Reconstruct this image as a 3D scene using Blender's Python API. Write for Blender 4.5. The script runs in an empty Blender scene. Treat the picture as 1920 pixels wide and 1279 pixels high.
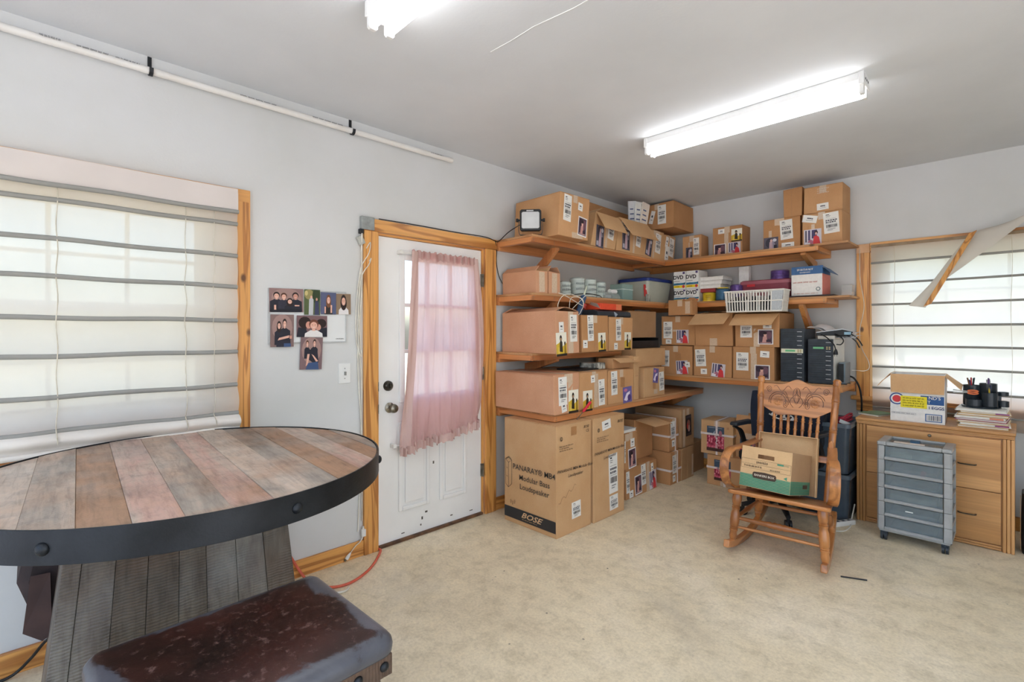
import bpy, bmesh, math, random
from mathutils import Vector, Matrix

# ------------------------------------------------------------------ camera, world, lights, exposure
scene = bpy.context.scene
COL = scene.collection
F_PX, W_PX, H_PX = 929.42, 1920.0, 1279.0
cam_data = bpy.data.cameras.new('camera')
cam_data.sensor_width = 36.0
cam_data.lens = F_PX / W_PX * 36.0
cam_data.shift_y = -(639.5 - 620.49) / W_PX
cam_data.clip_start = 0.02
cam = bpy.data.objects.new('camera', cam_data)
COL.objects.link(cam)
cam.location = (2.8967, -5.0027, 1.4117)
TH = 0.772
cam.rotation_euler = (math.pi / 2, 0, math.pi / 2 - TH)
scene.camera = cam

SKY_STRENGTH, SUN_STRENGTH, TUBE_STRENGTH = 0.85, 6.0, 14.0
world = bpy.data.worlds.new('world')
scene.world = world
world.use_nodes = True
wn = world.node_tree
wn.nodes.clear()
w_out = wn.nodes.new('ShaderNodeOutputWorld')
w_bg = wn.nodes.new('ShaderNodeBackground')
w_sky = wn.nodes.new('ShaderNodeTexSky')
w_sky.sky_type = 'NISHITA'
w_sky.sun_elevation = math.radians(62)
w_sky.sun_rotation = math.radians(60)
w_sky.sun_disc = False
w_sky.dust_density = 3.0
w_bg.inputs['Strength'].default_value = SKY_STRENGTH
wn.links.new(w_sky.outputs[0], w_bg.inputs['Color'])
wn.links.new(w_bg.outputs[0], w_out.inputs['Surface'])

sun_data = bpy.data.lights.new('sun', 'SUN')
sun_data.energy = SUN_STRENGTH
sun_data.angle = math.radians(.6)
sun_data.color = (1.0, .965, .93)
sun = bpy.data.objects.new('sun', sun_data)
COL.objects.link(sun)
sun.rotation_euler = Vector((-.35, -.20, -.91)).to_track_quat('-Z', 'Y').to_euler()
scene.view_settings.view_transform = 'Standard'
scene.view_settings.look = 'None'
scene.view_settings.exposure = -0.24
scene.view_settings.gamma = 1.0
scene.view_settings.use_curve_mapping = False
try:
    scene.cycles.max_bounces = 9
    scene.cycles.diffuse_bounces = 6
    scene.cycles.transparent_max_bounces = 16
    scene.cycles.sample_clamp_indirect = 8.0
    scene.cycles.caustics_reflective = False
    scene.cycles.caustics_refractive = False
except Exception:
    pass

PI = math.pi
RND = random.Random(7)

# ------------------------------------------------------------------ helpers: colour and materials
def lin(c):
    c = c / 255.0
    return c / 12.92 if c <= 0.04045 else ((c + 0.055) / 1.055) ** 2.4

def C(r, g, b, k=1.12):
    return (min(lin(r) * k, .92), min(lin(g) * k, .92), min(lin(b) * k, .92), 1.0)

MATS = {}

def new_mat(name):
    m = bpy.data.materials.new(name)
    m.use_nodes = True
    nt = m.node_tree
    nt.nodes.clear()
    out = nt.nodes.new('ShaderNodeOutputMaterial')
    b = nt.nodes.new('ShaderNodeBsdfPrincipled')
    nt.links.new(b.outputs[0], out.inputs[0])
    return m, nt, b, out

def nd(nt, t, **kw):
    n = nt.nodes.new(t)
    for k, v in kw.items():
        setattr(n, k, v)
    return n

def noise(nt, src, scale, detail=4, rough=.55, dist=0.0):
    n = nt.nodes.new('ShaderNodeTexNoise')
    n.inputs['Scale'].default_value = scale
    n.inputs['Detail'].default_value = detail
    n.inputs['Roughness'].default_value = rough
    n.inputs['Distortion'].default_value = dist
    nt.links.new(src, n.inputs['Vector'])
    return n.outputs[0]

def ramp(nt, fac, stops):
    r = nt.nodes.new('ShaderNodeValToRGB')
    e = r.color_ramp.elements
    while len(e) < len(stops):
        e.new(0.5)
    for i, (p, c) in enumerate(stops):
        e[i].position = p
        e[i].color = c if len(c) == 4 else (*c, 1)
    nt.links.new(fac, r.inputs[0])
    return r.outputs[0]

def mixc(nt, a, b, fac, mode='MIX'):
    m = nt.nodes.new('ShaderNodeMix')
    m.data_type = 'RGBA'
    m.blend_type = mode
    for sock, val in ((m.inputs[0], fac), (m.inputs[6], a), (m.inputs[7], b)):
        if isinstance(val, (int, float)):
            sock.default_value = val
        elif isinstance(val, tuple):
            sock.default_value = val
        else:
            nt.links.new(val, sock)
    return m.outputs[2]

def coords(nt, scale=(1, 1, 1), kind='Object', loc=(0, 0, 0), rot=(0, 0, 0)):
    t = nt.nodes.new('ShaderNodeTexCoord')
    mp = nt.nodes.new('ShaderNodeMapping')
    mp.inputs['Scale'].default_value = scale
    mp.inputs['Location'].default_value = loc
    mp.inputs['Rotation'].default_value = rot
    nt.links.new(t.outputs[kind], mp.inputs[0])
    return mp.outputs[0]

def bump(nt, b, height, strength, dist=.01):
    n = nt.nodes.new('ShaderNodeBump')
    n.inputs['Strength'].default_value = strength
    n.inputs['Distance'].default_value = dist
    nt.links.new(height, n.inputs['Height'])
    nt.links.new(n.outputs[0], b.inputs['Normal'])

def pm(name, c1, c2=None, scale=6, rough=.5, metal=0.0, bmp=0.0, bscale=60, stretch=(1, 1, 1), spec=.4, lo=.35, hi=.65, coat=0.0):
    """plain surface whose colour drifts a little by noise"""
    if name in MATS:
        return MATS[name]
    m, nt, b, out = new_mat(name)
    if c2 is None:
        c2 = tuple(v * .88 for v in c1[:3]) + (1,)
    v = coords(nt, stretch)
    f = noise(nt, v, scale, 5)
    nt.links.new(ramp(nt, f, [(lo, c1), (hi, c2)]), b.inputs['Base Color'])
    b.inputs['Roughness'].default_value = rough
    b.inputs['Metallic'].default_value = metal
    b.inputs['Specular IOR Level'].default_value = spec
    b.inputs['Coat Weight'].default_value = coat
    if bmp:
        bump(nt, b, noise(nt, v, bscale, 4), bmp)
    MATS[name] = m
    return m

def flat(r, g, b_, rough=.5, k=1.05):
    key = 'ink_%d_%d_%d_%d' % (r, g, b_, int(rough * 100))
    return pm(key, C(r, g, b_, k), C(r * .96, g * .96, b_ * .96, k), scale=40, rough=rough, spec=.35)

def wood(name, light, dark, axis, rough=.42, ring=24, cross=5.0, knots=True, knotcol=None, coat=.25):
    if name in MATS:
        return MATS[name]
    m, nt, b, out = new_mat(name)
    sc = [cross] * 3
    sc['xyz'.index(axis)] = cross * .07
    v = coords(nt, tuple(sc))
    n1 = noise(nt, v, .9, 3, .5, .6)
    mul = nd(nt, 'ShaderNodeMath', operation='MULTIPLY')
    mul.inputs[1].default_value = ring
    nt.links.new(n1, mul.inputs[0])
    sn = nd(nt, 'ShaderNodeMath', operation='SINE')
    nt.links.new(mul.outputs[0], sn.inputs[0])
    sc2 = [90.0] * 3
    sc2['xyz'.index(axis)] = 2.0
    fine = noise(nt, coords(nt, tuple(sc2)), 1.0, 3)
    bands = ramp(nt, sn.outputs[0], [(0.1, (0, 0, 0)), (.95, (1, 1, 1))])
    col = mixc(nt, light, dark, bands)
    mid = tuple((light[i] * .5 + dark[i] * .5) for i in range(3)) + (1,)
    col = mixc(nt, light, col, .8)
    col = mixc(nt, col, ramp(nt, fine, [(.3, tuple(.72 for _ in range(3))), (.62, (1, 1, 1))]), .6, 'MULTIPLY')
    if knots:
        sk = [1.9] * 3
        sk['xyz'.index(axis)] = 1.1
        vo = nd(nt, 'ShaderNodeTexVoronoi')
        vo.inputs['Scale'].default_value = 3.4
        nt.links.new(coords(nt, tuple(sk)), vo.inputs['Vector'])
        kf = ramp(nt, vo.outputs['Distance'], [(.05, (1, 1, 1)), (.11, (0, 0, 0))])
        col = mixc(nt, col, knotcol or tuple(x * .35 for x in dark[:3]) + (1,), kf)
    nt.links.new(col, b.inputs['Base Color'])
    b.inputs['Roughness'].default_value = rough
    b.inputs['Coat Weight'].default_value = coat
    b.inputs['Coat Roughness'].default_value = .25
    bump(nt, b, fine, .08, .004)
    MATS[name] = m
    return m

def cardboard(name, c1, c2, corr=True):
    if name in MATS:
        return MATS[name]
    m, nt, b, out = new_mat(name)
    v = coords(nt)
    big = noise(nt, v, 4.0, 4)
    fib = noise(nt, coords(nt, (1, 1, 4)), 110, 3)
    col = ramp(nt, big, [(.3, c1), (.7, c2)])
    col = mixc(nt, col, ramp(nt, fib, [(.3, (.8, .8, .8)), (.7, (1.06, 1.06, 1.06))]), .5, 'MULTIPLY')
    nt.links.new(col, b.inputs['Base Color'])
    b.inputs['Roughness'].default_value = .78
    b.inputs['Specular IOR Level'].default_value = .25
    wv = nd(nt, 'ShaderNodeTexWave')
    wv.bands_direction = 'X'
    wv.inputs['Scale'].default_value = 26
    wv.inputs['Distortion'].default_value = .6
    nt.links.new(v, wv.inputs['Vector'])
    add = nd(nt, 'ShaderNodeMath', operation='ADD')
    nt.links.new(wv.outputs[1], add.inputs[0])
    nt.links.new(big, add.inputs[1])
    bump(nt, b, add.outputs[0], .07, .004)
    MATS[name] = m
    return m

def clear_plastic(name, tint, opac=.35, rough=.12):
    """thin see-through plastic: transparent sheet with a tinted glossy film"""
    if name in MATS:
        return MATS[name]
    m, nt, b, out = new_mat(name)
    f = noise(nt, coords(nt), 14, 3)
    nt.links.new(ramp(nt, f, [(.3, tint), (.7, tuple(x * .9 for x in tint[:3]) + (1,))]), b.inputs['Base Color'])
    b.inputs['Roughness'].default_value = rough
    tr = nd(nt, 'ShaderNodeBsdfTransparent')
    tr.inputs[0].default_value = tuple(.55 + .45 * x for x in tint[:3]) + (1,)
    mx = nd(nt, 'ShaderNodeMixShader')
    mx.inputs[0].default_value = opac
    nt.links.new(tr.outputs[0], mx.inputs[1])
    nt.links.new(b.outputs[0], mx.inputs[2])
    nt.links.new(mx.outputs[0], out.inputs[0])
    MATS[name] = m
    return m

def glass_pane(name):
    if name in MATS:
        return MATS[name]
    m, nt, b, out = new_mat(name)
    tr = nd(nt, 'ShaderNodeBsdfTransparent')
    tr.inputs[0].default_value = (.94, .96, .95, 1)
    gl = nd(nt, 'ShaderNodeBsdfGlossy')
    gl.inputs['Roughness'].default_value = .02
    mx = nd(nt, 'ShaderNodeMixShader')
    mx.inputs[0].default_value = .06
    nt.links.new(tr.outputs[0], mx.inputs[1])
    nt.links.new(gl.outputs[0], mx.inputs[2])
    nt.links.new(mx.outputs[0], out.inputs[0])
    MATS[name] = m
    return m

def cloth(name, diff, trans, tfac, see=.05, stretch=(1, 1, 1)):
    if name in MATS:
        return MATS[name]
    m, nt, b, out = new_mat(name)
    v = coords(nt, stretch)
    f = noise(nt, v, 3.5, 4)
    f2 = noise(nt, coords(nt, (1, 1, 1)), 260, 2)
    c1 = ramp(nt, f, [(.3, diff), (.7, tuple(x * .93 for x in diff[:3]) + (1,))])
    nt.links.new(c1, b.inputs['Base Color'])
    b.inputs['Roughness'].default_value = .85
    b.inputs['Specular IOR Level'].default_value = .15
    bump(nt, b, f2, .1, .002)
    t = nd(nt, 'ShaderNodeBsdfTranslucent')
    nt.links.new(ramp(nt, f, [(.3, trans), (.7, tuple(x * .95 for x in trans[:3]) + (1,))]), t.inputs[0])
    mx = nd(nt, 'ShaderNodeMixShader')
    mx.inputs[0].default_value = tfac
    nt.links.new(b.outputs[0], mx.inputs[1])
    nt.links.new(t.outputs[0], mx.inputs[2])
    tp = nd(nt, 'ShaderNodeBsdfTransparent')
    mx2 = nd(nt, 'ShaderNodeMixShader')
    mx2.inputs[0].default_value = see
    nt.links.new(mx.outputs[0], mx2.inputs[1])
    nt.links.new(tp.outputs[0], mx2.inputs[2])
    nt.links.new(mx2.outputs[0], out.inputs[0])
    MATS[name] = m
    return m

def emitter(name, col, strength):
    if name in MATS:
        return MATS[name]
    m, nt, b, out = new_mat(name)
    b.inputs['Base Color'].default_value = (.9, .9, .9, 1)
    b.inputs['Emission Color'].default_value = col
    b.inputs['Emission Strength'].default_value = strength
    if strength < 1:
        b.inputs['Base Color'].default_value = tuple(x * .35 for x in col[:3]) + (1,)
    MATS[name] = m
    return m

# ------------------------------------------------------------------ helpers: objects and meshes
def tag(o, label=None, cat=None, group=None, kind=None):
    if label: o['label'] = label
    if cat: o['category'] = cat
    if group: o['group'] = group
    if kind: o['kind'] = kind
    return o

def thing(name, label, cat, loc=(0, 0, 0), rotz=0.0, group=None, kind=None):
    o = bpy.data.objects.new(name, None)
    o.empty_display_size = .05
    COL.objects.link(o)
    o.location = loc
    o.rotation_euler = (0, 0, rotz)
    return tag(o, label, cat, group, kind)

class MB:
    def __init__(s):
        s.v, s.f, s.m = [], [], []

    def add(s, vs, fs, m=0):
        k = len(s.v)
        s.v += [Vector(v) for v in vs]
        for f in fs:
            s.f.append(tuple(i + k for i in f))
            s.m.append(m)
        return s

    def box(s, a, b, m=0, M=None):
        x0, y0, z0 = a
        x1, y1, z1 = b
        vs = [(x0, y0, z0), (x1, y0, z0), (x1, y1, z0), (x0, y1, z0), (x0, y0, z1), (x1, y0, z1), (x1, y1, z1), (x0, y1, z1)]
        if M is not None:
            vs = [M @ Vector(v) for v in vs]
        return s.add(vs, [(0, 3, 2, 1), (4, 5, 6, 7), (0, 1, 5, 4), (1, 2, 6, 5), (2, 3, 7, 6), (3, 0, 4, 7)], m)

    def prism(s, poly, lo, hi, axis, m=0, M=None):
        def P(p, t):
            return {'x': (t, p[0], p[1]), 'y': (p[0], t, p[1]), 'z': (p[0], p[1], t)}[axis]
        n = len(poly)
        vs = [P(p, lo) for p in poly] + [P(p, hi) for p in poly]
        if M is not None:
            vs = [M @ Vector(v) for v in vs]
        fs = [tuple(range(n - 1, -1, -1)), tuple(range(n, 2 * n))] + [(i, (i + 1) % n, n + (i + 1) % n, n + i) for i in range(n)]
        return s.add(vs, fs, m)

    def lathe(s, p0, p1, prof, n=14, m=0, caps=True):
        p0, p1 = Vector(p0), Vector(p1)
        d = (p1 - p0)
        q = d.to_track_quat('Z', 'Y')
        vs, fs = [], []
        for t, r in prof:
            for k in range(n):
                a = 2 * PI * k / n
                vs.append(p0 + d * t + q @ Vector((r * math.cos(a), r * math.sin(a), 0)))
        L = len(prof)
        for i in range(L - 1):
            for k in range(n):
                fs.append((i * n + k, i * n + (k + 1) % n, (i + 1) * n + (k + 1) % n, (i + 1) * n + k))
        if caps:
            fs.append(tuple(range(n - 1, -1, -1)))
            fs.append(tuple(range((L - 1) * n, L * n)))
        return s.add(vs, fs, m)

    def cyl(s, p0, p1, r, n=14, m=0, r1=None):
        return s.lathe(p0, p1, [(0, r), (1, r if r1 is None else r1)], n, m)

    def tube(s, path, r, n=7, m=0, closed=False):
        path = [Vector(p) for p in path]
        N = len(path)
        t0 = (path[1] - path[0]).normalized()
        up = Vector((0, 0, 1)) if abs(t0.z) < .9 else Vector((1, 0, 0))
        nrm = (up - t0 * up.dot(t0)).normalized()
        vs, fs = [], []
        for i in range(N):
            if closed:
                t = path[(i + 1) % N] - path[i - 1]
            else:
                t = path[min(i + 1, N - 1)] - path[max(i - 1, 0)]
            t.normalize()
            nrm = nrm - t * nrm.dot(t)
            if nrm.length < 1e-6:
                nrm = t.orthogonal()
            nrm.normalize()
            bi = t.cross(nrm)
            rr = r[i] if isinstance(r, (list, tuple)) else r
            for k in range(n):
                a = 2 * PI * k / n
                vs.append(path[i] + nrm * rr * math.cos(a) + bi * rr * math.sin(a))
        last = N if closed else N - 1
        for i in range(last):
            j = (i + 1) % N
            for k in range(n):
                fs.append((i * n + k, i * n + (k + 1) % n, j * n + (k + 1) % n, j * n + k))
        if not closed:
            fs.append(tuple(range(n - 1, -1, -1)))
            fs.append(tuple(range((N - 1) * n, N * n)))
        return s.add(vs, fs, m)

    def strip(s, path, w, t, m=0, wdir=(1, 0, 0)):
        """flat band: width w along wdir, thickness t in the plane of the path"""
        path = [Vector(p) for p in path]
        wd = Vector(wdir).normalized()
        N = len(path)
        vs, fs = [], []
        for i in range(N):
            tg = (path[min(i + 1, N - 1)] - path[max(i - 1, 0)]).normalized()
            nn = tg.cross(wd).normalized()
            for a, b in ((-1, -1), (1, -1), (1, 1), (-1, 1)):
                vs.append(path[i] + wd * a * w / 2 + nn * b * t / 2)
        for i in range(N - 1):
            for k in range(4):
                fs.append((i * 4 + k, i * 4 + (k + 1) % 4, i * 4 + 4 + (k + 1) % 4, i * 4 + 4 + k))
        fs.append((3, 2, 1, 0))
        fs.append(tuple(range((N - 1) * 4, N * 4)))
        return s.add(vs, fs, m)

    def ell(s, c, r, nu=14, nv=8, m=0, v0=0.0, v1=1.0):
        c = Vector(c)
        r = (r, r, r) if isinstance(r, (int, float)) else r
        vs, fs = [], []
        for j in range(nv + 1):
            ph = -PI / 2 + PI * (v0 + (v1 - v0) * j / nv)
            for k in range(nu):
                a = 2 * PI * k / nu
                vs.append(c + Vector((r[0] * math.cos(ph) * math.cos(a), r[1] * math.cos(ph) * math.sin(a), r[2] * math.sin(ph))))
        for j in range(nv):
            for k in range(nu):
                fs.append((j * nu + k, j * nu + (k + 1) % nu, (j + 1) * nu + (k + 1) % nu, (j + 1) * nu + k))
        fs.append(tuple(range(nu - 1, -1, -1)))
        fs.append(tuple(range(nv * nu, nv * nu + nu)))
        return s.add(vs, fs, m)

    def grid(s, fn, nu, nv, m=0):
        vs = [fn(i / nu, j / nv) for j in range(nv + 1) for i in range(nu + 1)]
        fs = [(j * (nu + 1) + i, j * (nu + 1) + i + 1, (j + 1) * (nu + 1) + i + 1, (j + 1) * (nu + 1) + i) for j in range(nv) for i in range(nu)]
        return s.add(vs, fs, m)

    def mesh(s, name, mats):
        me = bpy.data.meshes.new(name)
        me.from_pydata([tuple(v) for v in s.v], [], s.f)
        for mt in mats:
            me.materials.append(mt)
        for p, mi in zip(me.polygons, s.m):
            p.material_index = mi
        return me

    def build(s, name, mats, parent=None, bev=0.0, smooth=None, loc=None, rot=None, warp=None, seg=2):
        if not isinstance(mats, (list, tuple)):
            mats = [mats]
        if warp:
            s.v = [warp(v) for v in s.v]
        me = s.mesh(name, mats)
        bm = bmesh.new()
        bm.from_mesh(me)
        bmesh.ops.recalc_face_normals(bm, faces=bm.faces)
        bm.to_mesh(me)
        bm.free()
        if smooth is not None:
            for p in me.polygons:
                p.use_smooth = True
            me.set_sharp_from_angle(angle=math.radians(smooth))
        o = bpy.data.objects.new(name, me)
        COL.objects.link(o)
        o.parent = parent
        if loc: o.location = loc
        if rot: o.rotation_euler = rot
        if bev:
            md = o.modifiers.new('bevel', 'BEVEL')
            md.width = bev
            md.segments = seg
            md.limit_method = 'ANGLE'
            md.angle_limit = math.radians(35)
        return o

def copy_tree(o, parent=None):
    c = o.copy()
    COL.objects.link(c)
    c.parent = parent
    for ch in list(o.children):
        copy_tree(ch, c)
    return c

def smooth_path(pts, n=8):
    """Catmull-Rom through pts"""
    pts = [Vector(p) for p in pts]
    P = [pts[0] * 2 - pts[1]] + pts + [pts[-1] * 2 - pts[-2]]
    out = []
    for i in range(1, len(P) - 2):
        for k in range(n):
            t = k / n
            a, b, c, d = P[i - 1], P[i], P[i + 1], P[i + 2]
            out.append(.5 * ((2 * b) + (c - a) * t + (2 * a - 5 * b + 4 * c - d) * t * t + (3 * b - a - 3 * c + d) * t ** 3))
    out.append(pts[-1])
    return out

# flat print: unit sheet in the xz plane seen from -y, shapes stacked on it
PRINTS = {}
SHEET = .0008

def print_mesh(key, bg, shapes, back=None):
    if key in PRINTS:
        return PRINTS[key]
    mb = MB()
    cols = [bg]
    mb.box((-.5, -SHEET, -.5), (.5, 0, .5), 0)
    k = 0
    for sh in shapes:
        c = sh[-1]
        if c not in cols:
            cols.append(c)
        mi = cols.index(c)
        k += 1
        y = -SHEET - .00012 * k
        if sh[0] == 'r':
            _, cx, cz, w, h, _c = sh
            pts = [(cx - w / 2, cz - h / 2), (cx + w / 2, cz - h / 2), (cx + w / 2, cz + h / 2), (cx - w / 2, cz + h / 2)]
        elif sh[0] == 'e':
            _, cx, cz, rx, rz, _c = sh
            pts = [(cx + rx * math.cos(2 * PI * i / 14), cz + rz * math.sin(2 * PI * i / 14)) for i in range(14)]
        else:
            pts = sh[1]
        pts = [(max(-.5, min(.5, p[0])), max(-.5, min(.5, p[1]))) for p in pts]
        mb.add([(p[0], y, p[1]) for p in pts], [tuple(range(len(pts)))], mi)
    me = mb.mesh(key, [flat(*c) if isinstance(c, tuple) else c for c in cols])
    PRINTS[key] = me
    return me

TEXTS = {}

def text_mesh(s, mat, shear=0.0, bold=0.0, align='CENTER', spacing=1.0):
    key = (s, mat.name, shear, bold, align, spacing)
    if key in TEXTS:
        return TEXTS[key]
    cu = bpy.data.curves.new('lettering', 'FONT')
    cu.body = s
    cu.size = 1.0
    cu.align_x = align
    cu.align_y = 'CENTER'
    cu.shear = shear
    cu.offset = bold
    cu.space_character = spacing
    cu.resolution_u = 2
    ob = bpy.data.objects.new('lettering', cu)
    me = bpy.data.meshes.new_from_object(ob)
    me.materials.clear()
    me.materials.append(mat)
    bpy.data.objects.remove(ob)
    TEXTS[key] = me
    return me

SCRIB = {}

def scribble_mesh(mat, rows=1, seed=0, fill=1.0):
    """print or handwriting too small to read: rows of short letter strokes in a unit frame"""
    key = (mat.name, rows, seed, fill)
    if key in SCRIB:
        return SCRIB[key]
    R_ = random.Random(seed)
    mb = MB()
    step = 1.0 / rows
    asp = .012 if rows == 1 else .009
    for r in range(rows):
        z = .5 - step * (r + .5)
        hh = step * .32
        x, end = -.5, -.5 + fill * (1 if r % 2 == 0 else R_.uniform(.7, 1))
        while x < end - .03:
            for _ in range(R_.randint(3, 7)):
                if x > end - .03:
                    break
                w = .028
                a, b = hh * R_.uniform(.6, 1), hh * R_.uniform(.6, 1)
                mb.add([(x, z - b, 0), (x + asp, z - b, 0), (x + asp, z + a, 0), (x, z + a, 0)], [(0, 1, 2, 3)])
                q = z + R_.choice((-b, 0, a)) * .85
                mb.add([(x, q - hh * .16, 0), (x + w * .8, q - hh * .16, 0), (x + w * .8, q + hh * .16, 0), (x, q + hh * .16, 0)], [(0, 1, 2, 3)])
                x += w
            x += .035
    SCRIB[key] = mb.mesh('fine_print', [mat])
    return SCRIB[key]

def put_mesh(name, me, parent, M):
    o = bpy.data.objects.new(name, me)
    COL.objects.link(o)
    o.parent = parent
    o.matrix_basis = M
    return o

def face_matrix(p, u, v, su=1.0, sv=1.0, rot=0.0, lift=.0, text=False):
    """frame on a surface: u = right, v = up as seen, normal = u x v"""
    u = Vector(u).normalized()
    v = Vector(v).normalized()
    n = u.cross(v).normalized()
    c, s_ = math.cos(rot), math.sin(rot)
    u, v = u * c + v * s_, v * c - u * s_
    p = Vector(p) + n * lift
    if text:
        cols = (u * su, v * sv, n)
    else:
        cols = (u * su, -n, v * sv)
    M = Matrix.Identity(4)
    for i, col in enumerate(cols):
        for j in range(3):
            M[j][i] = col[j]
    M.translation = p
    return M
# ------------------------------------------------------------------ shared materials
m_wall = pm('painted_wall', C(213, 214, 214, 1.0), C(206, 207, 205, 1.0), scale=1.6, rough=.75, bmp=.05, bscale=90, spec=.25)
m_ceil = pm('painted_ceiling', C(219, 222, 225, 1.0), C(211, 214, 217, 1.0), scale=1.3, rough=.85, bmp=.06, bscale=70, spec=.2)
m_white = pm('white_enamel', C(232, 233, 231, 1.0), C(224, 225, 222, 1.0), scale=3, rough=.35)
m_white_pl = pm('white_plastic', C(232, 231, 226, 1.0), C(222, 220, 214, 1.0), scale=9, rough=.4)
m_black = pm('black_plastic', C(32, 34, 36), C(22, 23, 25), scale=20, rough=.45, bmp=.05, bscale=200)
m_dark = pm('charcoal_plastic', C(52, 60, 68), C(40, 46, 53), scale=12, rough=.4)
m_steel = pm('brushed_steel', C(150, 148, 140), C(110, 108, 100), scale=30, rough=.3, metal=.9)
m_cord_b = pm('black_cord', C(28, 28, 28), C(20, 20, 20), scale=30, rough=.5)
m_cord_w = pm('white_cord', C(222, 218, 206), C(200, 195, 182), scale=14, rough=.5)
m_pine = {a: wood('pine_trim_' + a, C(216, 156, 84), C(158, 96, 40), a, ring=44, cross=8.0) for a in 'xyz'}
m_stud = {a: wood('shelf_lumber_lit_' + a, C(206, 142, 82), C(172, 100, 46), a, ring=20, cross=6) for a in 'xyz'}  # right-wall copy: yellow of the light there mixed into the wood colour
m_stud2 = {a: wood('shelf_lumber_dim_' + a, C(206, 138, 84), C(160, 94, 46), a, ring=20, cross=6) for a in 'xyz'}  # left-wall copy of the same lumber, darker and redder without that light
m_ply = wood('plywood_board', C(186, 140, 96), C(158, 110, 68), 'y', ring=14, cross=3, knots=True, rough=.6, coat=0)
m_glass = glass_pane('window_glass')
m_pane_out = m_glass

def floor_material():
    m, nt, b, out = new_mat('concrete_floor')
    v = coords(nt)
    n1 = noise(nt, v, 1.1, 6, .6, .4)
    n2 = noise(nt, v, 9.0, 8, .72, .3)
    n3 = noise(nt, v, 70.0, 4, .7)
    col = ramp(nt, n1, [(.28, C(208, 194, 166)), (.5, C(224, 211, 182)), (.72, C(234, 223, 200))])
    col = mixc(nt, col, ramp(nt, n2, [(.32, (.66, .64, .58)), (.52, (1, 1, 1)), (.72, (1.12, 1.11, 1.08))]), .62, 'MULTIPLY')
    col = mixc(nt, col, ramp(nt, n3, [(.3, (.78, .76, .72)), (.6, (1.05, 1.05, 1.05))]), .7, 'MULTIPLY')
    # scattered dark specks and greyish stains that belong to the slab
    vo = nd(nt, 'ShaderNodeTexVoronoi')
    vo.inputs['Scale'].default_value = 6.5
    nt.links.new(v, vo.inputs['Vector'])
    n4 = noise(nt, v, 34.0, 2)
    add = nd(nt, 'ShaderNodeMath', operation='MULTIPLY_ADD')
    add.inputs[1].default_value = .09
    nt.links.new(n4, add.inputs[0])
    nt.links.new(vo.outputs['Distance'], add.inputs[2])
    col = mixc(nt, col, C(92, 84, 74), ramp(nt, add.outputs[0], [(.055, (1, 1, 1)), (.085, (0, 0, 0))]))
    n5 = noise(nt, v, .9, 4, .6, 1.0)
    col = mixc(nt, col, C(150, 146, 136), ramp(nt, n5, [(.56, (0, 0, 0)), (.78, (.38, .38, .38))]))
    nt.links.new(col, b.inputs['Base Color'])
    b.inputs['Roughness'].default_value = .55
    b.inputs['Specular IOR Level'].default_value = .35
    bump(nt, b, n2, .12, .006)
    return m

m_floor = floor_material()

# ------------------------------------------------------------------ the room
XR, YB, H = 5.2, -6.9, 2.718
WT = .13

def structure(o):
    o['kind'] = 'structure'
    return o

structure(MB().box((-WT, YB - WT, -.12), (XR + WT, WT, 0)).build('floor', m_floor))
structure(MB().box((-WT, YB - WT, H), (XR + WT, WT, H + .12)).build('ceiling', m_ceil))
# plasterboard seam on the ceiling
# left wall (x = 0) with openings: window y[-5.86,-4.30] z[.98,2.06]; door y[-3.40,-2.49] z[0,2.045]
W1 = (-5.86, -4.305, .99, 2.06)
DR = (-3.402, -2.486, 0.0, 2.046)
lw = MB()
for a, b, z0, z1 in ((YB, W1[0], 0, H), (W1[0], W1[1], 0, W1[2]), (W1[0], W1[1], W1[3], H), (W1[1], DR[0], 0, H), (DR[0], DR[1], DR[3], H), (DR[1], WT, 0, H)):
    lw.box((-WT, a, z0), (0, b, z1))
structure(lw.build('wall_left', m_wall))
# right wall (y = 0) with a window x[2.06,3.62] z[.86,2.06]
W2 = (2.055, 3.62, .87, 2.06)
rw = MB()
for a, b, z0, z1 in ((0, W2[0], 0, H), (W2[0], W2[1], 0, W2[2]), (W2[0], W2[1], W2[3], H), (W2[1], XR, 0, H)):
    rw.box((a, 0, z0), (b, WT, z1))
structure(rw.build('wall_right', m_wall))
# east wall, right of the picture, with a second, unseen vehicle door added to let daylight in
we = MB()
for a, b, z0, z1 in ((YB, -6.3, 0, H), (-6.3, -2.9, 2.42, H), (-2.9, WT, 0, H)):
    we.box((XR, a, z0), (XR + WT, b, z1))
structure(we.build('wall_east', m_wall))
structure(MB().box((XR + WT, -22, -.20), (20, WT, -.02)).build('added_driveway', pm('driveway_concrete', C(206, 206, 204), C(190, 190, 188))))  # unseen slab added outside the east door to bounce daylight in
# the back wall, behind the camera, with an unseen open vehicle door added to bring in daylight off the drive
wbk = MB()
for a, b, z0, z1 in ((-WT, .2, 0, H), (.2, 5.0, 2.42, H), (5.0, XR + WT, 0, H)):
    wbk.box((a, YB - WT, z0), (b, YB, z1))
structure(wbk.build('wall_back', m_wall))
structure(MB().box((-4, -22, -.20), (XR + WT, YB - WT, -.02)).build('added_driveway', pm('driveway_concrete', C(206, 206, 204), C(190, 190, 188), scale=2, rough=.85)))  # unseen sunlit slab added to throw light up through the back door
# ground outside the windows
structure(MB().box((-30, -30, -.45), (-WT - .02, 30, -.21)).build('ground', pm('dry_grass', C(160, 158, 140), C(138, 138, 120), scale=5, rough=.95)))
structure(MB().box((-WT - .02, WT + .02, -.45), (30, 30, -.21)).build('ground', pm('dry_grass', C(160, 158, 140), C(138, 138, 120))))

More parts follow.
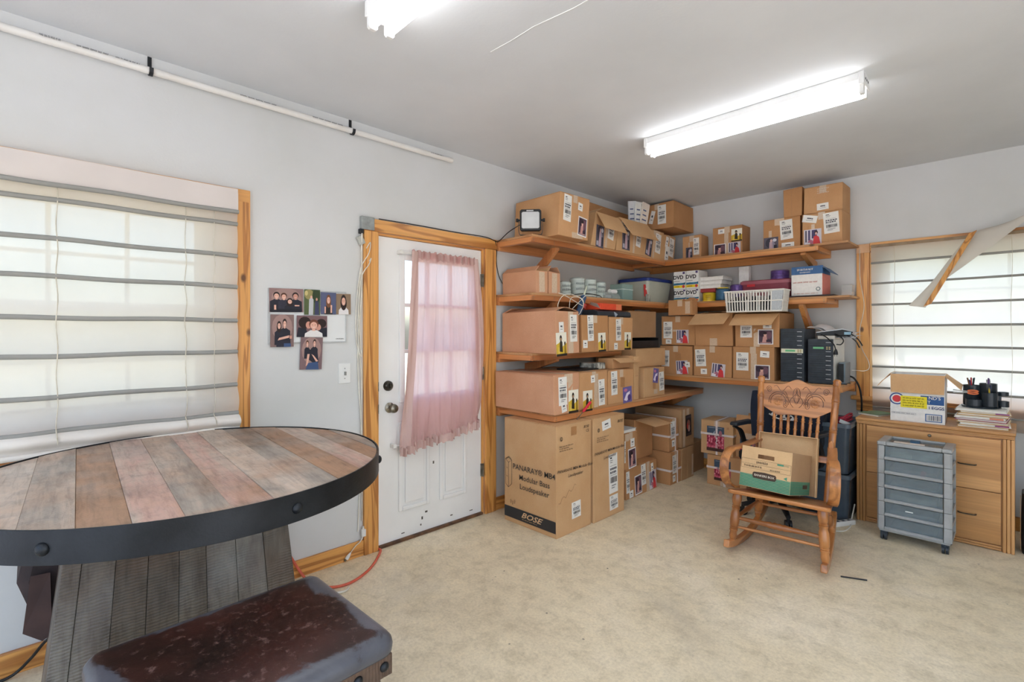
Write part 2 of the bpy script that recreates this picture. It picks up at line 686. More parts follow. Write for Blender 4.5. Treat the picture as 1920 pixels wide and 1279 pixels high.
# baseboards
bb_h = .098
structure(MB().box((0, YB, 0), (.016, -3.497, bb_h)).build('baseboard_left', m_pine['y'], bev=.003))
structure(MB().box((0, -2.376, 0), (.016, 0, bb_h)).build('baseboard_left', m_pine['y'], bev=.003))
structure(MB().box((.016, -.016, 0), (XR, 0, bb_h)).build('baseboard_right', m_pine['x'], bev=.003))

# door casing: a structure of three boards
def group_structure(name):
    o = bpy.data.objects.new(name, None)
    o.empty_display_size = .05
    COL.objects.link(o)
    o['kind'] = 'structure'
    return o

tr1 = group_structure('trim_1')
MB().box((0, -3.497, 0), (.024, -3.402, 2.046)).build('casing_board', m_pine['z'], tr1, bev=.003)
MB().box((0, -2.486, 0), (.024, -2.378, 2.046)).build('casing_board', m_pine['z'], tr1, bev=.003)
MB().box((0, -3.50, 2.047), (.026, -2.372, 2.125)).build('head_board', m_pine['y'], tr1, bev=.003)
# jamb and stop
MB().box((-WT, -3.402, 0), (0, -3.385, 2.046)).build('jamb', m_pine['z'], tr1, bev=.002)
MB().box((-WT, -2.503, 0), (0, -2.486, 2.046)).build('jamb', m_pine['z'], tr1, bev=.002)
MB().box((-WT, -3.385, 2.03), (0, -2.503, 2.046)).build('jamb', m_pine['y'], tr1, bev=.002)
# left window casing
tr2 = group_structure('trim_2')
MB().box((0, -4.226, .80), (.022, -4.156, 2.16)).build('casing_board', m_pine['z'], tr2, bev=.003)
MB().box((0, -4.226, 2.095), (.0225, -4.158, 2.16)).build('corner_block', m_pine['y'], tr2, bev=.002)
MB().box((0, -6.0, .80), (.022, -5.93, 2.16)).build('casing_board', m_pine['z'], tr2, bev=.003)
MB().box((0, -5.93, 2.065), (.021, -4.226, 2.16)).build('head_board', m_pine['y'], tr2, bev=.003)
MB().box((-.10, -5.93, .955), (.014, -4.232, .99)).build('sill_board', m_pine['y'], tr2, bev=.004)
MB().box((0, -5.95, .83), (.012, -4.228, .955)).build('apron_board', m_pine['y'], tr2, bev=.003)
# right window casing
tr3 = group_structure('trim_3')
MB().box((1.93, -.022, .85), (2.022, 0, 2.135)).build('casing_board', m_pine['z'], tr3, bev=.003)
MB().box((1.93, -.0225, 2.06), (2.022, 0, 2.135)).build('corner_block', pm('bare_wood_block', C(214, 176, 140), C(196, 150, 110), scale=9, rough=.6), tr3, bev=.002)
MB().box((2.022, -.012, .87), (2.055, .10, 2.06)).build('jamb', wood('pale_pine', C(236, 196, 140), C(214, 164, 104), 'z', knots=False), tr3, bev=.002)
MB().box((3.655, -.022, .85), (3.74, 0, 2.135)).build('casing_board', m_pine['z'], tr3, bev=.003)
MB().box((2.022, -.02, 2.062), (3.655, 0, 2.14)).build('head_board', m_pine['x'], tr3, bev=.003)
MB().box((1.895, -.05, .835), (3.78, .10, .869)).build('sill_board', m_pine['x'], tr3, bev=.004)
MB().box((1.93, -.02, .745), (3.74, 0, .835)).build('apron_board', m_pine['x'], tr3, bev=.003)

# windows: frame, sashes, muntins, panes
def window(name, kind, a0, a1, z0, z1, cols, rows):
    w = group_structure(name)
    mw = pm('window_vinyl', C(236, 236, 234, 1.0), C(228, 228, 226, 1.0), scale=4, rough=.4)
    def B(mb, u0, u1, d0, d1, zz0, zz1):
        if kind == 'L':
            mb.box((-d1, u0, zz0), (-d0, u1, zz1))
        else:
            mb.box((u0, d0, zz0), (u1, d1, zz1))
    fr = MB()
    for u0, u1, q0, q1 in ((a0, a0 + .045, z0, z1), (a1 - .045, a1, z0, z1), (a0 + .045, a1 - .045, z1 - .045, z1), (a0 + .045, a1 - .045, z0, z0 + .045)):
        B(fr, u0, u1, .05, .115, q0, q1)
    fr.build('window_frame', mw, w, bev=.003)
    zm = (z0 + z1) / 2
    for q0, q1, d in ((z0 + .045, zm + .02, .062), (zm - .02, z1 - .045, .085)):
        sa = MB()
        b0, b1 = a0 + .045, a1 - .045
        for u0, u1, p0, p1 in ((b0, b0 + .04, q0, q1), (b1 - .04, b1, q0, q1), (b0 + .04, b1 - .04, q1 - .04, q1), (b0 + .04, b1 - .04, q0, q0 + .04)):
            B(sa, u0, u1, d, d + .022, p0, p1)
        s_ = sa.build('sash', mw, w, bev=.002)
        for i in range(1, cols):
            u = b0 + .04 + (b1 - b0 - .08) * i / cols
            mm = MB(); B(mm, u - .009, u + .009, d + .004, d + .018, q0 + .04, q1 - .04)
            mm.build('muntin', mw, s_)
        for j in range(1, rows):
            z = q0 + .04 + (q1 - q0 - .08) * j / rows
            mm = MB(); B(mm, b0 + .04, b1 - .04, d + .005, d + .017, z - .009, z + .009)
            mm.build('muntin', mw, s_)
        pn = MB(); B(pn, b0 + .035, b1 - .035, d + .009, d + .012, q0 + .035, q1 - .035)
        pn.build('pane', m_glass, s_)
    return w

window('window_1', 'L', W1[0], W1[1], W1[2], W1[3], 5, 2)
window('window_2', 'R', W2[0], W2[1], W2[2], W2[3], 4, 2)

# ------------------------------------------------------------------ the door
door = group_structure('door_1')
m_door = pm('door_paint', C(240, 240, 238, 1.0), C(232, 232, 230, 1.0), scale=2.2, rough=.4, spec=.35)
D0, D1, DZ0, DZ1 = -3.382, -2.506, .018, 2.028
LY0, LY1, LZ0, LZ1 = -3.20, -2.60, .96, 1.90       # the glazed opening
xf, xb = -.012, -.056
sl = MB()
for a, b, z0, z1 in ((D0, LY0, DZ0, DZ1), (LY1, D1, DZ0, DZ1), (LY0, LY1, LZ1, DZ1), (LY0, LY1, DZ0, LZ0)):
    sl.box((xb, a, z0), (xf, b, z1))
slab = sl.build('door_slab', m_door, door)
lf = MB()
for a, b, z0, z1 in ((LY0 - .03, LY0 + .012, LZ0 - .03, LZ1 + .03), (LY1 - .012, LY1 + .03, LZ0 - .03, LZ1 + .03), (LY0 + .012, LY1 - .012, LZ1 - .012, LZ1 + .03), (LY0 + .012, LY1 - .012, LZ0 - .03, LZ0 + .012)):
    lf.box((xf, a, z0), (xf + .012, b, z1))
lf.build('glazing_frame', m_door, door, bev=.004)
for i in (1, 2):
    y = LY0 + (LY1 - LY0) * i / 3
    MB().box((xf - .02, y - .012, LZ0), (xf + .008, y + .012, LZ1)).build('muntin', m_door, door, bev=.003)
    z = LZ0 + (LZ1 - LZ0) * i / 3
    MB().box((xf - .018, LY0, z - .012), (xf + .006, LY1, z + .012)).build('muntin', m_door, door, bev=.003)
MB().box((xf - .03, LY0, LZ0), (xf - .026, LY1, LZ1)).build('pane', m_glass, door)
for a, b in ((-3.235, -2.985), (-2.90, -2.655)):      # two raised panels in the lower half
    z0, z1 = .20, .80
    fr = MB()
    for p in ((a, a + .028, z0, z1), (b - .028, b, z0, z1), (a + .028, b - .028, z1 - .028, z1), (a + .028, b - .028, z0, z0 + .028)):
        fr.box((xf, p[0], p[2]), (xf + .013, p[1], p[3]))
    fr.build('panel_moulding', m_door, door, bev=.006)
    MB().box((xf, a + .05, z0 + .05), (xf + .012, b - .05, z1 - .05)).build('raised_panel', m_door, door, bev=.005)
MB().box((-WT, D0 - .003, 0), (.012, D1 + .003, .018)).build('threshold', pm('worn_threshold', C(120, 84, 56), C(70, 50, 36), scale=14, rough=.6), door, bev=.003)
m_brass = pm('aged_nickel', C(150, 144, 130), C(96, 90, 80), scale=22, rough=.28, metal=.85)
kn = MB()
kn.lathe((xf, -3.300, .905), (xf + .075, -3.300, .905), [(0, .034), (.08, .034), (.14, .026), (.2, .013), (.45, .012), (.55, .022), (.72, .030), (.9, .027), (1, .014)], 20)
kn.build('door_knob', m_brass, door, smooth=40)
db = MB()
db.lathe((xf, -3.312, 1.05), (xf + .028, -3.312, 1.05), [(0, .034), (.5, .033), (.8, .026), (1, .02)], 20)
db.box((xf + .026, -3.318, 1.034), (xf + .042, -3.306, 1.066))
db.build('deadbolt', pm('dark_nickel', C(92, 88, 80), C(60, 57, 52), scale=22, rough=.35, metal=.8), door, smooth=40)
for z in (1.80, 1.085, .34):
    hb = MB()
    hb.box((-.012, -2.512, z - .048), (.004, -2.489, z + .048))
    hb.cyl((.006, -2.500, z - .05), (.006, -2.500, z + .05), .006, 10)
    hb.build('hinge', m_brass, door, smooth=40)
for z in (1.05, .905):
    MB().box((-.008, -3.4025, z - .03), (.001, -3.384, z + .03)).build('strike_plate', m_brass, door)
# scuffs on the lower rail: dents with a shape of their own
sc = MB()
for y, z, dy, dz in ((-3.02, .14, .02, .012), (-3.05, .10, .012, .02), (-3.06, .06, .01, .012), (-2.955, .47, .012, .02), (-2.80, .06, .02, .008), (-2.62, .05, .03, .006), (-3.21, .045, .025, .006)):
    sc.box((xf + .0002, y, z), (xf + .0012, y + dy, z + dz))
sc.build('scuff_mark', pm('scuff', C(70, 66, 60), C(110, 104, 96), scale=50, rough=.8), door)
# ------------------------------------------------------------------ ceiling lights
m_tube = emitter('lit_tube', (.98, .99, 1.02, 1), TUBE_STRENGTH)
m_fix = pm('fixture_enamel', C(236, 236, 234, 1.0), C(226, 226, 224, 1.0), scale=5, rough=.35)

def fixture(label, x0, x1, y):
    f = thing('fluorescent_fixture', label, 'ceiling light', ((x0 + x1) / 2, y, H), 0, 'ceiling tube lights')
    L = (x1 - x0) / 2
    hs = MB()
    hs.prism([(-.062, 0), (.062, 0), (.062, -.038), (.036, -.058), (-.036, -.058), (-.062, -.038)], -L, L, 'x')
    hs.build('housing', m_fix, f, bev=.002)
    for s in (-1, 1):
        e = MB()
        e.box((s * (L - .0) - .012, -.066, -.062), (s * (L - .0) + .012, .066, 0))
        for yy in (-.038, .038):
            e.prism([(yy - .02, -.06), (yy + .02, -.06), (yy + .02, -.10), (yy + .012, -.108), (yy - .012, -.108), (yy - .02, -.10)], s * L - .01, s * L + .008, 'x')
        cap = e.build('end_cap', m_fix, f, bev=.002)
        for yy in (-.03, 0, .03):
            MB().cyl((s * (L + .012), yy, -.03), (s * (L + .0135), yy, -.03), .006, 10).build('knockout_hole', m_dark, cap)
    for yy in (-.038, .038):
        MB().lathe((-L + .012, yy, -.082), (L - .012, yy, -.082), [(0, .012), (.002, .019), (.998, .019), (1, .012)], 16).build('tube', m_tube, f, smooth=50)
    return f

fixture('long twin-tube fluorescent fixture hanging in full view over the corner shelving', 1.118, 2.336, -1.945)
fixture('twin-tube fluorescent fixture at the top of the picture, mostly cut off', 1.094, 2.312, -3.985)
fixture('unseen twin-tube fluorescent fixture added behind the camera for light', 1.10, 2.318, -6.02)  # extra lamp out of view, added to brighten the room
fixture('unseen twin-tube fluorescent fixture added beyond the right edge of the picture for light', 3.45, 4.67, -3.985)  # another unseen lamp added for more light from the right

# plasterboard crack on the ceiling
cr = MB()
cr.tube([(1.165, -3.456, H - .0005), (1.30, -3.45, H - .0006), (1.436, -3.453, H - .0005), (1.633, -3.426, H - .0005), (2.6, -3.40, H - .0005)], .0018, 5)
o = cr.build('trim_4', m_white)
o['kind'] = 'structure'

# ------------------------------------------------------------------ left roman shade
m_shade = cloth('shade_linen', C(242, 236, 228, 1.0), C(255, 232, 212, 1.0), .60, .09)
m_rib = cloth('shade_rib_cloth', C(158, 157, 152, 1.0), C(150, 146, 136, 1.0), .08, 0)

def shade_L():
    r = thing('roman_shade', 'cream roman shade with grey ribs drawn over the window beside the round table', 'window shade', (0.036, -5.08, .90))
    y0, y1 = -.86, .852
    zt = 2.146 - .90
    ribs = [z - .90 for z in (1.964, 1.80, 1.641, 1.467, 1.305, 1.133, .988)]
    edges = [2.10 - .90] + ribs + [.02]
    R_ = random.Random(3)
    def fab(u, v):
        y = y0 + (y1 - y0) * u
        z = zt * (1 - v)
        x = .012
        for i in range(len(edges) - 1):
            if edges[i] >= z >= edges[i + 1]:
                t = (edges[i] - z) / (edges[i] - edges[i + 1])
                x += .010 * math.sin(PI * t) * (1 + i * .35)
        low = max(0, .45 - z) / .45
        x += low * .010 * math.sin(9 * y + 14 * z) + low * .008 * math.sin(23 * y - 9 * z + 1) + low * .012
        if abs(z - .02) < .06:
            x += .015
        return (x, y, z)
    vb = 1 - .085 / zt
    MB().grid(lambda u, v: fab(u, v * vb), 70, 104).build('fabric', m_shade, r, smooth=180)
    m_hem = cloth('shade_hem_cloth', C(236, 230, 222, 1.0), C(230, 214, 196, 1.0), .12, 0)
    MB().grid(lambda u, v: fab(u, vb + (1 - vb) * v), 70, 10).build('hem_band', m_hem, r, smooth=180)
    def val(u, v):
        y = y0 + (y1 - y0) * u
        return (.030 + .004 * math.sin(7 * y + 3 * v), y, zt - .122 * v)
    MB().grid(val, 40, 4).build('valance', cloth('valance_linen', C(226, 218, 213, 1.0), C(226, 200, 186, 1.0), .12, 0), r, smooth=180)
    MB().box((-.005, y0, zt - .04), (.02, y1, zt - .004)).build('head_rail', m_pine['y'], r, bev=.003)
    for i, z in enumerate([2.024 - .90] + ribs):
        pts = []
        for k in range(41):
            zz = z + .002 * math.sin(k * .5 + i)
            pts.append(((fab(k / 40, 1 - zz / zt)[0] + .006) if i else .040, y0 + (y1 - y0) * k / 40, zz))
        MB().tube(pts, .0105, 8).build('rib', m_rib, r, smooth=60)
    MB().tube([(.05, y0, .012), (.055, 0, .0), (.05, y1, .02)], .012, 8).build('hem_roll', m_hem, r, smooth=60)
    m_c = pm('lift_cord', C(206, 198, 182), C(188, 178, 160), scale=20, rough=.7)
    for yy in (.16, .62, .742):
        pts = []
        for k in range(41):
            zz = zt - .12 - (zt - .16) * k / 40
            pts.append((fab((yy - y0) / (y1 - y0), 1 - zz / zt)[0] + .010, yy + .003 * math.sin(k * .8), zz))
        MB().tube(pts, .0016 if yy > .7 else .0022, 5).build('lift_cord', m_c, r)
    return r
shade_L()

def shade_R():
    r = thing('roman_shade', 'white roman shade with its torn valance hanging loose, over the window behind the filing cabinet', 'window shade', (2.80, -.03, .70))
    x0, x1 = -.765, .80
    zt = 2.105 - .70
    ribs = [z - .70 for z in (1.966, 1.797, 1.625, 1.455, 1.29, 1.123, .95, .79)]
    m_s = cloth('white_shade_linen', C(226, 224, 220, 1.0), C(232, 228, 220, 1.0), .74, .07)
    edges = [zt] + ribs + [0]
    def fab(u, v):
        x = x0 + .014 * v + (x1 - x0) * u
        z = zt * (1 - v)
        y = -.008
        for i in range(len(edges) - 1):
            if edges[i] >= z >= edges[i + 1]:
                t = (edges[i] - z) / (edges[i] - edges[i + 1])
                y -= .012 * math.sin(PI * t)
        low = max(0, .3 - z) / .3
        y -= low * (.012 * math.sin(8 * x + 5 * z) + .01)
        return (x, y, z)
    MB().grid(fab, 50, 110).build('fabric', m_s, r, smooth=180)
    MB().box((x0, -.012, zt - .012), (x1, .024, zt + .012)).build('head_rail', pm('head_rail_wood', C(150, 128, 100), C(120, 98, 72), scale=12, rough=.5), r, bev=.002)
    for i, z in enumerate(ribs):
        pts = [(x0 + .014 * (1 - z / zt) + (x1 - x0) * k / 10, -.02, z + (.010 * k / 10 if i < 4 else .0) * (1 - i / 4) + .0015 * math.sin(k + i)) for k in range(11)]
        MB().tube(pts, .0085, 8).build('rib', m_rib, r, smooth=60)
    for xx in (-.61, .05, .30):
        pts = [(xx + .004 * math.sin(k), -.03, zt - .02 - (zt - .05) * k / 12) for k in range(13)]
        MB().tube(pts, .0013, 5).build('lift_cord', pm('lift_cord', C(206, 198, 182)), r)
    # the loose valance: a batten that swung down and the cloth twisted round it
    y = -.09
    a = Vector((2.655 - 2.80, -.10, 2.125 - .70)); b = Vector((2.415 - 2.80, -.235, 1.60 - .70))
    d = (b - a)
    bt = MB()
    wv = Vector((.022, 0, .01))
    nn = Vector((0, -.012, 0))
    bt.add([a - wv, a + wv, b + wv, b - wv, a - wv + nn, a + wv + nn, b + wv + nn, b - wv + nn], [(0, 1, 2, 3), (7, 6, 5, 4), (0, 4, 5, 1), (1, 5, 6, 2), (2, 6, 7, 3), (3, 7, 4, 0)])
    bt.build('batten', m_pine['z'], r, bev=.002)
    A = [Vector((3.05 - 2.80, -.09, 2.295 - .70)), Vector((2.82 - 2.80, -.09, 2.075 - .70)), Vector((2.62 - 2.80, -.10, 1.895 - .70)), Vector((2.47 - 2.80, -.13, 1.75 - .70)), Vector((2.40 - 2.80, -.185, 1.585 - .70))]
    B = [Vector((2.86 - 2.80, -.035, 2.17 - .70)), Vector((2.66 - 2.80, -.05, 2.13 - .70)), Vector((2.56 - 2.80, -.08, 2.0 - .70)), Vector((2.43 - 2.80, -.13, 1.78 - .70)), Vector((2.30 - 2.80, -.19, 1.602 - .70))]
    PA, PB = smooth_path(A, 6), smooth_path(B, 6)
    def vf(u, v):
        k = v * (len(PA) - 1)
        i = min(int(k), len(PA) - 2)
        t = k - i
        p, q = PA[i].lerp(PA[i + 1], t), PB[i].lerp(PB[i + 1], t)
        return p.lerp(q, u) + Vector((0, -.02 * math.sin(PI * u), 0))
    MB().grid(vf, 8, 24).build('loose_valance', cloth('loose_valance_cloth', C(222, 218, 210, 1.0), C(220, 210, 196, 1.0), .3, 0), r, smooth=180)
    return r
shade_R()

# ------------------------------------------------------------------ curtain on the door
rod = thing('curtain_rod', 'thin white rod holding the mauve curtain on the door', 'curtain rod', (.03, -2.90, 1.935))
MB().cyl((0, -.335, 0), (0, .325, 0), .006, 10).build('rod', m_white_pl, rod, smooth=40)
for y in (-.335, .325):
    MB().prism([(-.012, -.012), (.012, -.012), (.012, .012), (-.012, .012)], -.036, .008, 'x', 0, Matrix.Translation((0, y, 0))).build('bracket', m_white_pl, rod, bev=.002)
lower = thing('curtain_rod', 'lower white curtain rod end poking out below the mauve curtain', 'curtain rod', (.03, -3.285, .655))
MB().cyl((0, -.012, 0), (0, .04, 0), .006, 10).build('rod', m_white_pl, lower, smooth=40)
MB().box((-.036, -.014, -.014), (.008, .01, .014)).build('bracket', m_white_pl, lower, bev=.003)
m_curt = cloth('mauve_curtain_cloth', C(230, 198, 190, 1.0), C(255, 208, 210, 1.0), .68, .12)
cu = thing('door_curtain', 'translucent mauve pink curtain gathered at its hem on the white door', 'curtain', (.03, -2.90, .63))
def curt(u, v):
    z = 1.318 * (1 - v)
    yl = -.262 - .10 * v ** .9 + .02 * math.sin(PI * v)
    yr = .300 + .055 * math.sin(PI * min(1, v * 1.05)) ** .8 + .02 * v
    y = yl + (yr - yl) * u
    top = math.exp(-v * 14)
    amp = .004 + .006 * v + .004 * top
    x = .014 + amp * math.sin(46 * u + 3 * v) + .003 * math.sin(97 * u + 5 * math.sin(4 * v))
    x += .030 * math.exp(-((u - .62 - .25 * v) / .06) ** 2) * v + .022 * math.exp(-((u - .30 + .02 * v) / .05) ** 2) * (1 - .4 * v)
    # right hand hem pulled up and bunched
    lift = max(0, v - .62) / .38
    z += lift ** 1.6 * (.10 * u ** 1.3) - (.0 if u > .3 else .02 * lift * (0.3 - u) / .3)
    x += lift * .05 * math.exp(-((u - .6) / .28) ** 2) + lift ** 2 * .018 * math.sin(17 * u + 6 * v)
    if v > .93:
        w = (v - .93) / .07
        x += w * .014 * math.sin(150 * u) + .006 * w
        z += w * .006 * math.sin(120 * u + 1)
    return (x, y, z)
MB().grid(curt, 120, 110).build('curtain_panel', m_curt, cu, smooth=180)
def head(u, v):
    y = -.264 + .566 * u
    return (.016 + .008 * math.sin(62 * u) + .004 * math.sin(131 * u), y, 1.325 - .055 * v + .006 * math.sin(80 * u))
MB().grid(head, 100, 3).build('rod_pocket', cloth('mauve_pocket', C(198, 164, 158, 1.0), C(206, 150, 148, 1.0), .15, 0), cu, smooth=180)
def lhem(u, v):
    p = curt(.0 + .10 * u, v)
    return (p[0] + .006, p[1] - .002, p[2])
MB().grid(lhem, 8, 90).build('side_hem', cloth('mauve_hem', C(216, 186, 178, 1.0), C(210, 166, 160, 1.0), .15, 0), cu, smooth=180)
def rhem(u, v):
    p = curt(.93 + .07 * u, v)
    return (p[0] + .006, p[1] + .003, p[2])
MB().grid(rhem, 8, 90).build('side_hem', cloth('mauve_hem', C(216, 186, 178, 1.0), C(210, 166, 160, 1.0), .15, 0), cu, smooth=180)
def ruf(u, v):
    p = curt(u, 1.0)
    return (p[0] + .010 + .010 * math.sin(170 * u) + .006 * math.sin(61 * u), p[1], p[2] + .03 - .055 * v + .008 * math.sin(90 * u))
MB().grid(ruf, 160, 4).build('hem_ruffle', cloth('mauve_hem', C(216, 186, 178, 1.0), C(210, 166, 160, 1.0), .15, 0), cu, smooth=180)

# ------------------------------------------------------------------ pipe under the ceiling with its hooks
pipe = thing('plastic_pipe', 'long white plastic pipe with printed lettering, hung high along the left wall', 'pipe', (.035, -2.82, 2.638))
MB().lathe((0, 0, 0), (0, -3.4, -.003), [(0, .0145), (.0, .0168), (1, .0168)], 16).build('tube_body', pm('white_pvc', C(232, 230, 226, 1.0), C(222, 218, 212, 1.0), scale=4, rough=.35), pipe, smooth=50)
ink = flat(88, 88, 92)
for y, s, sz in ((-.14, 'ASTM D1785 PVC', .012), (-.92, 'MADE IN USA NSF-PW SCH 40', .012), (-1.30, 'PVC 1120 280 PSI @ 73F ASTM', .011), (-1.86, 'SCH 40 1-1/4', .012), (-1.98, 'PRESSURE PIPE', .014), (-2.12, 'SILVER', .018), (-2.32, 'NSF PW-G', .014)):
    M = face_matrix((.0160, y, .0078), (0, 1, 0), (-.42, 0, .9), sz * len(s) * .62, sz * 1.3, 0, .0011, True)
    put_mesh('printed_lettering', scribble_mesh(ink, 1, len(s)), pipe, M)
for lab, y in (('black hook holding the white pipe nearest the left edge', -4.593), ('black hook holding the white pipe near its free end', -3.582)):
    h = thing('pipe_hook', lab, 'hook', (0, y, 2.69), 0, 'black pipe hooks')
    MB().strip(smooth_path([(.004, 0, .024), (.004, 0, -.02), (.008, 0, -.046), (.016, 0, -.066), (.035, 0, -.074), (.054, 0, -.066), (.060, 0, -.046)], 5), .016, .005, 0, (0, 1, 0)).build('hook_strap', m_black, h, smooth=40)

# ------------------------------------------------------------------ whiteboard and photographs on the left wall
wb = thing('whiteboard', 'small white dry-erase board behind the family photographs', 'whiteboard', (0, -3.836, 1.342))
MB().box((0, -.222, .004), (.008, .222, .302)).build('board', pm('board_gloss', C(228, 230, 230, 1.0), C(222, 224, 224, 1.0), scale=2, rough=.25), wb)
fr = MB()
for a in ((-.226, .226, 0, .007), (-.226, .226, .299, .306), (-.226, -.219, .007, .299), (.219, .226, .007, .299)):
    fr.box((0, a[0], a[2]), (.011, a[1], a[3]))
fr.build('frame', pm('board_frame', C(190, 192, 192), C(170, 172, 172), scale=9, rough=.35), wb, bev=.001)
put_mesh('printed_lettering', scribble_mesh(flat(60, 60, 66), 1, 4), wb, face_matrix((.008, .185, .022), (0, 1, 0), (0, 0, 1), .05, .012, 0, .001, True))

SK, SK2, HR, HR2 = (226, 176, 156), (206, 150, 132), (44, 30, 28), (86, 54, 40)
BG, NV, NV2, JN = (142, 114, 112), (36, 36, 48), (52, 50, 64), (62, 84, 124)
def person_bits(x, z, s, top, hair, skin=SK, long=False, w=1.0):
    """head and shoulders in flat print: x,z = chin"""
    out = [('p', [(x - .20 * s * w, z - .62 * s), (x - .19 * s * w, z - .14 * s), (x - .07 * s, z - .04 * s), (x + .07 * s, z - .04 * s), (x + .19 * s * w, z - .14 * s), (x + .20 * s * w, z - .62 * s)], top)]
    out.append(('r', x, z + .0 * s, .07 * s, .12 * s, skin))
    if long:
        out.append(('e', x, z + .06 * s, .125 * s, .21 * s, hair))
    out.append(('e', x, z + .15 * s, .105 * s, .15 * s, hair))
    out.append(('e', x, z + .105 * s, .078 * s, .115 * s, skin))
    out.append(('r', x - .03 * s, z + .125 * s, .022 * s, .014 * s, (60, 40, 38)))
    out.append(('r', x + .03 * s, z + .125 * s, .022 * s, .014 * s, (60, 40, 38)))
    out.append(('r', x, z + .05 * s, .05 * s, .014 * s, (236, 220, 214)))
    return out
VIG = [('e', 0, .1, .44, .42, (160, 130, 124))]
photos = [
    ('photograph of four people in dark shirts, top left of the photo cluster', -4.059, -3.873, 1.517, 1.650, BG,
     VIG + person_bits(-.29, .08, .9, NV, HR, SK, False, 1.1) + person_bits(-.08, .06, .85, NV2, HR2) + person_bits(.26, .08, .9, NV, HR, SK2, False, 1.1) + person_bits(.09, -.14, .8, NV, HR, SK, True) + [('r', -.02, -.44, .9, .16, (30, 30, 40)), ('r', .30, -.22, .14, .05, SK), ('r', -.34, -.3, .06, .2, SK)], 0, 0),
    ('photograph of a pale robed figure among green trees', -3.868, -3.776, 1.505, 1.652, (84, 96, 62),
     [('e', -.2, .3, .3, .2, (150, 140, 90)), ('e', .25, .25, .25, .3, (52, 66, 40)), ('p', [(-.22, -.5), (-.2, .1), (-.05, .22), (.08, .1), (.06, -.5)], (188, 190, 194)), ('e', -.06, .2, .07, .06, SK), ('p', [(.15, -.5), (.18, .05), (.4, .05), (.44, -.5)], (60, 62, 92)), ('e', .28, .12, .06, .06, SK2), ('e', -.38, .35, .1, .1, (206, 190, 130))], 0, .02),
    ('portrait photograph of a child with long hair on a blue background', -3.772, -3.679, 1.510, 1.640, (86, 92, 122),
     person_bits(0, -.0, 1.35, (48, 44, 44), (120, 78, 52), SK, True) + [('r', .18, -.25, .1, .36, SK), ('r', -.22, -.3, .09, .3, SK)], 0, .02),
    ('portrait photograph of a smiling child in a white top, top right of the photo cluster', -3.677, -3.583, 1.512, 1.637, (140, 118, 96),
     person_bits(0, -.05, 1.7, (226, 222, 222), HR, SK, True) + [('e', .02, .38, .08, .06, HR)], 0, .02),
    ('photograph of a couple hugging in dark shirts, lower left of the photo cluster', -4.053, -3.927, 1.322, 1.503, (128, 104, 100),
     VIG + person_bits(.10, .12, .85, NV, HR, SK, False, 1.5) + person_bits(-.14, .06, .8, NV, HR, SK, True, 1.2) + [('r', .05, -.42, .6, .2, (40, 40, 54)), ('r', .22, -.45, .3, .12, JN), ('p', [(-.2, -.3), (-.14, -.22), (.3, -.14), (.28, -.22)], SK), ('r', .36, -.2, .1, .1, SK2)], 0, 0),
    ('photograph of a smiling face kissed on both cheeks, centre of the photo cluster', -3.912, -3.734, 1.376, 1.500, (120, 92, 94),
     [('p', [(-.5, -.5), (-.45, -.05), (-.2, -.1), (-.12, -.5)], NV), ('p', [(.15, -.5), (.2, -.1), (.5, -.05), (.5, -.5)], NV), ('e', -.24, .17, .20, .28, HR), ('e', -.12, .06, .09, .17, SK2), ('e', .30, .14, .17, .22, HR), ('e', .20, -.04, .09, .15, SK2)] + person_bits(.05, -.12, 1.5, (226, 222, 220), (110, 66, 50), SK) , 0, 0),
    ('photograph of two people standing back to back in jeans, lowest of the photo cluster', -3.891, -3.762, 1.187, 1.374, (124, 100, 102),
     VIG + person_bits(-.2, .22, .62, NV, HR2, SK) + person_bits(.12, .24, .68, NV, HR, SK, False, 1.2) + [('p', [(-.30, -.1), (-.28, .12), (.26, .12), (.34, -.28), (.1, -.3)], NV), ('p', [(-.18, -.02), (-.08, -.02), (-.14, -.34), (-.24, -.4)], SK), ('p', [(.0, -.02), (.1, -.06), (.32, -.24), (.22, -.26)], SK), ('p', [(-.24, -.5), (-.14, -.3), (.3, -.26), (.36, -.5)], JN)], 0, .02),
]
for k, (lab, y0, y1, z0, z1, bg, shapes, rot, gap) in enumerate(photos):
    me = print_mesh('photo_print_%d' % k, bg, shapes)
    xo = .0135 + .0016 * (k % 3)
    o = put_mesh('photograph', me, None, face_matrix((xo, (y0 + y1) / 2, (z0 + z1) / 2), (0, 1, 0), (0.02, 0, 1), y1 - y0, z1 - z0, -.035 if k == 6 else (.02 if k in (0, 3) else 0), 0))
    tag(o, lab, 'photograph', 'family photographs on the left wall')

outlet = thing('wall_switch', 'white wall switch plate below the family photographs', 'wall switch', (0, -3.618, 1.09))
MB().box((0, -.038, 0), (.006, .038, .122)).build('cover_plate', m_white, outlet, bev=.002)
MB().box((.006, -.005, .05), (.02, .005, .072), 0).build('toggle', pm('toggle_grey', C(150, 150, 146), C(120, 120, 116), scale=30, rough=.4), outlet, bev=.001)
for z in (.03, .092):
    MB().cyl((.006, 0, z), (.0075, 0, z), .003, 8).build('screw', m_steel, outlet)

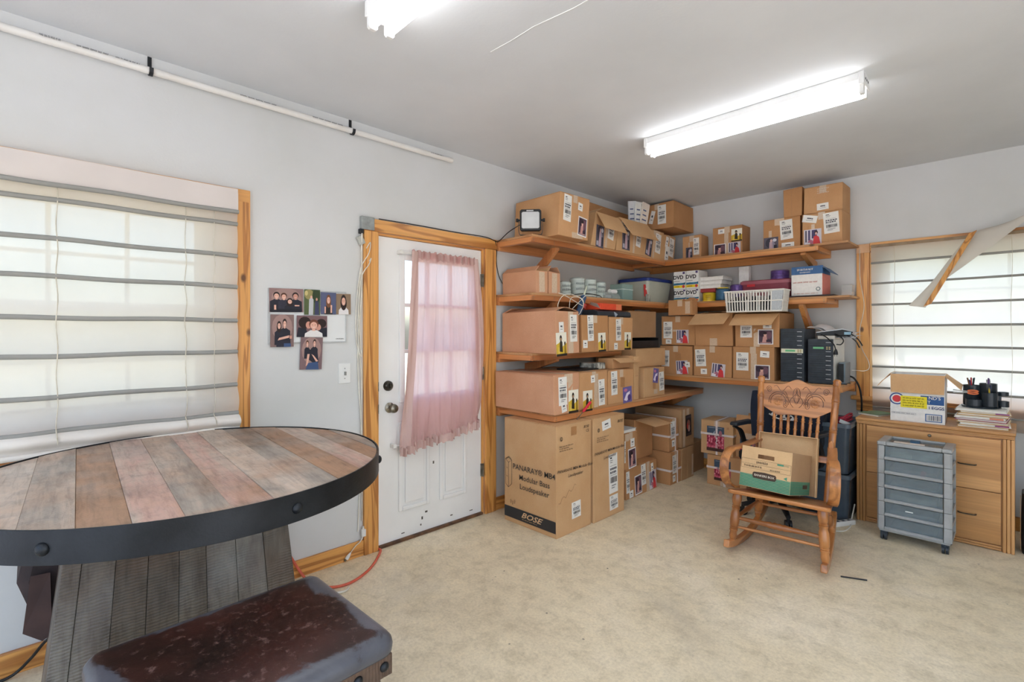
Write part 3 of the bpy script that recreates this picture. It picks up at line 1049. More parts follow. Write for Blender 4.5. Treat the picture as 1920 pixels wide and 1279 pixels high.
# bundle of white cords running down the door casing
def cable(name, label, pts, r, mat, n=8, group=None, cat='cable'):
    o = MB().tube(smooth_path(pts, n), r, 7).build(name, mat, None, smooth=80)
    return tag(o, label, cat, group)
def casing_run(dy, ph, z1):
    pts = [(.035, -3.52 + dy, 2.02)]
    for k in range(1, 13):
        z = 2.02 - (2.02 - z1) * k / 12
        pts.append((.012 + .004 * math.sin(k + ph), -3.522 + dy * .6 + .012 * math.sin(k * .9 + ph), z))
    return pts
cable('lamp_cord', 'slack white cord running down the full door casing to an outlet tap', casing_run(.0, 0, .16), .0035, m_cord_w)
cable('lamp_cord', 'outer white cord looped beside the door casing', [(.035, -3.49, 1.93), (.03, -3.46, 1.97), (.028, -3.47, 1.90), (.02, -3.52, 1.80), (.016, -3.545, 1.6), (.014, -3.55, 1.45), (.012, -3.54, 1.32), (.014, -3.51, 1.25), (.014, -3.52, 1.34), (.014, -3.53, 1.6), (.018, -3.52, 1.78)], .003, m_cord_w)
cable('lamp_cord', 'white cord hooked on a nail high on the door casing', [(.032, -3.47, 1.85), (.03, -3.455, 1.87), (.03, -3.47, 1.83), (.018, -3.515, 1.74), (.014, -3.535, 1.5), (.014, -3.53, 1.3), (.014, -3.512, 1.12), (.012, -3.515, .8), (.012, -3.51, .5), (.012, -3.508, .22)], .003, m_cord_w)
tap = thing('cord_tap', 'white cord tap hanging low beside the door casing', 'plug', (.012, -3.505, .125))
MB().box((0, -.014, 0), (.022, .014, .045)).build('tap_body', m_white_pl, tap, bev=.003)
MB().cyl((.011, 0, .044), (.011, 0, .062), .006, 8).build('strain_relief', m_white_pl, tap, smooth=40)
pl = thing('plug', 'loose white plug dangling above the baseboard left of the door', 'plug', (.03, -3.62, .02))
MB().lathe((0, 0, 0), (.0, .028, .032), [(0, .012), (.5, .011), (.8, .007), (1, .004)], 10).build('plug_body', m_white_pl, pl, smooth=50)
MB().box((-.006, -.012, -.009), (-.003, -.002, .0)).build('prong', m_steel, pl)
MB().box((.003, -.012, -.009), (.006, -.002, .0)).build('prong', m_steel, pl)
cable('thin_cable', 'short white cord joining the cord tap to the dangling plug', [(.025, -3.505, .128), (.03, -3.53, .10), (.032, -3.56, .085), (.03, -3.592, .052)], .003, m_cord_w)
# duct tape patch and plug at the corner of the door head
dt = thing('duct_tape', 'grey duct tape wrapped on the top left corner of the door casing', 'tape', (0, -3.48, 2.02))
MB().box((.0, -.040, .028), (.030, .052, .112)).build('tape_patch', pm('duct_tape_grey', C(150, 154, 152), C(122, 126, 124), scale=18, rough=.45, bmp=.25, bscale=30), dt, bev=.006)
MB().box((.004, -.075, -.045), (.03, -.035, .01), 0, Matrix.Rotation(.5, 4, 'X')).build('taped_plug', pm('grey_plug', C(176, 176, 168), C(150, 150, 142), scale=18, rough=.5), dt, bev=.005)
MB().box((.004, -.05, .0), (.028, -.022, .03)).build('black_plug', m_black, dt, bev=.004)
cable('mains_cable', 'black cord running over the door head to the work light', [(.030, -3.40, 2.128), (.028, -3.1, 2.131), (.028, -2.8, 2.129), (.028, -2.5, 2.132), (.03, -2.40, 2.115), (.06, -2.385, 2.11), (.16, -2.378, 2.165), (.26, -2.372, 2.20), (.30, -2.358, 2.215)], .0035, m_cord_b)
cable('phone_cord', 'thin black cord dropping from the top shelf end to the second shelf', [(.03, -2.395, 2.118), (.02, -2.37, 2.05), (.015, -2.368, 1.95), (.012, -2.34, 1.85), (.02, -2.30, 1.78), (.045, -2.27, 1.718), (.06, -2.262, 1.702)], .003, m_cord_b)

# ------------------------------------------------------------------ orange extension cord on the floor
cable('extension_cord', 'faded orange extension cord curling over the floor from the door', [(.02, -3.395, .012), (.05, -3.40, .008), (.16, -3.50, .008), (.24, -3.60, .008), (.29, -3.73, .008), (.25, -3.83, .008), (.12, -3.88, .008), (.05, -3.90, .04), (.03, -3.95, .14), (.03, -4.0, .24), (.04, -4.06, .30)], .0075, pm('orange_cord', C(214, 108, 84), C(196, 88, 66), scale=9, rough=.5), 8, None, 'cord')
cable('loose_cable', 'short piece of white cord beside the orange cord near the stool', [(.26, -3.88, .006), (.33, -3.83, .007), (.35, -3.78, .007), (.33, -3.75, .007)], .006, m_cord_w)
# ------------------------------------------------------------------ round table with a riveted iron band
TC, TR_, TZ = (.722, -4.548), .664, .92
def reclaimed(name, cols, axis, saw=.5):
    m, nt, b, out = new_mat(name)
    st = [7.0] * 3
    st['xyz'.index(axis)] = 1.1
    v = coords(nt, tuple(st))
    n1 = noise(nt, v, 1.0, 6, .6, .5)
    n2 = noise(nt, coords(nt), 3.2, 4)
    col = ramp(nt, n1, [(.25, cols[0]), (.45, cols[1]), (.6, cols[2]), (.78, cols[3])])
    col = mixc(nt, col, cols[4], ramp(nt, n2, [(.45, (0, 0, 0)), (.7, (.75, .75, .75))]))
    sg = [1.0] * 3
    sg['xyz'.index(axis)] = 1.0
    wv = nd(nt, 'ShaderNodeTexWave')
    wv.bands_direction = axis.upper()
    wv.inputs['Scale'].default_value = 34
    wv.inputs['Distortion'].default_value = 4.0
    wv.inputs['Detail'].default_value = 2
    wv.inputs['Detail Scale'].default_value = .6
    nt.links.new(coords(nt, tuple(sg)), wv.inputs['Vector'])
    gate = ramp(nt, noise(nt, coords(nt, loc=(3, 1, 2)), 2.6, 2), [(.42, (0, 0, 0)), (.6, (1, 1, 1))])
    sawm = mixc(nt, (1, 1, 1, 1), wv.outputs[0], gate)
    col = mixc(nt, col, ramp(nt, sawm, [(.1, (.62, .60, .58)), (.6, (1, 1, 1))]), saw, 'MULTIPLY')
    sf = [55.0] * 3
    sf['xyz'.index(axis)] = 7.0
    n6 = noise(nt, coords(nt, tuple(sf)), 1.0, 5, .7, .5)
    n7 = noise(nt, coords(nt, loc=(7, 3, 5)), 13.0, 6, .7, .6)
    col = mixc(nt, col, ramp(nt, n6, [(.3, (.60, .57, .54)), (.5, (1, 1, 1)), (.72, (1.18, 1.17, 1.16))]), .75, 'MULTIPLY')
    col = mixc(nt, col, ramp(nt, n7, [(.3, (.66, .66, .68)), (.5, (1, 1, 1)), (.7, (1.15, 1.10, 1.05))]), .7, 'MULTIPLY')
    nt.links.new(col, b.inputs['Base Color'])
    b.inputs['Roughness'].default_value = .48
    b.inputs['Specular IOR Level'].default_value = .4
    add = nd(nt, 'ShaderNodeMath', operation='ADD')
    nt.links.new(sawm, add.inputs[0])
    nt.links.new(n1, add.inputs[1])
    bump(nt, b, add.outputs[0], .5, .006)
    return m
gp = C(190, 172, 156, 1.0); gr = C(156, 146, 136, 1.0); br = C(168, 130, 102, 1.0); rd = C(192, 156, 142, 1.0); dk = C(108, 92, 82, 1.0); bl = C(150, 150, 150, 1.0); orr = C(158, 122, 94, 1.0)
pl_mats = [reclaimed('plank_grey', [dk, gr, gp, bl, br], 'x'), reclaimed('plank_rose', [br, rd, gp, rd, gr], 'x', .8), reclaimed('plank_brown', [dk, br, orr, gp, gr], 'x'), reclaimed('plank_pale', [gr, gp, C(190, 178, 166), rd, br], 'x', .35)]
tab = thing('round_table', 'round plank-topped table with a riveted black iron band', 'table', (TC[0], TC[1], 0), math.radians(-3))
edges_ = [-.655, -.56, -.455, -.345, -.235, -.125, -.015, .095, .205, .315, .42, .52, .60, .655]
order = [2, 3, 0, 2, 1, 0, 1, 3, 0, 2, 1, 2, 0]
rin = TR_ - .008
for i in range(len(edges_) - 1):
    a, b_ = edges_[i] + .0002, edges_[i + 1] - .0002
    ys = [a + (b_ - a) * k / 5 for k in range(6)]
    left = [(-math.sqrt(max(rin ** 2 - y * y, 1e-6)), y) for y in ys]
    right = [(math.sqrt(max(rin ** 2 - y * y, 1e-6)), y) for y in reversed(ys)]
    dz = RND.uniform(-.002, .0025)
    MB().prism(right + left, TZ - .045, TZ + dz, 'z').build('plank', pl_mats[order[i]], tab, bev=.0016)
m_iron = pm('black_iron', C(40, 43, 47), C(28, 30, 33), scale=8, rough=.42, metal=.55, bmp=.08, bscale=120)
ring = MB()
NS = 120
vs, fs = [], []
for k in range(NS):
    a = 2 * PI * k / NS
    for rr, zz in ((TR_, TZ - .084), (TR_, TZ + .003), (TR_ - .006, TZ + .003), (TR_ - .006, TZ - .084)):
        vs.append((rr * math.cos(a), rr * math.sin(a), zz))
for k in range(NS):
    j = (k + 1) % NS
    for q in range(4):
        fs.append((k * 4 + q, j * 4 + q, j * 4 + (q + 1) % 4, k * 4 + (q + 1) % 4))
ring.add(vs, fs)
ring.build('iron_band', m_iron, tab, smooth=40, bev=.001)
rv0 = MB().ell((0, 0, 0), (.017, .017, .013), 16, 6, 0, .5, 1.0).mesh('rivet', [m_iron])
for p in rv0.polygons: p.use_smooth = True
for k in range(7):
    a = math.radians(13.8 + 360 / 7 * k)
    n = Vector((math.cos(a), math.sin(a), 0))
    M = n.to_track_quat('Z', 'Y').to_matrix().to_4x4()
    M.translation = n * (TR_ - .001) + Vector((0, 0, TZ - .043))
    put_mesh('rivet', rv0, tab, M)
MB().lathe((0, 0, TZ - .065), (0, 0, TZ - .046), [(0, TR_ - .03), (1, TR_ - .012)], 60).build('underboard', pl_mats[2], tab)
# trapezoid pedestal clad with vertical planks
pcols = [reclaimed('base_plank_a', [C(63, 56, 49, .9), C(96, 89, 80, .9), C(115, 110, 101, .9), C(129, 125, 116, .9), C(91, 72, 56, .9)], 'z', .8), reclaimed('base_plank_b', [C(56, 46, 37, .9), C(89, 79, 68, .9), C(106, 99, 89, .9), C(118, 110, 98, .9), C(84, 60, 43, .9)], 'z', .9), reclaimed('base_plank_c', [C(82, 77, 70, .9), C(110, 104, 98, .9), C(125, 122, 115, .9), C(135, 132, 125, .9), C(103, 89, 77, .9)], 'z', .5)]
ptop, pbot = .872, .0
yt0, yt1, yb0, yb1 = -.358, .232, -.455, .315
xt, xb_ = .245, .300
MB().add([(-xb_ + .02, yb0 + .02, 0), (xb_ - .02, yb0 + .02, 0), (xb_ - .02, yb1 - .02, 0), (-xb_ + .02, yb1 - .02, 0), (-xt + .02, yt0 + .02, ptop), (xt - .02, yt0 + .02, ptop), (xt - .02, yt1 - .02, ptop), (-xt + .02, yt1 - .02, ptop)], [(0, 3, 2, 1), (4, 5, 6, 7), (0, 1, 5, 4), (1, 2, 6, 5), (2, 3, 7, 6), (3, 0, 4, 7)]).build('pedestal_core', pcols[1], tab)
NP = 8
cuts = [0, .07, .2, .33, .46, .58, .72, .86, 1.0]
for side in (1, -1):
    for i in range(NP):
        a, b_ = cuts[i], cuts[i + 1]
        g = .0006
        P = []
        for yb_l, yt_l in ((a, a), (b_, b_)):
            P.append((yb0 + (yb1 - yb0) * yb_l, yt0 + (yt1 - yt0) * yt_l))
        d = RND.uniform(0, .004)
        v8 = []
        for xo in (-.022, d):
            v8 += [(side * (xb_ + xo), P[0][0] + g, .002), (side * (xb_ + xo), P[1][0] - g, .002), (side * (xt + xo), P[1][1] - g, ptop - .002), (side * (xt + xo), P[0][1] + g, ptop - .002)]
        MB().add(v8, [(3, 2, 1, 0), (4, 5, 6, 7), (0, 1, 5, 4), (1, 2, 6, 5), (2, 3, 7, 6), (3, 0, 4, 7)]).build('pedestal_plank', pcols[(i * 2 + (i // 3)) % 3] if i else pcols[2], tab, bev=.0012)
for yy0, yy1, sgn in ((yb0, yt0, -1), (yb1, yt1, 1)):
    for i in range(4):
        a, b_ = -1 + i * .5, -.5 + i * .5
        v8 = []
        for o_ in (-.02, 0.0):
            v8 += [(a * (xb_ - .024) + .002, yy0 + sgn * o_, .002), (b_ * (xb_ - .024) - .002, yy0 + sgn * o_, .002), (b_ * (xt - .024) - .002, yy1 + sgn * o_, ptop - .002), (a * (xt - .024) + .002, yy1 + sgn * o_, ptop - .002)]
        MB().add(v8, [(0, 1, 2, 3), (7, 6, 5, 4), (0, 4, 5, 1), (1, 5, 6, 2), (2, 6, 7, 3), (3, 7, 4, 0)]).build('pedestal_plank', pcols[(i + 1) % 3], tab, bev=.002)

# ------------------------------------------------------------------ worn leather stool in front of the table
def leather():
    m, nt, b, out = new_mat('worn_leather')
    v = coords(nt)
    n1 = noise(nt, v, 5.5, 7, .62, .7)
    n2 = noise(nt, v, 46, 4, .7)
    n3 = noise(nt, v, 2.2, 4, .6, .4)
    base = ramp(nt, n3, [(.3, C(20, 11, 11)), (.5, C(52, 25, 21)), (.66, C(74, 40, 33))])
    base = mixc(nt, base, C(112, 86, 80), ramp(nt, n2, [(.56, (0, 0, 0)), (.72, (.8, .8, .8))]))
    # finish worn to grey towards the rim: distance from the seat centre roughens the edge of the patch
    sep = nd(nt, 'ShaderNodeSeparateXYZ')
    nt.links.new(coords(nt), sep.inputs[0])
    def absdiv(sock, d):
        a = nd(nt, 'ShaderNodeMath', operation='ABSOLUTE')
        nt.links.new(sock, a.inputs[0])
        q = nd(nt, 'ShaderNodeMath', operation='DIVIDE')
        q.inputs[1].default_value = d
        nt.links.new(a.outputs[0], q.inputs[0])
        return q.outputs[0]
    mx = nd(nt, 'ShaderNodeMath', operation='MAXIMUM')
    nt.links.new(absdiv(sep.outputs[0], .24), mx.inputs[0])
    nt.links.new(absdiv(sep.outputs[1], .285), mx.inputs[1])
    ma = nd(nt, 'ShaderNodeMath', operation='MULTIPLY_ADD')
    ma.inputs[1].default_value = .75
    nt.links.new(n1, ma.inputs[0])
    nt.links.new(mx.outputs[0], ma.inputs[2])
    worn = ramp(nt, ma.outputs[0], [(.0, (0, 0, 0)), (.66, (0, 0, 0)), (.68, (1, 1, 1))])
    fac = nd(nt, 'ShaderNodeMath', operation='MULTIPLY_ADD')
    fac.inputs[1].default_value = .5
    fac.inputs[2].default_value = 0
    nt.links.new(ma.outputs[0], fac.inputs[0])
    worn = ramp(nt, fac.outputs[0], [(.605, (0, 0, 0)), (.63, (1, 1, 1))])
    col = mixc(nt, base, ramp(nt, n1, [(.3, C(58, 60, 68)), (.7, C(84, 85, 92))]), worn)
    nt.links.new(col, b.inputs['Base Color'])
    b.inputs['Roughness'].default_value = .36
    b.inputs['Specular IOR Level'].default_value = .55
    bump(nt, b, n2, .12, .004)
    return m
m_leather = leather()
st = thing('leather_stool', 'worn brown leather stool with big nail heads in front of the table', 'stool', (1.555, -4.62, 0), math.radians(2))
SX, SY, SZ = .232, .283, .645
def seat_top(u, v):
    x = -SX + 2 * SX * u
    y = -SY + 2 * SY * v
    return (x, y, 0)
cush = MB()
NU = 28
vs, fs = [], []
rings = []
def rr_outline(hx, hy, r, n=8):
    pts = []
    for cx, cy, a0 in ((hx - r, hy - r, 0), (-hx + r, hy - r, 90), (-hx + r, -hy + r, 180), (hx - r, -hy + r, 270)):
        for k in range(n + 1):
            a = math.radians(a0 + 90 * k / n)
            pts.append((cx + r * math.cos(a), cy + r * math.sin(a)))
    return pts
lev = [(SZ - .058, .000, .0), (SZ - .052, .004, .0), (SZ - .038, .006, 0), (SZ - .024, .003, 0), (SZ - .012, -.006, 0), (SZ - .005, -.018, 0), (SZ - .001, -.04, 0), (SZ + .003, -.08, 0), (SZ + .006, -.13, 0), (SZ + .007, -.19, 0)]
sag = lambda x, y: -.010 * math.exp(-((x + .02) ** 2 + (y * .8) ** 2) / .02)
n_o = None
for z, grow, _ in lev:
    o_ = rr_outline(SX + grow, SY + grow, max(.012, .035 + grow), 6)
    n_o = len(o_)
    vs += [(p[0], p[1], z + (sag(p[0], p[1]) if z > SZ - .004 else 0)) for p in o_]
for i in range(len(lev) - 1):
    for k in range(n_o):
        fs.append((i * n_o + k, i * n_o + (k + 1) % n_o, (i + 1) * n_o + (k + 1) % n_o, (i + 1) * n_o + k))
fs.append(tuple(range((len(lev) - 1) * n_o, len(lev) * n_o)))
fs.append(tuple(range(n_o - 1, -1, -1)))
cush.add(vs, fs)
cush.build('seat_cushion', m_leather, st, smooth=60)
m_sw = reclaimed('stool_wood', [C(60, 46, 38), C(88, 70, 58), C(104, 86, 72), C(120, 104, 90), C(80, 60, 48)], 'y', .4)
ap = MB()
for a in ((-SX + .006, SX - .006, -SY + .006, -SY + .03), (-SX + .006, SX - .006, SY - .03, SY - .006), (-SX + .006, -SX + .03, -SY + .03, SY - .03), (SX - .03, SX - .006, -SY + .03, SY - .03)):
    ap.box((a[0], a[2], SZ - .112), (a[1], a[3], SZ - .059))
ap.build('apron', m_sw, st, bev=.002)
nail = MB().ell((0, 0, 0), (.0125, .0125, .009), 14, 5, 0, .5, 1.0).mesh('nail_head', [m_iron])
for p in nail.polygons: p.use_smooth = True
def put_nail(p, n):
    n = Vector(n)
    M = n.to_track_quat('Z', 'Y').to_matrix().to_4x4()
    M.translation = Vector(p)
    put_mesh('nail_head', nail, st, M)
for k in range(8):
    y = -SY + .03 + (2 * SY - .06) * k / 7
    put_nail((SX - .006, y, SZ - .084), (1, 0, 0)); put_nail((-SX + .006, y, SZ - .084), (-1, 0, 0))
for k in range(7):
    x = -SX + .03 + (2 * SX - .06) * k / 6
    put_nail((x, SY - .006, SZ - .084), (0, 1, 0)); put_nail((x, -SY + .006, SZ - .084), (0, -1, 0))
for sx in (-1, 1):
    for sy in (-1, 1):
        MB().add([(sx * (SX - .10), sy * (SY - .07), SZ - .112), (sx * (SX - .04), sy * (SY - .07), SZ - .112), (sx * (SX - .04), sy * (SY - .02), SZ - .112), (sx * (SX - .10), sy * (SY - .02), SZ - .112),
                  (sx * (SX - .06), sy * (SY - .055), 0), (sx * (SX - .01), sy * (SY - .055), 0), (sx * (SX - .01), sy * (SY - .01), 0), (sx * (SX - .06), sy * (SY - .01), 0)],
                 [(0, 1, 2, 3), (7, 6, 5, 4), (0, 4, 5, 1), (1, 5, 6, 2), (2, 6, 7, 3), (3, 7, 4, 0)]).build('leg', m_sw, st, bev=.003)
    MB().box((sx * (SX - .07) - .012, -SY + .05, .16), (sx * (SX - .07) + .012, SY - .05, .20)).build('stretcher', m_sw, st, bev=.003)

# ------------------------------------------------------------------ dark cloth bag behind the pedestal and the cable beside it
bag = thing('cloth_bag', 'dark brown cloth bag slumped behind the table pedestal', 'bag', (.34, -4.80, 0))
m_bag = pm('dark_brown_cloth', C(58, 44, 42), C(36, 28, 28), scale=7, rough=.8, bmp=.2, bscale=60)
def loft(mb, secs, m=0):
    vs, fs = [], []
    n = len(secs[0])
    for s_ in secs: vs += s_
    for i in range(len(secs) - 1):
        for k in range(n):
            fs.append((i * n + k, i * n + (k + 1) % n, (i + 1) * n + (k + 1) % n, (i + 1) * n + k))
    fs.append(tuple(range(n - 1, -1, -1)))
    fs.append(tuple(range((len(secs) - 1) * n, len(secs) * n)))
    mb.add(vs, fs, m)
def sec(z, y0, y1, x0, x1):
    return [(x0, y0 + .02, z), (x0 + .03, y0, z), (x1 - .03, y0, z), (x1, y0 + .03, z), (x1 + .02, (y0 + y1) / 2, z), (x1, y1, z), (x0, y1, z), (x0 - .02, (y0 + y1) / 2, z)]
lo = MB()
loft(lo, [sec(0, -.04, .20, -.10, .12), sec(.08, -.07, .22, -.12, .14), sec(.18, -.125, .24, -.13, .14), sec(.28, -.15, .24, -.12, .12), sec(.36, -.16, .22, -.10, .10)])
lo.build('bag_body', m_bag, bag, smooth=50)
up = MB()
loft(up, [sec(.30, -.165, .20, -.06, .12), sec(.345, -.185, .24, -.09, .15), sec(.42, -.20, .25, -.10, .15), sec(.53, -.235, .25, -.11, .14), sec(.60, -.22, .22, -.09, .12), sec(.63, -.17, .18, -.05, .08)])
up.build('folded_flap', m_bag, bag, smooth=30)
MB().add([(.16, -.20, .56), (.17, -.15, .56), (.165, -.145, .34), (.155, -.17, .32), (.14, -.22, .36)], [(0, 1, 2, 3, 4)]).build('flap_fold', pm('brown_fold', C(70, 50, 46), C(54, 38, 36), scale=7, rough=.75), bag)
cable('power_cable', 'black cable trailing from the cloth bag along the baseboard', [(.22, -4.90, .20), (.12, -4.95, .15), (.07, -5.0, .07), (.045, -5.06, .012), (.05, -5.16, .008), (.10, -5.4, .008)], .006, m_cord_b)
# ------------------------------------------------------------------ shelves
SH1, SH2, SH3, SH4 = 2.125, 1.695, 1.247, .825     # top surfaces, left wall
SR1, SR2, SR3 = 2.125, 1.695, .985                 # top surfaces, right wall

def shelf(label, side, a0, a1, depth, ztop, braces, lum, board_extra=0.0, brace_drop=.30):
    """board on a lumber frame; side 'L' runs along y on the left wall, 'R' along x on the right wall"""
    s = thing('wall_shelf', label, 'shelf', (0, (a0 + a1) / 2, ztop) if side == 'L' else ((a0 + a1) / 2, 0, ztop), 0, 'lumber wall shelves')
    hl = (a1 - a0) / 2
    def B(mb, u0, u1, d0, d1, z0, z1):
        if side == 'L': mb.box((d0, u0, z0), (d1, u1, z1))
        else: mb.box((u0, -d1, z0), (u1, -d0, z1))
        return mb
    ax, cx = ('y', 'x') if side == 'L' else ('x', 'y')
    B(MB(), -hl, hl + board_extra, .0, depth, -.017, 0).build('board', wood('plywood_' + ax, C(190, 144, 100), C(160, 112, 70), ax, ring=14, cross=3, rough=.6, coat=0), s, bev=.0015)
    B(MB(), -hl + .002, hl - .002, depth - .04, depth - .002, -.056, -.0172).build('front_rail', lum[ax], s, bev=.002)
    B(MB(), -hl + .002, hl - .002, .001, .038, -.082, -.0172).build('wall_cleat', lum[ax], s, bev=.002)
    B(MB(), -hl + .003, -hl + .04, .038, depth - .04, -.056, -.0172).build('end_rail', lum[cx], s, bev=.002)
    B(MB(), hl - .04, hl - .003, .038, depth - .04, -.056, -.0172).build('end_rail', lum[cx], s, bev=.002)
    for u in braces:
        u -= (a0 + a1) / 2
        t = .019
        p = [(.004, -.05 - brace_drop), (.055, -.05 - brace_drop), (depth - .045, -.075), (depth - .045, -.057), (depth - .10, -.057), (.004, -.03 - brace_drop + .045)]
        mb = MB()
        if side == 'L':
            vs = [(q[0], u - t, q[1]) for q in p] + [(q[0], u + t, q[1]) for q in p]
        else:
            vs = [(u - t, -q[0], q[1]) for q in p] + [(u + t, -q[0], q[1]) for q in p]
        n = len(p)
        mb.add(vs, [tuple(range(n)), tuple(range(2 * n - 1, n - 1, -1))] + [(i, n + i, n + (i + 1) % n, (i + 1) % n) for i in range(n)])
        mb.build('brace', lum['z'], s, bev=.002)
    for u in (-hl + .02, -hl + .25, hl - .02):
        for z in (-.03, -.045):
            mb = MB()
            if side == 'L': mb.cyl((depth - .0025, u, z), (depth - .0005, u, z), .0035, 8)
            else: mb.cyl((u, -depth + .0025, z), (u, -depth + .0005, z), .0035, 8)
            mb.build('screw', m_steel, s)
    return s

shelf('top lumber shelf on the left wall, just above the door head', 'L', -2.362, -.405, .395, SH1, (-2.02,), m_stud2)
shelf('second lumber shelf on the left wall holding disc spindles and a tub', 'L', -2.362, -.405, .395, SH2, (-2.02,), m_stud2)
shelf('short third lumber shelf on the left wall, under the pinkish carton', 'L', -2.362, -1.19, .395, SH3, (-2.02,), m_stud2, 0, .12)
shelf('deep lowest lumber shelf on the left wall, above the tall floor cartons', 'L', -2.362, -.03, .615, SH4, (-.20,), m_stud2, 0, .30)
shelf('top lumber shelf on the right wall beside the window', 'R', .002, 1.745, .40, SR1, (1.62,), m_stud, .205, .12)
shelf('second lumber shelf on the right wall holding the white basket', 'R', .002, 1.80, .385, SR2, (1.60,), m_stud, .155)
shelf('low lumber shelf on the right wall under the disc copiers', 'R', .05, 1.925, .47, SR3, (), m_stud)

# ------------------------------------------------------------------ sticker prints for the cartons
WH, K_, GY = (236, 234, 228), (38, 38, 42), (120, 120, 120)
def label_shapes():
    sh = [('r', -.22, .40, .22, .035, K_), ('r', -.18, .34, .32, .018, GY), ('r', -.2, .29, .26, .018, GY), ('r', .0, .20, .7, .008, K_)]
    R_ = random.Random(5)
    for row, z in ((0, .12), (1, .03)):
        x = -.36
        while x < .3:
            w = R_.uniform(.05, .14)
            sh.append(('r', x + w / 2, z, w, .055, (72, 72, 80)))
            x += w + .035
    sh.append(('r', 0, -.04, .74, .008, K_))
    x = -.34
    while x < .34:
        w = R_.choice((.018, .03, .045))
        sh.append(('r', x + w / 2, -.16, w, .15, (60, 60, 68)))
        x += w + R_.choice((.02, .032))
    sh += [('r', 0, -.30, .5, .022, GY), ('r', -.1, -.36, .36, .02, GY)]
    return sh
print_mesh('shipping_label', WH, label_shapes())
print_mesh('small_tag', (238, 236, 230), [('r', -.05, .08, .3, .16, (84, 84, 90)), ('r', .16, .06, .1, .2, (110, 110, 116)), ('r', 0, -.2, .5, .05, GY)])
print_mesh('photo_sticker', (232, 228, 226), [('r', 0, 0, .86, .88, (84, 64, 78)), ('e', -.18, .2, .24, .2, (58, 42, 56)), ('e', .22, .12, .18, .25, (116, 82, 96)), ('p', [(-.22, -.42), (-.16, .02), (.06, .12), (.16, -.42)], (204, 152, 144)), ('e', -.02, .14, .1, .13, (222, 176, 160)), ('e', -.03, .25, .13, .08, (46, 32, 36)), ('r', .2, -.28, .3, .2, (62, 46, 60)), ('r', 0, -.38, .7, .06, (176, 140, 140))])
print_mesh('yellow_cover', (240, 236, 220), [('p', [(-.5, -.5), (-.5, .0), (-.1, .1), (.1, -.1), (.5, .05), (.5, -.5)], (214, 180, 60)), ('e', -.05, .26, .11, .13, (40, 32, 26)), ('p', [(-.2, -.3), (-.16, .1), (-.04, .2), (.08, .08), (.1, -.34)], (52, 42, 30)), ('e', .32, .02, .07, .09, (46, 36, 28)), ('p', [(.24, -.4), (.26, -.04), (.4, -.04), (.44, -.42)], (150, 116, 40)), ('p', [(-.36, -.42), (-.3, -.1), (-.2, -.14), (-.2, -.42)], (226, 196, 96)), ('r', 0, -.45, 1.0, .1, (44, 36, 30)), ('e', -.05, .22, .06, .06, (190, 150, 110))])
print_mesh('dark_sleeve', (92, 88, 100), [('e', -.1, .15, .28, .3, (58, 56, 68)), ('e', .1, -.1, .2, .34, (150, 142, 158)), ('p', [(-.15, -.45), (-.1, .2), (.08, .3), (.14, -.45)], (196, 168, 176)), ('e', .02, .28, .08, .1, (216, 180, 172)), ('r', .3, -.2, .2, .4, (48, 46, 58)), ('r', -.3, -.32, .24, .2, (178, 176, 188)), ('e', .25, .3, .14, .1, (206, 206, 214))])
print_mesh('street_cover', (206, 200, 208), [('r', -.38, .1, .08, .7, (60, 58, 80)), ('r', -.2, .15, .12, .6, (92, 84, 120)), ('r', .1, .2, .3, .5, (74, 66, 104)), ('e', .2, .28, .1, .12, (60, 40, 44)), ('e', .2, .22, .06, .08, (216, 170, 160)), ('p', [(.0, -.5), (.06, .05), (.2, .12), (.36, .0), (.46, -.5)], (214, 62, 66)), ('e', -.12, -.28, .16, .16, (178, 110, 130)), ('r', -.3, -.38, .3, .18, (226, 222, 228))])
print_mesh('crowd_poster', (66, 84, 104), [('r', 0, -.14, 1.0, .52, (196, 72, 96))] + [('e', -.45 + .11 * i + RND.uniform(-.03, .03), -.32 + .1 * j + RND.uniform(-.03, .03), .035, .045, RND.choice([(232, 160, 168), (140, 36, 60), (224, 120, 140), (110, 28, 50)])) for i in range(9) for j in range(5)] + [('r', 0, -.44, 1.0, .14, (74, 48, 42)), ('p', [(-.2, .16), (-.05, .2), (-.02, .34), (-.06, .3), (-.1, .24)], (206, 214, 220)), ('e', .3, .24, .1, .12, (170, 110, 120)), ('r', 0, .45, .8, .02, (170, 176, 182))])
print_mesh('violet_cover', (110, 100, 160), [('p', [(-.4, -.3), (-.1, .1), (.3, .2), (.2, -.2), (-.1, -.4)], (232, 222, 236)), ('e', .2, -.2, .2, .2, (86, 66, 130)), ('e', -.2, .3, .2, .1, (196, 120, 150))])
print_mesh('night_cover', (40, 32, 34), [('e', .0, .05, .3, .22, (150, 96, 84)), ('e', .05, -.15, .2, .16, (190, 150, 140)), ('r', 0, .4, .8, .1, (66, 60, 66)), ('r', 0, -.42, .8, .1, (80, 66, 60)), ('e', -.2, -.02, .14, .14, (196, 70, 60))])
m_tape = pm('packing_tape', C(206, 184, 160), C(192, 168, 142), scale=9, rough=.25, spec=.5)
m_tape2 = pm('brown_tape', C(176, 130, 88), C(164, 118, 76), scale=9, rough=.3, spec=.5)
def unit_sheet(name, mat):
    return MB().box((-.5, -SHEET, -.5), (.5, 0, .5)).mesh(name, [mat])
PRINTS['tape'] = unit_sheet('tape_strip', m_tape)
PRINTS['tape2'] = unit_sheet('tape_strip', m_tape2)
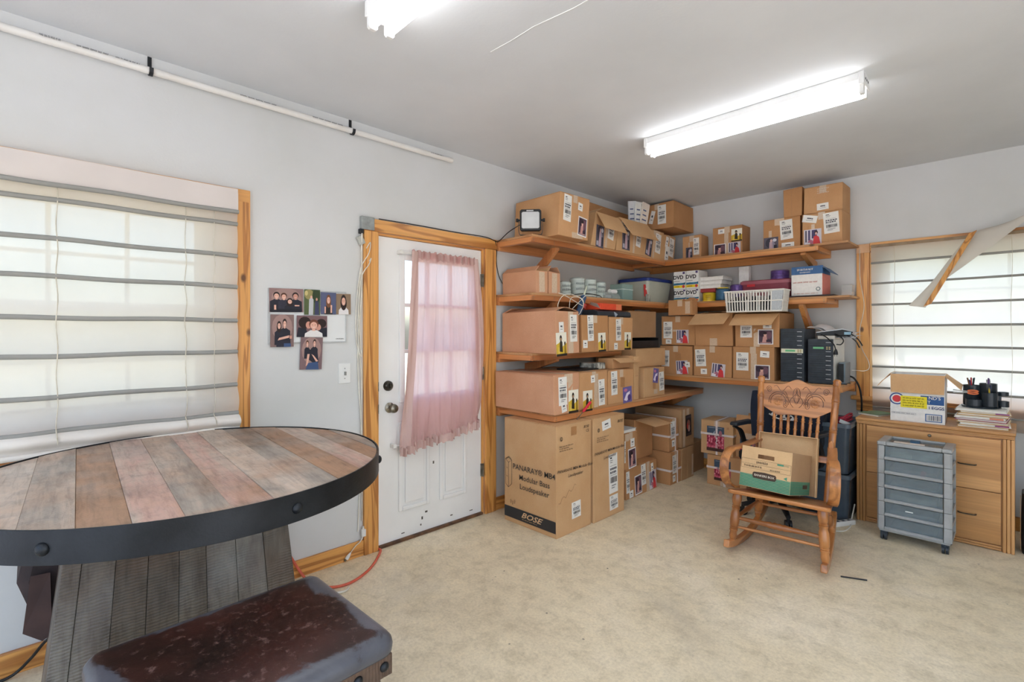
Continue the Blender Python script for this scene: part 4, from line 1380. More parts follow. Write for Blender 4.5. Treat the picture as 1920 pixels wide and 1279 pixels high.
PNAME = {'shipping_label': 'shipping_label', 'small_tag': 'small_tag', 'photo_sticker': 'photo_sticker', 'yellow_cover': 'disc_cover', 'dark_sleeve': 'disc_sleeve', 'street_cover': 'disc_cover', 'crowd_poster': 'poster_print', 'violet_cover': 'disc_sleeve', 'night_cover': 'disc_sleeve', 'tape': 'tape_strip', 'tape2': 'tape_strip'}

CARD = {
    'a': cardboard('cardboard_tan', C(196, 152, 110, 1.16), C(184, 138, 94, 1.16)),
    'b': cardboard('cardboard_brown', C(184, 138, 96, 1.16), C(170, 124, 82, 1.16)),
    'c': cardboard('cardboard_pinkish', C(204, 156, 124, 1.10), C(192, 142, 108, 1.10)),
    'd': cardboard('cardboard_pale', C(202, 164, 122, 1.10), C(192, 150, 106, 1.10)),
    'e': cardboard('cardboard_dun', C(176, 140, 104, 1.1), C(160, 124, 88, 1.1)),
}
CARD_IN = cardboard('cardboard_inside', C(200, 162, 120, 1.2), C(188, 148, 106, 1.2))

def carton(label, side, front, a0, a1, z0, z1, depth, stick=(), opened=False, flaps=(), mat='a', rot=0.0, lean=0.0, jit=.004, seed=0, seam='y', name='cardboard_carton', group='cardboard cartons', taped=True, leany=0.0):
    w, h = a1 - a0, z1 - z0
    mid = (a0 + a1) / 2
    if side == 'L':
        r = thing(name, label, 'carton', (front, mid, z0), PI / 2 + rot, group)
    else:
        r = thing(name, label, 'carton', (mid, front, z0), rot, group)
    R_ = random.Random(hash(label) % 1000 if False else sum(map(ord, label)) + seed)
    off = {}
    for i in (0, 1):
        for j in (0, 1):
            for k in (0, 1):
                q = jit if k else jit * .4
                off[(i, j, k)] = Vector((R_.uniform(-q, q) + (lean if k else 0), R_.uniform(-q, q) + (leany if k else 0), R_.uniform(-q, q) if k else 0))
    def warp(p):
        p = Vector(p)
        u, v, t = p.x / w + .5, p.y / depth, p.z / h
        d = Vector()
        for (i, j, k), o_ in off.items():
            d += o_ * ((u if i else 1 - u) * (v if j else 1 - v) * (t if k else 1 - t))
        return p + d
    M_ = CARD[mat]
    bd = MB()
    X0, X1, Y0, Y1 = -w / 2, w / 2, 0, depth
    if opened:
        t = .005
        for a in ((X0, X1, Y0, Y0 + t), (X0, X1, Y1 - t, Y1), (X0, X0 + t, Y0 + t, Y1 - t), (X1 - t, X1, Y0 + t, Y1 - t)):
            bd.box((a[0], a[2], 0), (a[1], a[3], h))
        bd.box((X0 + t, Y0 + t, 0), (X1 - t, Y1 - t, t))
    else:
        bd.box((X0, Y0, 0), (X1, Y1, h - .004))
    bd.build('carton_body', M_, r, bev=.004 if not opened else .001, warp=warp)
    if not opened:
        g = .0015
        if seam == 'y':
            parts = (((X0, Y0 + .001), (-g, Y1 - .001)), ((g, Y0 + .001), (X1, Y1 - .001)))
        else:
            m2 = (Y0 + Y1) / 2
            parts = (((X0 + .001, Y0), (X1 - .001, m2 - g)), ((X0 + .001, m2 + g), (X1 - .001, Y1)))
        for p, q in parts:
            MB().box((p[0], p[1], h - .0038), (q[0], q[1], h)).build('top_flap', M_, r, bev=.001, warp=warp)
    for fl in flaps:
        e, ang, ln = fl[:3]
        sk = fl[3] if len(fl) > 3 else 0.0
        a = math.radians(ang)
        t = .004
        if e in 'fb':
            base = Vector((0, Y0 if e == 'f' else Y1, h))
            out = Vector((0, -1 if e == 'f' else 1, 0))
            ux, hw = Vector((1, 0, 0)), w / 2 - .003
        else:
            base = Vector((X0 if e == 'l' else X1, depth / 2, h))
            out = Vector((-1 if e == 'l' else 1, 0, 0))
            ux, hw = Vector((0, 1, 0)), depth / 2 - .003
        # 0 = closed, 90 = upright, 180 = flat outward
        d = -out * math.cos(a) + Vector((0, 0, 1)) * math.sin(a)
        nn = ux.cross(d).normalized() * t
        base = base + Vector((0, 0, .001))
        N = 4
        vs, fs = [], []
        for i in range(N + 1):
            q = i / N
            c = base + d * ln * q - Vector((0, 0, .008 * q * q if ang > 100 else 0))
            hx = hw - .006 * q
            for s_ in (-1, 1):
                vs.append(c + ux * (hx * s_ + sk * q))
                vs.append(c + ux * (hx * s_ + sk * q) + nn)
        for i in range(N):
            k = i * 4
            fs += [(k, k + 2, k + 6, k + 4), (k + 1, k + 5, k + 7, k + 3), (k, k + 4, k + 5, k + 1), (k + 2, k + 3, k + 7, k + 6)]
        fs += [(0, 1, 3, 2), (N * 4, N * 4 + 2, N * 4 + 3, N * 4 + 1)]
        MB().add(vs, fs).build('carton_flap', [CARD_IN if ang > 95 else M_], r, warp=warp)
    st_ = list(stick)
    if taped and not opened and seam == 'y':
        st_ += [('f', .5, 1 - .03 / h, .05, .06, 'tape', 0)]
        MB().box((-.025, .002, h), (.025, depth - .002, h + .0006)).build('tape_strip', m_tape, r, warp=warp)
    for f, u, v, sw, sh, kind, ro in st_:
        if kind.startswith('tape') and f in 'flr':
            lo_, hi_ = max(.001, v * h - sh / 2), min(h - .001, v * h + sh / 2)
            v, sh = (lo_ + hi_) / 2 / h, hi_ - lo_
        if f == 'f':
            p = warp((X0 + u * w, 0, v * h)); du = warp((X0 + u * w + .01, 0, v * h)) - p; dv = warp((X0 + u * w, 0, v * h + .01)) - p
        elif f == 'r':
            p = warp((X1, u * depth, v * h)); du = warp((X1, u * depth + .01, v * h)) - p; dv = warp((X1, u * depth, v * h + .01)) - p
        elif f == 'l':
            p = warp((X0, (1 - u) * depth, v * h)); du = warp((X0, (1 - u) * depth - .01, v * h)) - p; dv = warp((X0, (1 - u) * depth, v * h + .01)) - p
        else:
            p = warp((X0 + u * w, v * depth, h)); du = warp((X0 + u * w + .01, v * depth, h)) - p; dv = warp((X0 + u * w, v * depth + .01, h)) - p
        put_mesh(PNAME[kind], PRINTS[kind], r, face_matrix(p, du, dv, sw, sh, math.radians(ro), .0006 + (.0007 if not kind.startswith('tape') else 0)))
    r['_w'], r['_h'], r['_d'] = w, h, depth
    return r

def face_text(r, s, f, u, v, size, mat, shear=0, bold=0, rot=0, align='CENTER', lift=.005):
    w, h, d = r['_w'], r['_h'], r['_d']
    if f == 'f': p, du, dv = (-w / 2 + u * w, 0, v * h), (1, 0, 0), (0, 0, 1)
    elif f == 'l': p, du, dv = (-w / 2, (1 - u) * d, v * h), (0, -1, 0), (0, 0, 1)
    else: p, du, dv = (w / 2, u * d, v * h), (0, 1, 0), (0, 0, 1)
    return put_mesh('printed_lettering', text_mesh(s, mat, shear, bold, align), r, face_matrix(p, du, dv, size, size, math.radians(rot), lift, True))

def face_scrib(r, f, u, v, sw, sh, mat, rows=1, seed=0, rot=0, fill=1.0, lift=.0035):
    w, h, d = r['_w'], r['_h'], r['_d']
    if f == 'f': p, du, dv = (-w / 2 + u * w, 0, v * h), (1, 0, 0), (0, 0, 1)
    elif f == 'l': p, du, dv = (-w / 2, (1 - u) * d, v * h), (0, -1, 0), (0, 0, 1)
    else: p, du, dv = (w / 2, u * d, v * h), (0, 1, 0), (0, 0, 1)
    return put_mesh('fine_print', scribble_mesh(mat, rows, seed, fill), r, face_matrix(p, du, dv, sw, sh, math.radians(rot), lift, True))

LB = 'shipping_label'; TG = 'small_tag'; PS = 'photo_sticker'; YC = 'yellow_cover'; DS = 'dark_sleeve'; ST = 'street_cover'; CP = 'crowd_poster'; VC = 'violet_cover'; NC = 'night_cover'
# ---- top shelf, left wall
carton('large taped carton at the left end of the top shelf, behind the work light', 'L', .50, -2.19, -1.835, SH1, 2.455, .47, [('f', .25, .66, .09, .20, LB, -3), ('f', .68, .76, .055, .06, TG, -5), ('f', .78, .30, .11, .15, PS, -4), ('f', .62, .06, .13, .05, 'tape', 4)], jit=.008, lean=.03, leany=-.0)
carton('open carton with one flap jutting out, beside the large top-shelf carton', 'L', .405, -1.665, -1.315, SH1, 2.41, .29, [('f', .3, .30, .11, .19, DS, 3), ('f', .72, .55, .09, .15, LB, -3), ('f', .55, .35, .03, .33, 'tape', 0)], True, [('f', 236, .17, .03), ('l', 30, .10), ('b', 20, .12)], 'd', lean=.07, jit=.006)
carton('open carton with a long drooping flap in the middle of the top shelf', 'L', .40, -1.295, -.83, SH1, 2.42, .285, [('f', .3, .38, .12, .19, DS, 4), ('f', .22, .82, .12, .08, LB, 0), ('f', .74, .52, .08, .17, LB, -4), ('f', .58, .4, .03, .4, 'tape', 0)], True, [('f', 238, .18, .09), ('b', 20, .12)], 'd', lean=.06, jit=.006)
carton('leaning carton with a dark disc sleeve, right of the drooping flap', 'L', .385, -.815, -.475, SH1, 2.40, .27, [('f', .25, .36, .11, .17, DS, -5), ('f', .72, .55, .10, .19, LB, -3), ('f', .66, .88, .07, .08, 'tape', 0), ('f', .5, .3, .03, .3, 'tape', 0)], False, (), 'd', lean=.05, jit=.006)
carton('carton with a white card on its front at the inner corner of the top shelf', 'L', .375, -.455, -.20, SH1, 2.39, .26, [('f', .35, .72, .05, .11, TG, -12), ('f', .38, .26, .07, .17, TG, -6), ('f', .72, .55, .09, .19, LB, -5)], False, (), 'd', lean=.035, jit=.006)
carton('small carton tucked against the wall in the inner corner of the top shelf', 'R', -.19, .47, .665, SR1, 2.375, .17, [('f', .36, .22, .07, .16, DS, 0), ('f', .74, .55, .06, .17, LB, 0), ('f', .36, .5, .012, .12, 'tape', 0)], False, (), 'a')
carton('long carton at the back of the top shelf, behind the open ones', 'L', .10, -1.30, -.62, SH1, 2.60, .09, [], False, (), 'b', seam='x', jit=.008)
carton('big carton jammed under the ceiling in the corner', 'R', -.47, .16, .515, 2.435, 2.695, .44, [('f', .65, .55, .09, .19, LB, 0), ('f', .35, .50, .045, .13, TG, -16)], False, (), 'b', rot=.03, jit=.010)
ms = thing('paper_bundle', 'bundle of white printed mailers stuffed behind the drooping flap', 'papers', (.30, -.86, 2.44), 0)
for i, (dy, a, mt) in enumerate(((0, .10, (226, 228, 232)), (.07, .04, (236, 236, 232)), (.13, -.04, (240, 228, 214)))):
    o = MB().box((-.012, -.06, 0), (.0, .06, .21)).build('mailer', flat(*mt), ms, loc=(.02 * i, dy, 0), rot=(a * 2, .12, 0))
    for j in range(3):
        MB().box((.0002, -.045, .04 + .045 * j), (.0008, .03 - .01 * j, .052 + .045 * j)).build('printed_line', flat(90, 104, 140), o)
put_mesh('printed_lettering', text_mesh('12', flat(40, 44, 60)), ms, face_matrix((.045, .10, .175), (0, 1, 0), (0, 0, 1), .06, .06, .1, .003, True))
# ---- top shelf, right wall
carton('low carton with a yellow disc cover alone in the middle of the right top shelf', 'R', -.19, .783, 1.065, SR1, 2.415, .185, [('f', .3, .86, .06, .045, TG, 0), ('f', .82, .68, .10, .12, YC, 0), ('f', .25, .25, .115, .115, PS, 0), ('f', .74, .25, .115, .12, ST, 0), ('f', .47, .5, .04, .27, 'tape', 0)], False, (), 'b')
carton('carton with a torn dark disc sleeve beside the stacked pair on the right top shelf', 'R', -.265, 1.277, 1.575, SR1, 2.40, .25, [('f', .64, .62, .10, .17, LB, 3), ('f', .22, .18, .12, .14, DS, 0), ('f', .2, .52, .025, .07, 'tape', 0), ('f', .68, .12, .10, .05, TG, 0), ('f', .42, .9, .06, .06, 'tape', 0)], False, (), 'b')
carton('carton under the topmost carton at the right end of the right top shelf', 'R', -.285, 1.596, 1.885, SR1, 2.40, .27, [('f', .2, .84, .11, .06, TG, -14), ('f', .74, .64, .11, .17, LB, 3), ('f', .27, .26, .13, .14, ST, 0), ('f', .28, .52, .025, .08, 'tape', 0)], False, (), 'a')
carton('narrow carton standing on end on the right top shelf stack', 'R', -.27, 1.445, 1.588, 2.402, 2.645, .22, [('f', .44, .5, .004, .23, 'tape2', 0)], False, (), 'b', taped=False)
ux = carton('topmost carton at the right end of the right top shelf, under the ceiling', 'R', -.28, 1.604, 1.885, 2.402, 2.622, .26, [('f', .5, .20, .085, .055, TG, 2)], False, (), 'a')
face_scrib(ux, 'f', .52, .80, .085, .05, flat(236, 228, 216), 3, 3)
# ---- second shelf, left wall
carton('small open-topped carton at the left end of the second shelf', 'L', .395, -2.318, -2.19, SH2, 1.862, .36, [('f', .5, .5, .06, .15, 'tape', 0)], True, [('l', 40, .06), ('r', 130, .05)], 'c', jit=.004)
carton('narrow open carton beside the small carton on the second shelf', 'L', .395, -2.18, -2.045, SH2, 1.862, .30, [('f', .5, .5, .06, .15, 'tape', 0)], True, [('l', 50, .06), ('r', 60, .05)], 'c', jit=.004)
# ---- third shelf, left wall
c1 = carton('large pinkish open carton sagging over the third shelf', 'L', .585, -2.322, -2.045, SH3, 1.555, .55, [('f', .24, .62, .055, .075, TG, 3), ('f', .76, .60, .085, .20, LB, 1), ('f', .24, .22, .12, .17, YC, 3), ('f', .64, .4, .06, .5, 'tape', 0)], True, [('r', 12, .13), ('l', 15, .12), ('b', 20, .1)], 'c', jit=.010)
carton('middle carton of the third shelf with a yellow disc cover', 'L', .56, -1.985, -1.64, SH3, 1.535, .50, [('f', .32, .65, .075, .20, LB, 2), ('f', .75, .26, .10, .15, YC, 2), ('f', .12, .22, .055, .06, TG, 0), ('f', .5, .2, .03, .12, 'tape2', 0)], False, (), 'b')
carton('right carton of the third shelf under the black case', 'L', .535, -1.59, -1.24, SH3, 1.525, .48, [('f', .38, .62, .075, .18, LB, 2), ('f', .78, .28, .10, .15, YC, 0), ('f', .28, .13, .05, .055, TG, 0)], False, (), 'a')
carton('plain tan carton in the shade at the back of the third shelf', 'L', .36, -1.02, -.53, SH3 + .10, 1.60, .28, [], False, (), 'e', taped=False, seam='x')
tray = thing('paper_tray', 'black plastic tray under the tan carton in the shade of the third shelf', 'tray', (.40, -.80, 1.248))
MB().box((-.30, -.25, 0), (0, .25, .012)).build('tray_base', m_black, tray, bev=.003)
for a in ((-.30, 0, -.25, -.24), (-.30, 0, .24, .25), (-.30, -.29, -.24, .24), (-.01, 0, -.24, .24)):
    MB().box((a[0], a[2], .012), (a[1], a[3], .097 if a[1] < -.2 or a[0] < -.2 else .07)).build('tray_wall', m_black, tray, bev=.002)
# ---- lowest shelf, left wall
carton('wide reddish carton at the left end of the lowest left shelf', 'L', .645, -2.405, -2.13, SH4, 1.105, .60, [('f', .34, .58, .09, .20, LB, 1), ('f', .38, .18, .055, .075, TG, 10), ('f', .76, .28, .11, .165, YC, 0), ('f', .64, .42, .05, .5, 'tape', 0)], False, (), 'c', jit=.006)
carton('second carton of the lowest left shelf, yellow disc cover at its left', 'L', .625, -2.10, -1.745, SH4, 1.10, .56, [('f', .78, .40, .08, .20, LB, 2), ('f', .46, .80, .05, .055, TG, 3), ('f', .28, .22, .115, .155, YC, 0), ('f', .58, .3, .05, .35, 'tape', 0)], False, (), 'a')
carton('third carton of the lowest left shelf, violet disc sleeve on its front', 'L', .62, -1.725, -1.36, SH4, 1.095, .56, [('f', .22, .62, .085, .19, LB, 2), ('f', .74, .22, .13, .13, VC, 3), ('f', .55, .62, .06, .08, 'tape2', 0)], False, (), 'a')
carton('small open carton on top of the lowest left shelf row', 'L', .56, -1.575, -1.265, 1.099, 1.183, .15, [], True, [('f', 200, .075, 0)], 'a', jit=.005)
carton('flat folded carton standing upright between the lowest left shelf cartons', 'L', .605, -1.33, -1.255, SH4, 1.195, .20, [('f', .5, .55, .04, .006, 'tape2', 0)], False, (), 'd', taped=False)
carton('carton with a violet disc sleeve at the right end of the lowest left shelf', 'L', .60, -1.16, -.80, SH4, 1.08, .50, [('f', .55, .72, .09, .13, VC, -8), ('f', .84, .5, .085, .17, LB, 3), ('f', .55, .16, .06, .04, 'tape', 0), ('f', .48, .4, .05, .07, 'tape2', 0)], False, (), 'd')
carton('plain carton on top of the right end of the lowest left shelf row', 'L', .50, -1.12, -.60, 1.082, 1.247, .44, [], False, (), 'd', taped=False)
# ---- right wall: boxes on the low shelf
carton('bottom row carton nearest the corner on the right low shelf', 'R', -.455, .36, .70, SR3, 1.268, .40, [('f', .18, .55, .085, .16, LB, 0), ('f', .70, .26, .12, .13, ST, 4), ('f', .58, .6, .06, .09, 'tape2', 0), ('f', .86, .36, .05, .05, TG, 6)], False, (), 'b')
carton('middle carton of the bottom row on the right low shelf', 'R', -.455, .713, 1.072, SR3, 1.27, .40, [('f', .19, .60, .10, .16, LB, 4), ('f', .28, .16, .06, .05, TG, 2), ('f', .66, .22, .125, .125, ST, -5), ('f', .5, .12, .05, .06, 'tape2', 0)], False, (), 'b')
carton('right carton of the bottom row on the right low shelf, with a photo sticker', 'R', -.455, 1.08, 1.43, SR3, 1.27, .40, [('f', .24, .54, .105, .16, LB, 0), ('f', .78, .78, .075, .055, TG, -3), ('f', .72, .24, .125, .125, PS, 0), ('f', .52, .3, .05, .28, 'tape', 0)], False, (), 'b')
carton('upper row carton nearest the corner on the right low shelf', 'R', -.445, .375, .72, 1.272, 1.56, .38, [('f', .20, .52, .095, .165, LB, 0), ('f', .22, .12, .06, .045, TG, 0), ('f', .64, .30, .125, .13, ST, 0), ('f', .42, .5, .0501, .02, 'tape', 0)], False, (), 'b')
carton('plain upper row carton with a raised front flap on the right low shelf', 'R', -.445, .727, 1.075, 1.273, 1.575, .38, [('f', .5, .1, .07, .08, 'tape', 0)], True, [('f', 222, .14, -.03), ('b', 10, .12), ('l', 6, .1), ('r', 6, .1)], 'b', jit=.006)
carton('upper row carton with a drooping flap and a photo sticker, right low shelf', 'R', -.445, 1.10, 1.465, 1.273, 1.565, .38, [('f', .26, .52, .10, .14, LB, 0), ('f', .74, .62, .07, .04, TG, 0), ('f', .70, .30, .125, .13, PS, 0), ('f', .5, .2, .05, .2, 'tape', 0)], True, [('f', 220, .145, -.02), ('b', 10, .12), ('l', 6, .1), ('r', 6, .1)], 'b', jit=.006)
kx = carton('little carton with a handle tab on the upper row near the corner', 'R', -.505, .475, .725, 1.563, 1.708, .108, [('f', .82, .5, .05, .115, 'tape', 0)], False, (), 'b', rot=-.04)
MB().prism([(.02, .126), (.115, .126), (.115, .155), (.09, .17), (.045, .17), (.02, .155)], .10, .104, 'y').build('handle_tab', CARD['b'], kx)
# ---- floor under the lowest left shelf
tx = flat(58, 54, 50)
e1 = carton('tall loudspeaker carton nearest the door, lettering on its left side', 'L', .705, -2.45, -2.065, .0, .765, .51, [('f', .55, .20, .10, .115, LB, 2), ('f', .48, .93, .06, .06, 'tape2', 0)], False, (), 'd', jit=.002, taped=False, seam='x')
face_text(e1, 'PANARAY\u00ae MB4', 'l', .585, .545, .056, tx, 0, .006)
face_text(e1, 'Modular Bass', 'l', .60, .455, .055, tx, 0, .004)
face_text(e1, 'Loudspeaker', 'l', .60, .370, .055, tx, 0, .004)
e1w, e1h, e1d = e1['_w'], e1['_h'], e1['_d']
MB().box((-e1w / 2 - .0035, .004, .035), (-e1w / 2 - .0028, e1d - .004, .115)).build('printed_band', flat(48, 48, 50), e1)
bo_ = face_text(e1, 'BOSE', 'l', .54, .106, .055, flat(214, 178, 138), .4, .02, 0, 'CENTER', .006)
bo_.scale.x *= 1.5
face_scrib(e1, 'l', .52, .068, .15, .014, flat(190, 158, 122), 1, 8, 0, 1.0, .006)
e1d_ = MB()
def wire(mb, pts, r=.0014):
    mb.tube([(-e1w / 2 - .004, e1d * (1 - u), e1h * v) for u, v in pts], r, 4)
for p in (((.03, .60), (.03, .36), (.09, .33), (.09, .57), (.03, .60)), ((.09, .57), (.16, .60), (.16, .37), (.09, .33)), ((.03, .60), (.10, .63), (.16, .60)), ((.045, .60), (.10, .62), (.14, .60)), ((.05, .52), (.07, .51)), ((.05, .44), (.07, .43))):
    wire(e1d_, p)
e1d_.build('printed_drawing', tx, e1)
mb = MB()
for u, v in ((.13, .22), (.17, .21), (.21, .225)):
    wire(mb, ((u, v - .03), (u + .008, v), (u + .02, v - .015), (u + .008, v - .035), (u, v - .03)))
mb.build('printed_symbols', flat(150, 116, 84), e1)
for cx_, lab in ((e1, None),):
    face_text(e1, 'PANARAY\u00ae MB4 Modular Bass', 'f', .52, .585, .030, tx, .3, .003, -1)
    face_text(e1, 'Loudspeaker', 'f', .52, .53, .032, tx, .3, .003, -1)
    face_scrib(e1, 'f', .27, .79, .15, .045, tx, 3, 5)
    face_text(e1, 'BOSE', 'f', .84, .945, .026, tx, .3, .01)
    face_text(e1, 'CE', 'f', .88, .905, .03, tx, 0, 0)
    face_text(e1, '\u00a9', 'f', .12, .875, .04, tx, 0, .01)
mb = MB()
for k in range(10):
    a = (.05 + .05 * k, .31 - .02 * math.sin(k * 1.9) + .012 * k)
    b_ = (.10 + .05 * k, .31 - .02 * math.sin((k + 1) * 1.9) + .012 * (k + 1))
    mb.tube([(-e1w / 2 + e1w * a[0], -.002, e1h * a[1]), (-e1w / 2 + e1w * b_[0], -.002, e1h * b_[1])], .0018, 4)
mb.build('crease', CARD['e'], e1)
e2 = carton('tall loudspeaker carton with white labels, second from the door', 'L', .715, -2.045, -1.645, .0, .765, .50, [('f', .62, .42, .115, .30, LB, 2), ('f', .64, .13, .11, .11, LB, 2), ('f', .40, .92, .11, .07, TG, 8)], False, (), 'd', jit=.002, taped=False, seam='x')
face_text(e2, 'PANARAY\u00ae MB4 Modular Bass', 'f', .50, .665, .030, tx, .3, .003, 2)
face_text(e2, 'Loudspeaker', 'f', .50, .605, .032, tx, .3, .003, 2)
face_scrib(e2, 'f', .28, .79, .15, .045, tx, 3, 5)
face_text(e2, 'BOSE', 'f', .84, .93, .03, tx, .3, .01)
face_text(e2, '\u00a9', 'f', .14, .88, .04, tx, 0, .01)
carton('carton with photo stickers lying on the floor right of the loudspeaker cartons', 'L', .605, -1.45, -.945, .0, .262, .42, [('f', .06, .55, .05, .18, LB, 2), ('f', .16, .14, .06, .06, TG, 3), ('f', .38, .36, .11, .165, PS, 4), ('f', .55, .62, .075, .18, LB, 3), ('f', .84, .74, .04, .085, TG, 6), ('f', .85, .34, .12, .16, ST, 4), ('f', .70, .55, .05, .4, 'tape', 0)], False, (), 'b', seam='x', taped=False)
carton('slim upright carton with a photo sticker beside the loudspeaker cartons', 'L', .625, -1.505, -1.31, .264, .565, .20, [('f', .62, .70, .06, .07, TG, 2), ('f', .60, .28, .115, .165, PS, 4), ('f', .04, .5, .015, .18, LB, 0), ('f', .2, .88, .06, .06, 'tape', 0)], False, (), 'b')
bx = thing('paper_book', 'white paperback lying on the slim upright carton by the loudspeaker cartons', 'book', (.53, -1.41, .567))
MB().box((-.09, -.09, 0), (.09, .085, .022)).build('page_block', flat(232, 230, 222), bx, bev=.002)
MB().box((-.094, -.094, .022), (.094, .089, .026)).build('cover', flat(206, 208, 208), bx, bev=.001)
carton('tall brown carton with its lid flap open under the lowest left shelf', 'L', .50, -1.155, -.845, .264, .615, .30, [], True, [('f', 186, .21, -.02)], 'b', jit=.006)
def strapped(r, sides):
    w, h, d = r['_w'], r['_h'], r['_d']
    ms_ = pm('white_strap', C(226, 216, 212), C(212, 200, 196), scale=14, rough=.4)
    t = .0025
    for ax, pos in sides:
        s_ = .009
        mb = MB()
        if ax == 'v':     # loop over top, front, bottom, back at x = pos
            mb.box((pos - s_, -t - .001, 0), (pos + s_, 0, h + t)); mb.box((pos - s_, d, 0), (pos + s_, d + t + .001, h + t)); mb.box((pos - s_, 0, h), (pos + s_, d, h + t + .001))
        elif ax == 's':   # loop over the sides and the top at y = pos
            mb.box((-w / 2 - t - .001, pos - s_, 0), (-w / 2, pos + s_, h + t)); mb.box((w / 2, pos - s_, 0), (w / 2 + t + .001, pos + s_, h + t)); mb.box((-w / 2, pos - s_, h), (w / 2, pos + s_, h + t + .001))
        else:             # level loop at z = pos
            mb.box((-w / 2 - t, -t - .0016, pos - s_), (w / 2 + t, 0, pos + s_)); mb.box((-w / 2 - t, d, pos - s_), (w / 2 + t, d + t + .0016, pos + s_)); mb.box((-w / 2 - t - .0016, 0, pos - s_), (-w / 2, d, pos + s_)); mb.box((w / 2, 0, pos - s_), (w / 2 + t + .0016, d, pos + s_))
        mb.build('strap', ms_, r)
f1 = carton('lower strapped carton on the floor under the lowest left shelf', 'L', .665, -.815, -.615, .0, .295, .44, [('f', .36, .62, .075, .17, LB, 2), ('f', .34, .18, .05, .06, TG, 3)], False, (), 'b')
strapped(f1, (('h', .13), ('v', .03)))
f2 = carton('upper strapped carton under the lowest left shelf, on the lower strapped one', 'L', .645, -.80, -.63, .298, .595, .42, [('f', .40, .66, .075, .16, LB, 2), ('f', .44, .24, .05, .06, TG, 3)], False, (), 'b')
strapped(f2, (('h', .14), ('v', .03)))
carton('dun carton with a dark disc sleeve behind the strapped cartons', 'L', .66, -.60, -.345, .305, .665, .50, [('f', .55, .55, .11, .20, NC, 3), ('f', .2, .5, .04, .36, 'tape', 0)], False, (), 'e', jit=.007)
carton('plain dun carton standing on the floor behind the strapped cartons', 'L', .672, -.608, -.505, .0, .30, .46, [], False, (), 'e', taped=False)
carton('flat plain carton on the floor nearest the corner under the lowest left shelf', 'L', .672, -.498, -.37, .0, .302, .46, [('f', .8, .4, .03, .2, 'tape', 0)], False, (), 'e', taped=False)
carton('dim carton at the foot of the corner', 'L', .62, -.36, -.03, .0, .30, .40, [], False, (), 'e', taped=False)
# ---- strapped poster cartons on the floor under the right low shelf
j2 = carton('lower strapped carton with a pink crowd poster on the floor under the right low shelf', 'R', -.50, .868, 1.215, .0, .275, .30, [('f', .40, .52, .145, .185, CP, 0), ('f', .42, .08, .05, .04, 'tape', 0)], False, (), 'a', rot=.05)
strapped(j2, (('h', .16), ('v', -.015)))
j1 = carton('upper strapped carton with a pink crowd poster under the right low shelf', 'R', -.50, .81, 1.10, .278, .585, .30, [('f', .46, .47, .155, .225, CP, 0), ('f', .84, .82, .02, .02, 'tape2', 0)], False, (), 'd', rot=.05)
strapped(j1, (('h', .185), ('v', .0)))
carton('open carton with a pink crowd poster beside the office chair arm', 'R', -.42, 1.085, 1.375, .22, .52, .28, [('f', .42, .42, .15, .20, CP, 0), ('f', .46, .82, .09, .07, 'tape', 0)], True, [('f', 82, .14), ('b', 95, .12), ('l', 100, .10)], 'a', jit=.006)
carton('plain carton on the floor beneath the open poster carton', 'R', -.41, 1.225, 1.50, .0, .216, .28, [], False, (), 'e', taped=False)
# ------------------------------------------------------------------ work light on the top shelf
wl = thing('work_light', 'square black work light standing at the left end of the top shelf', 'work light', (.335, -2.315, SH1), math.radians(42))
# local: -y faces the camera
hd = MB()
hd.prism([(-.068, .034), (.068, .034), (.080, .046), (.080, .182), (.068, .194), (-.068, .194), (-.080, .182), (-.080, .046)], -.018, .02, 'y')
hd.build('lamp_head', m_black, wl, bev=.004)
MB().prism([(-.058, .050), (.058, .050), (.066, .058), (.066, .166), (.058, .174), (-.058, .174), (-.066, .166), (-.066, .058)], -.0215, -.018, 'y').build('lens', pm('frosted_lens', C(196, 198, 198), C(186, 188, 188), scale=12, rough=.3), wl, bev=.002)
MB().box((-.030, -.0195, .179), (.022, -.018, .187)).build('maker_plate', flat(206, 206, 206), wl)
MB().strip(smooth_path([(-.088, .0, .115), (-.090, .0, .05), (-.082, .0, .010), (-.06, .0, .004), (.06, .0, .004), (.082, .0, .010), (.090, .0, .05), (.088, .0, .115)], 4), .02, .004, 0, (0, 1, 0)).build('stand', m_black, wl, smooth=40)
for s in (-1, 1):
    MB().lathe((s * .080, 0, .115), (s * .108, 0, .115), [(0, .008), (.4, .008), (.45, .014), (1, .014)], 12).build('clamp_knob', m_black, wl, smooth=40)

# ------------------------------------------------------------------ disc spindles
m_clear = clear_plastic('clear_case', C(222, 232, 230, 1.0), .28)
m_disc = pm('disc_stack', C(196, 204, 208), C(170, 182, 190), scale=3, rough=.2, metal=.3, stretch=(1, 1, 40))
def spindle(label, x, y, z, r, h, fill, cap=None, group='disc spindles', clear=None, name='disc_spindle', marks=0):
    s = thing(name, label, 'disc spindle', (x, y, z), 0, group)
    MB().lathe((0, 0, 0), (0, 0, .008), [(0, r), (1, r)], 26).build('spindle_base', cap or m_black, s, smooth=40)
    n = 3
    hh = (h - .02) / n
    for i in range(n):
        MB().lathe((0, 0, .0085 + i * hh), (0, 0, .0085 + (i + 1) * hh - .002), [(0, r - .006), (1, r - .006)], 26).build('disc_stack', fill, s, smooth=40)
    MB().lathe((0, 0, .0085), (0, 0, h), [(0, r - .002), (.9, r - .003), (.97, r - .008), (1, r * .55)], 26).build('case_cover', clear or m_clear, s, smooth=60)
    for i in range(marks):
        me = scribble_mesh(flat(60, 66, 76), 1, i)
        put_mesh('handwriting', me, s, face_matrix((r * .86, -r * .52, h * (.66 - .26 * i)), (.52, .86, 0), (0, 0, 1), .075, .03, 0, .008, True))
    return s
